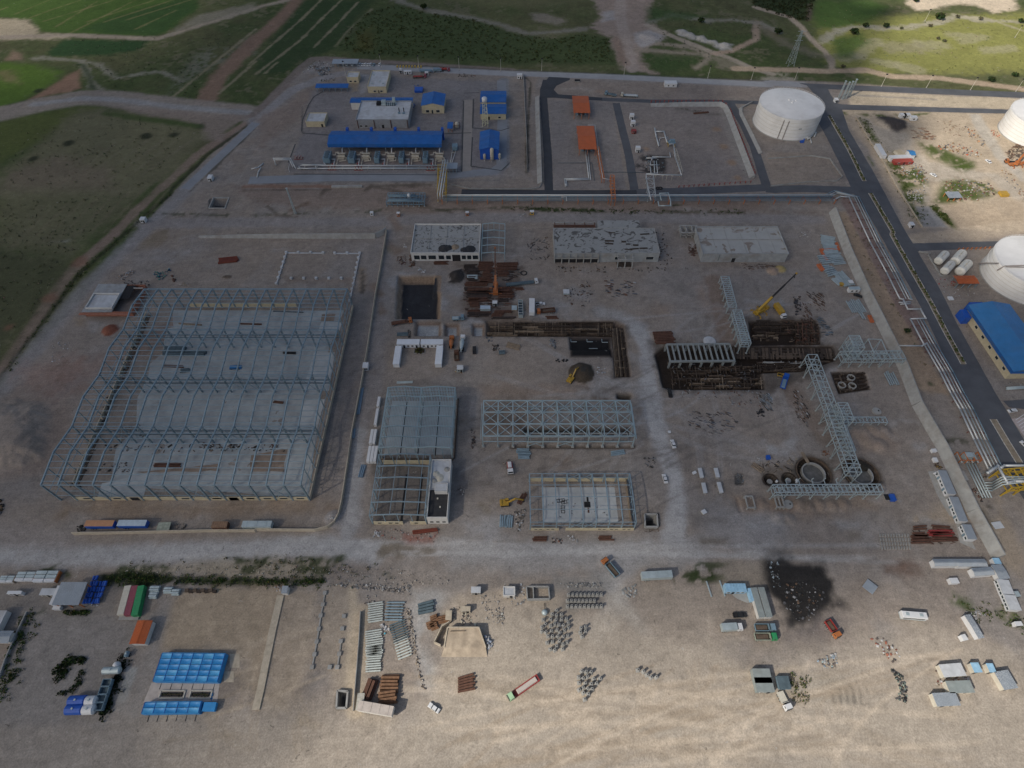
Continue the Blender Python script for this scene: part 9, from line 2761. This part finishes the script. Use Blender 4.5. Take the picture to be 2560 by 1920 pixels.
for i,(x0_,y0_,x1_,y1_)in enumerate(((1985,880,2070,1000),(1935,1030,2020,1125))):
 g=sh('concrete_slab',rect('P',x0_,y0_,x1_,y1_),STONE,.05,label=('upper','lower')[i]+' pale square pad right of the blue shelter')
 # beam yard, lower middle
gb('small_hut','small hut with blue-grey roof at the head of the stone strip',quad('Q 232,402 278,402 268,460 220,460',2.4),2.4,0,wm=WHITEW,rm=GRF,over=.1)
lit('white bags beside the small hut','Q 150,395 215,395 215,440 170,440',14,((.55,.56,.57),(.25,.17,.12)),(.4,1.2),.5)
PALEB=mat('pale primed beam',(.50,.54,.51),.6,.1,.12,.5,.15)
for i,(a_,b_,n_,mt,gp)in enumerate((((970,715),(1100,695),9,PALEB,1.5),((1110,695),(1262,695),7,STEEL,1.9),((950,1000),(1100,975),11,PALEB,1.45),((945,1140),(1080,1130),11,PALEB,1.45),((1230,1035),(1352,985),8,PALEB,1.75),((1190,890),(1325,835),8,SD,1.6))):
 bun('beam_stack',('pale steel beams laid out, upper left set','blue-grey beams laid out, upper right set','pale steel beams laid out, middle left set','pale steel beams laid out, lower left set','pale slanted beams laid out, lower right set','dark slanted beams laid out, middle right set')[i],q('Q',*a_),q('Q',*b_),n_,.28,mt,gp,1,True,'beams','steel beams laid out in rows','beam',.6,.2)
for i,(a_,b_)in enumerate((((1405,590),(1540,555)),((1405,640),(1540,610)))):
 bun('beam_stack',('upper','lower')[i]+' dark blue girder lying on the pale ground',q('Q',*a_),q('Q',*b_),2,.5,SD,1.05,1,True,'beams',None,'girder',.5)
lit('white plastic sheet caught between beam stacks','Q 1070,720 1110,740 1180,785 1120,780 1080,760',26,((.65,.65,.66),),(.5,1.3),.4)
lit('grey sheet and blue bag in the beam yard','Q 940,850 1000,820 1120,800 1100,840 980,870',20,((.35,.37,.38),(.1,.4,.6),(.2,.2,.2)),(.4,1.3),.2)
for i,(x,y)in enumerate(((1555,690),(1525,745),(1552,755),(1618,695))):
 p=q('Q',x,y)
 bun('bar_stack',('first','second','third','fourth')[i]+' short rusty block stack beside the loading ramp',at((p.x-1.5,p.y-1.2,0),0),at((p.x+1.0+(i==3)*1.5,p.y-.2,0),0),4,.32,mat('orange rust',(.20,.11,.062),.8,.1,.35,.8),1.15,2,True,'blocks',None,'bar',.6)
bun('beam_stack','three long rusty channels leaning to the right, near the bottom',q('Q',985,1385),q('Q',1050,1215),3,.55,RUST,1.2,2,True,'beams',None,'channel',.8)
bun('beam_stack','stack of rusty channels casting a dark shadow at the bottom',q('Q',1070,1420),q('Q',1225,1400),5,.4,mat('orange rust'),1.3,3,True,'beams',None,'channel',1)
bun('beam_stack','upper stack of rusty channels at the bottom',q('Q',1075,1300),q('Q',1228,1300),5,.4,mat('orange rust'),1.4,2,True,'beams',None,'channel',1)
for i in range(6):
 bun('beam_stack','rusty beam in the slanted row below the loading ramp, %s from the top'%('first','second','third','fourth','fifth','sixth')[i],q('Q',1745,1200+23*i),q('Q',1880+(i%2)*15,1160+25*i),1,.38,RUST,1,1,True,'beams','slanted row of rusty beams','beam')
trailer('pale long trailer roof cut by the bottom strip',q('Q',1050,1470),-.15,mat('pinkish paving'),12,3,2.8,'box_trailer',WHITEW,slats=4)
cabin('striped pale shed beside the concrete pit',quad('Q 878,1325 932,1325 925,1470 865,1470',2.2),2.2,BEIGE,mat('striped roof',(.38,.37,.33),.7,0,.3,1.5),'small_shed',0,'shed',None,0)
g=thg('concrete_pit','deep open concrete tank pit near the bottom','pit',at(q('Q',750,1460),0))
P=qs('Q 708,1305 798,1312 785,1455 700,1455')
for i in range(4):
 MB().bar(P[i]+Vector((0,0,-.6)),P[(i+1)%4]+Vector((0,0,-.6)),.6,3.6).bd('wall',CONC,g,True)
car('white car with its shadow at the bottom edge',q('Q',1540,1452),2.6,WHITE)
def ramp():
 P=[q('Q',1655,756,2.8),q('Q',1925,756,2.8),q('Q',1985,930,1.2),q('Q',2000,1010,0.03),q('Q',1600,1010,.03),q('Q',1625,930,1.2)]
 t=thg('loading_ramp','sandy earth ramp between concrete walls under the sun','ramp',at(P[4],0))
 top=[p-t.location for p in P]
 n=len(top)
 bot=[Vector((p.x,p.y,-.1))for p in top]
 MB().add(top+bot,[(5,4,3,2),(0,5,2,1)]+[(k,n+k,n+(k+1)%n,(k+1)%n)for k in range(n)]).bd('fill',mat('ramp sand',(.40,.33,.25),.95,0,.3,.35,.4,bump=.5),t)
 for a,b,h0,h1 in((P[0],P[1],3.2,3.2),(P[0],P[5],3.2,1.5),(P[1],P[2],3.2,1.5)):
  a0,b0=a-t.location,b-t.location
  m=MB()
  d=(b0-a0)
  d.z=0
  r=Vector((d.y,-d.x,0)).normalized()*.2
  vs=[Vector((a0.x,a0.y,0))-r,Vector((a0.x,a0.y,0))+r,Vector((b0.x,b0.y,0))+r,Vector((b0.x,b0.y,0))-r]
  m.add(vs+[v+Vector((0,0,h))for v,h in zip(vs,(h0,h0,h1,h1))],[(3,2,1,0),(4,5,6,7),(0,1,5,4),(1,2,6,5),(2,3,7,6),(3,0,4,7)])
  m.bd('wing_wall',STONE,t)
 a,b=q('Q',1545,895)-t.location,q('Q',1610,760)-t.location
 for p0,p1 in((a,b),(b,q('Q',1675,720)-t.location),(a,q('Q',1600,920)-t.location)):
  MB().bar((p0.x,p0.y,1.3),(p1.x,p1.y,1.3),.35,2.7).bd('hopper_wall',STONE,t)
 MB().bar((top[0].x+1,top[0].y-1.4,2.9),(top[1].x-5,top[1].y-1.2,2.9),.3).bd('stop_log',TL,t)
ramp()
lit('white and blue sacks heaped beside the ramp','Q 1970,830 2020,830 2050,930 2010,940',40,((.6,.62,.66),(.35,.4,.5),(.5,.5,.5)),(.5,1.3),.7,hmax=1.4)
lit('concrete rubble behind the ramp','Q 1640,600 1900,560 1900,740 1700,740',50,((.5,.46,.38),(.35,.3,.25),(.15,.13,.12)),(.4,1.5),.5,name='rubble')
lit('rubble and dust heaps above the ramp','Q 1930,480 2140,480 2140,720 2000,720',60,((.45,.42,.38),(.3,.27,.24)),(.3,1.1),.4,name='rubble')
lit('rubble strip down the middle of the beam yard','Q 1290,590 1340,600 1380,900 1430,1180 1470,1300 1430,1280 1360,950',160,((.3,.24,.18),(.42,.38,.33),(.15,.12,.10)),(.3,1.1),.5,name='rubble')
lit('broken concrete along the yard head wall','Q 700,380 1330,400 1330,480 1100,440 700,410',120,((.45,.44,.42),(.3,.28,.26),(.12,.11,.10)),(.3,1.3),.5,name='rubble')
cabin('grey cabin ruin at the head of the ramp yard',rect('Q',1860,405,1940,455,2.6),2.6,CONC,LR,'small_hut',2,'hut')
cabin('pale block walls of a small unfinished hut',rect('Q',1640,610,1690,690,1.6),1.6,STONE,STONE,'small_hut',0,'hut',None,0)
cabin('low pale concrete hut beside the ramp head',rect('Q',1770,575,1850,615,2.2),2.2,STONE,STONE,'small_hut',1,'hut',None,1)
lit('fallen pale blocks in the head of the beam yard','Q 950,480 1040,480 1040,560 940,570',20,((.4,.37,.33),(.12,.1,.09)),(.4,1.4),.5)
# precast yard, lower centre
t,w,d=fb('small_building','roofless pale hut with dark door beside the concrete tank',quad('R 205,405 310,405 290,480 200,480',2.4),2.4,WHITEW,LR,.3,doors=[(.55,.8,2.0)])
g=thg('open_tank','open concrete tank with a dividing wall','tank',at(q('R',500,520),0))
P=qs('R 400,415 590,415 600,520 410,525')
for i in range(4):
 MB().bar(P[i]+Vector((0,0,1.0)),P[(i+1)%4]+Vector((0,0,1.0)),.4,2.2).bd('wall',CONC,g,True)
MB().bar(q('R',458,415)+Vector((0,0,1.0)),q('R',462,522)+Vector((0,0,1.0)),.35,2.0).bd('dividing_wall',CONC,g,True)
lit('broken slabs around the pale hut','R 200,380 400,380 400,520 360,560 300,590 240,560',60,((.5,.5,.49),(.38,.37,.36),(.2,.19,.18)),(.3,1.3),.3)
trailer('silver box trailer parked beside the gravel road',q('R',1515,325),.05,GALV,11.8,2.7,2.4,'box_trailer',slats=3)
tk('orange dump truck with open bed on the gravel road',q('R',1122,248),2.2,ORANGE,GREYBLUE,8.5,'dump',load=TIMBER)
tk('red truck with green cab and loaded bed',q('R',375,1282),-2.58,mat('pale green paint',(.35,.52,.33),.5),REDP,12.5,'flat','flatbed_truck',mat('pinkish paving'))
p=q('R',558,630)
g=thg('satellite_dish','silver round drum beside the concrete footings','drum',at(p,0))
MB().lathe(0,0,[(1.0,.1),(1.2,.6),(1.0,1.2),(.4,1.5),(.05,1.55)],14).bd('drum',GALV,g,smooth=True)
MB().bar((0,.8,.8),(0,3.5,.3),.15).bd('tow_bar',DARK,g)
cube=None
def cubes(pts,lb,grp):
 global cube
 for x,y,a in pts:
  if cube is None:
   cube=thg('precast_footing',lb,'footing')
   MB().box(0,0,0,1.3,1.3,.35).bd('base',CONC,cube)
   MB().box(0,0,.35,.8,.8,1.5).bd('pedestal',CONC,cube)
   MB().box(0,0,1.85,.4,.4,.04).bd('plate',HOLE,cube)
   c=cube
   c.location=(x,y,0)
   c.rotation_euler=(0,0,a)
   c['group']=grp
  else:
   copy_tree(cube,(x,y,0),a,lb,grp)
def scatter(zone,n,sp,tl):
 P=[(p.x,p.y)for p in qs(zone)]
 xa_,ya_=[p[0]for p in P],[p[1]for p in P]
 out=[]
 tries=0
 while len(out)<n and tries<6000:
  tries+=1
  x,y=random.uniform(min(xa_),max(xa_)),random.uniform(min(ya_),max(ya_))
  ins=False
  for i in range(len(P)):
   a,b=P[i],P[(i+1)%len(P)]
   if(a[1]>y)!=(b[1]>y)and x<(b[0]-a[0])*(y-a[1])/(b[1]-a[1])+a[0]:
    ins=not ins
  if ins and all((x-o[0])**2+(y-o[1])**2>sp*sp for o in out):
   out.append((x,y,random.uniform(-.3,.8)))
 return out
rows=[]
for r,(x0_,x1_,y_,n_)in enumerate(((765,1045,478,9),(755,985,530,8),(755,1045,578,9))):
 for k in range(n_):
  p=q('R',x0_+(x1_-x0_)*k/(n_-1),y_)
  rows.append((p.x,p.y,0))
cubes(rows,'precast concrete footing standing in the three straight rows','precast footings in three rows')
cubes(scatter('R 650,600 690,640 760,690 760,880 720,960 600,960 540,800 520,800 540,690 600,680',62,1.5,'R'),'precast concrete footing in the large jumbled cluster','jumbled cluster of precast footings')
cubes(scatter('R 870,740 915,750 900,860 860,850',8,1.5,'R'),'precast concrete footing in the small group right of the cluster','small group of precast footings')
cubes(scatter('R 850,1140 960,1120 960,1200 1050,1190 960,1300 900,1385 850,1310',26,1.5,'R'),'precast concrete footing in the lower sunny cluster','lower cluster of precast footings')
cubes(scatter('R 1340,1120 1400,1120 1520,1190 1490,1210 1360,1150',8,1.5,'R'),'precast concrete footing in the short slanted line at the bottom','slanted line of precast footings')
lit('sacks and rods among the jumbled footings','R 640,700 720,700 720,760 650,750',16,((.6,.6,.58),(.4,.4,.4)),(.5,1.3),.5)
lit('pale gravel and slabs left of the track fork','R 1220,390 1340,380 1360,480 1300,510 1230,470',30,((.38,.39,.38),(.3,.31,.31)),(.5,1.6),.2)
lit('grey wall blocks behind the footing rows','R 680,370 1050,370 1050,410 720,415',70,((.3,.3,.29),(.2,.2,.2),(.4,.4,.39)),(.4,1.2),.5)
lit('rubble and stakes at the sandy bank','R 130,590 210,590 200,740 140,730',40,((.5,.46,.4),(.38,.34,.3)),(.3,1.2),.4,name='rubble')
for i,(x,y)in enumerate(((1985,425),(2100,420))):
 p=q('R',x,y)
 bun('beam_stack',('left','right')[i]+' thin grey beam lying near the light blue cabins',at((p.x,p.y-3,0),0),at((p.x-.8,p.y+3,0),0),1,.25,GALV,1,1,True,'beams',None,'beam')
 # camp, lower right
cabin('light blue roofed cabin at the edge of the burnt ground',quad('S 40,318 188,318 188,375 38,375',2.8),2.8,mat('light blue paint',(.30,.50,.66),.5),mat('light blue paint'),'site_cabin',3,'cabin',None,1,ribs=True)
cabin('slim light blue cabin beside the grey double cabin',quad('S 205,352 232,350 245,440 225,442',2.6),2.6,mat('light blue paint'),mat('light blue paint'),'site_cabin',0,'cabin',None,0)
GC_=mat('grey-green cabin roof',(.25,.285,.28),.7,0,.15,.5,.2)
cabin('left half of the long grey double cabin',quad('S 242,348 282,346 312,562 266,564',2.8),2.8,WHITEW,GC_,'site_cabin',0,'cabin',None,0)
cabin('right half of the long grey double cabin',quad('S 292,346 332,345 368,560 322,562',2.8),2.8,WHITEW,GC_,'site_cabin',0,'cabin',None,0)
sh('concrete_slab','S 75,385 200,375 235,450 200,460 120,425',CONC,.05,label='pale slab between the light blue cabins',jag=.2)
car('black and white car parked beside the grey double cabin',q('S',140,548),.05,DARK,'pickup','parked_pickup')
tk('white truck parked below the black car',q('S',75,645),.05,WHITE,GALV,8,'box','box_truck')
tk('grey truck above the green one',q('S',318,645),.0,GREYBLUE,GREYBLUE,7.5,'dump')
tk('green truck beside the burnt ground',q('S',322,712),.0,GREENP,mat('green-grey boards'),8,'dump')
tk('orange and red truck in front of the burnt ground',q('S',808,655),-1.2,ORANGE,REDP,6.5,'dump')
for i,(x,y)in enumerate(((300,1050),(316,1115))):
 p=q('S',x,y)
 cabin(('upper','lower')[i]+' small grey-green box hut at the bottom',[at((p.x-3,p.y+4.5,0),0),at((p.x+3,p.y+4.5,0),0),at((p.x+3,p.y,0),0),at((p.x-3,p.y,0),0)],2.6,GC_,GC_,'small_hut',1,'hut')
p=q('S',462,1090)
cabin('dark grey box right of the box huts',[at((p.x-2,p.y+4,0),0),at((p.x+2,p.y+4,0),0),at((p.x+2,p.y,0),0),at((p.x-2,p.y,0),0)],1.8,GREYBLUE,SD,'storage_bin',0,'bin',None,0)
tk('small white truck at the very bottom',q('S',458,1175),-1.3,WHITE,BEIGE,6,'flat','small_truck')
lit('white ash, sheets and rubbish on the burnt ground','S 480,300 640,290 780,400 700,560 560,620 460,480',140,((.28,.28,.29),(.14,.09,.06),(.06,.06,.06),(.12,.12,.13),(.04,.04,.04),(.03,.03,.03)),(.3,1.4),.3)
lit('black char and boxes along the burnt edge','S 340,160 420,160 440,340 380,350',50,((.02,.02,.022),(.3,.36,.4),(.1,.1,.1)),(.3,1.2),.4)
gb('open_shed','tilted square sheet roof lying on the sandy ground',quad('S 1075,292 1145,345 1105,395 1030,335',.5),.5,0,rm=GRF,posts=2,over=.05)
bus('white minibus parked on the sandy ground',q('S',1388,560),-.08,WHITE,GALV,9.0,'parked_minibus')
for i,(tx,mt)in enumerate((('S 1555,142 1715,142 1725,186 1560,188',GRF),('S 1725,142 1920,142 1945,190 1730,190',GRF),('S 1835,205 1975,200 1985,248 1850,262',GRF))):
 gb('camp_barrack',('left white walled barrack with grey roof behind the yard wall','right white walled barrack with grey roof behind the yard wall','lower grey roof barrack beside the white awning')[i],quad(tx,2.8),2.8,.4,'u',wm=WHITE,rm=mt,over=.2)
cabin('bright blue roofed booth at the end of the plant wall',quad('S 1985,132 2030,132 2045,172 1998,174',2.4),2.4,WHITE,mat('light blue paint'),'guard_booth',1,'booth')
gb('camp_barrack','grey roof barrack slanting away from the blue booth',quad('S 1980,185 2040,180 2110,275 2030,285',2.6),2.6,.3,'u',wm=WHITE,rm=GRF,over=.2)
for i,tx in enumerate(('S 2040,292 2075,288 2120,395 2082,400','S 2085,400 2122,395 2172,505 2130,512')):
 P=qs(tx,2.6)
 a,b=(P[0]+P[1])/2,(P[2]+P[3])/2
 L=(b-a).length
 t=thg('site_cabin',('upper','lower')[i]+' white cabin in the slanting row at the right','cabin',at(b,0),ang(b,a))
 MB().box(L/2,0,.2,L,4.0,2.4).bd('body',WHITE,t)
 MB().box(L/2,0,2.6,L+.2,4.3,.15).bd('roof',LR,t)
 for k in range(4):
  f=MB().box(L*(k+.5)/4,2.03,1.1,1.1,.06,.9).bd('window',GALV,t)
  MB().box(L*(k+.5)/4,2.08,1.2,.9,.06,.7).bd('pane',GLASS,f)
cabin('small white booth right of the slanting row, upper',quad('S 2145,375 2175,372 2180,410 2150,413',2.2),2.2,WHITE,GALV,'guard_booth',1,'booth')
cabin('small white booth right of the slanting row, lower',quad('S 2145,595 2195,592 2198,622 2150,625',2.2),2.2,WHITE,WHITE,'guard_booth',1,'booth')
cabin('white awning beside the small barrack',quad('S 1660,275 1725,280 1740,310 1690,320',2.0),2.0,WHITE,WHITE,'tent',0,'tent',None,0)
gb('camp_barrack','narrow silver roofed shed in the lower right camp',quad('S 1800,545 1845,535 1890,715 1860,720',2.4),2.4,.2,'u',wm=WHITE,rm=GRF,over=.1)
cabin('white box truck body in the lower right camp',quad('S 1755,690 1790,685 1795,725 1770,735',2.2),2.2,WHITE,WHITE,'storage_box',0,'box',None,0)
for i,(tx,mt)in enumerate((('S 1630,905 1780,895 1760,985 1600,1000',LR),('S 1840,895 1895,893 1890,960 1840,962',mat('light blue paint')),('S 1955,900 2000,900 1990,960 1950,960',mat('light blue paint')),('S 2040,960 2110,940 2150,1080 2030,1090',GRF),('S 1680,1030 1840,1020 1830,1110 1640,1110',GC_),('S 1570,1115 1720,1110 1740,1200 1560,1210',GRF))):
 o,a,w,d=frame4(quad(tx,2.6),2.6)
 t=thg('camp_shack',('pale roofed shack with junk on it','left light blue roofed shack','right light blue roofed shack','large silver shack roof at the right edge','green-grey shack roof with dark edge','lowest grey shack roof')[i]+' in the lower right camp','shack',o,a)
 MB().box(w/2,d/2,0,w,d,2.5).bd('body',BEIGE,t)
 MB().box(w/2,d/2,2.5,w+.3,d+.3,.12).bd('roof',mt,t)
 MB().box(w*.3,-.04,.05,1.0,.1,2.0).bd('door',HOLE,t)
 f=MB().box(w*.65,-.04,1.0,1.2,.08,.9).bd('window',WHITEW,t)
 MB().box(w*.65,-.1,1.1,1.0,.06,.7).bd('pane',GLASS,f)
lit('tyres and junk piled beside the lower right camp','S 1240,940 1310,960 1360,1080 1360,1190 1280,1160 1300,1080',110,((.03,.03,.032),(.05,.06,.055),(.12,.12,.12),(.2,.25,.22)),(.4,1.3),.5,name='tyres')
lit('broken furniture and white panels in the camp yard','S 1100,720 1180,700 1250,760 1330,860 1260,890 1160,830',34,((.6,.6,.6),(.3,.12,.08),(.12,.1,.09)),(.5,1.8),.4)
lit('blue and white junk left of the camp yard','S 700,880 850,820 850,940 760,930',60,((.35,.45,.55),(.5,.5,.5),(.15,.13,.12)),(.3,1.2),.4)
lit('rags and sheets around the camp shacks','S 1560,930 1640,900 1800,1000 1800,1110 1580,1100',80,((.4,.38,.35),(.2,.15,.12),(.55,.55,.55),(.3,.1,.08)),(.3,1.2),.4)
lit('white plastic between the camp barracks','S 1780,520 1860,510 1930,550 1850,580',30,((.6,.6,.62),(.3,.3,.3)),(.4,1.3),.4)
wds('sparse weeds in the lower right lot','S 500,960 660,1000 640,1190 520,1190',50,(.4,.9),leaves=9,cols=((.07,.08,.03),(.11,.11,.05)))
wds('weeds beside the slanting cabins','S 1700,420 1850,520 2080,560 2190,600',50,(.4,1.0),leaves=10,width=5,cols=((.05,.075,.022),(.09,.10,.035)))
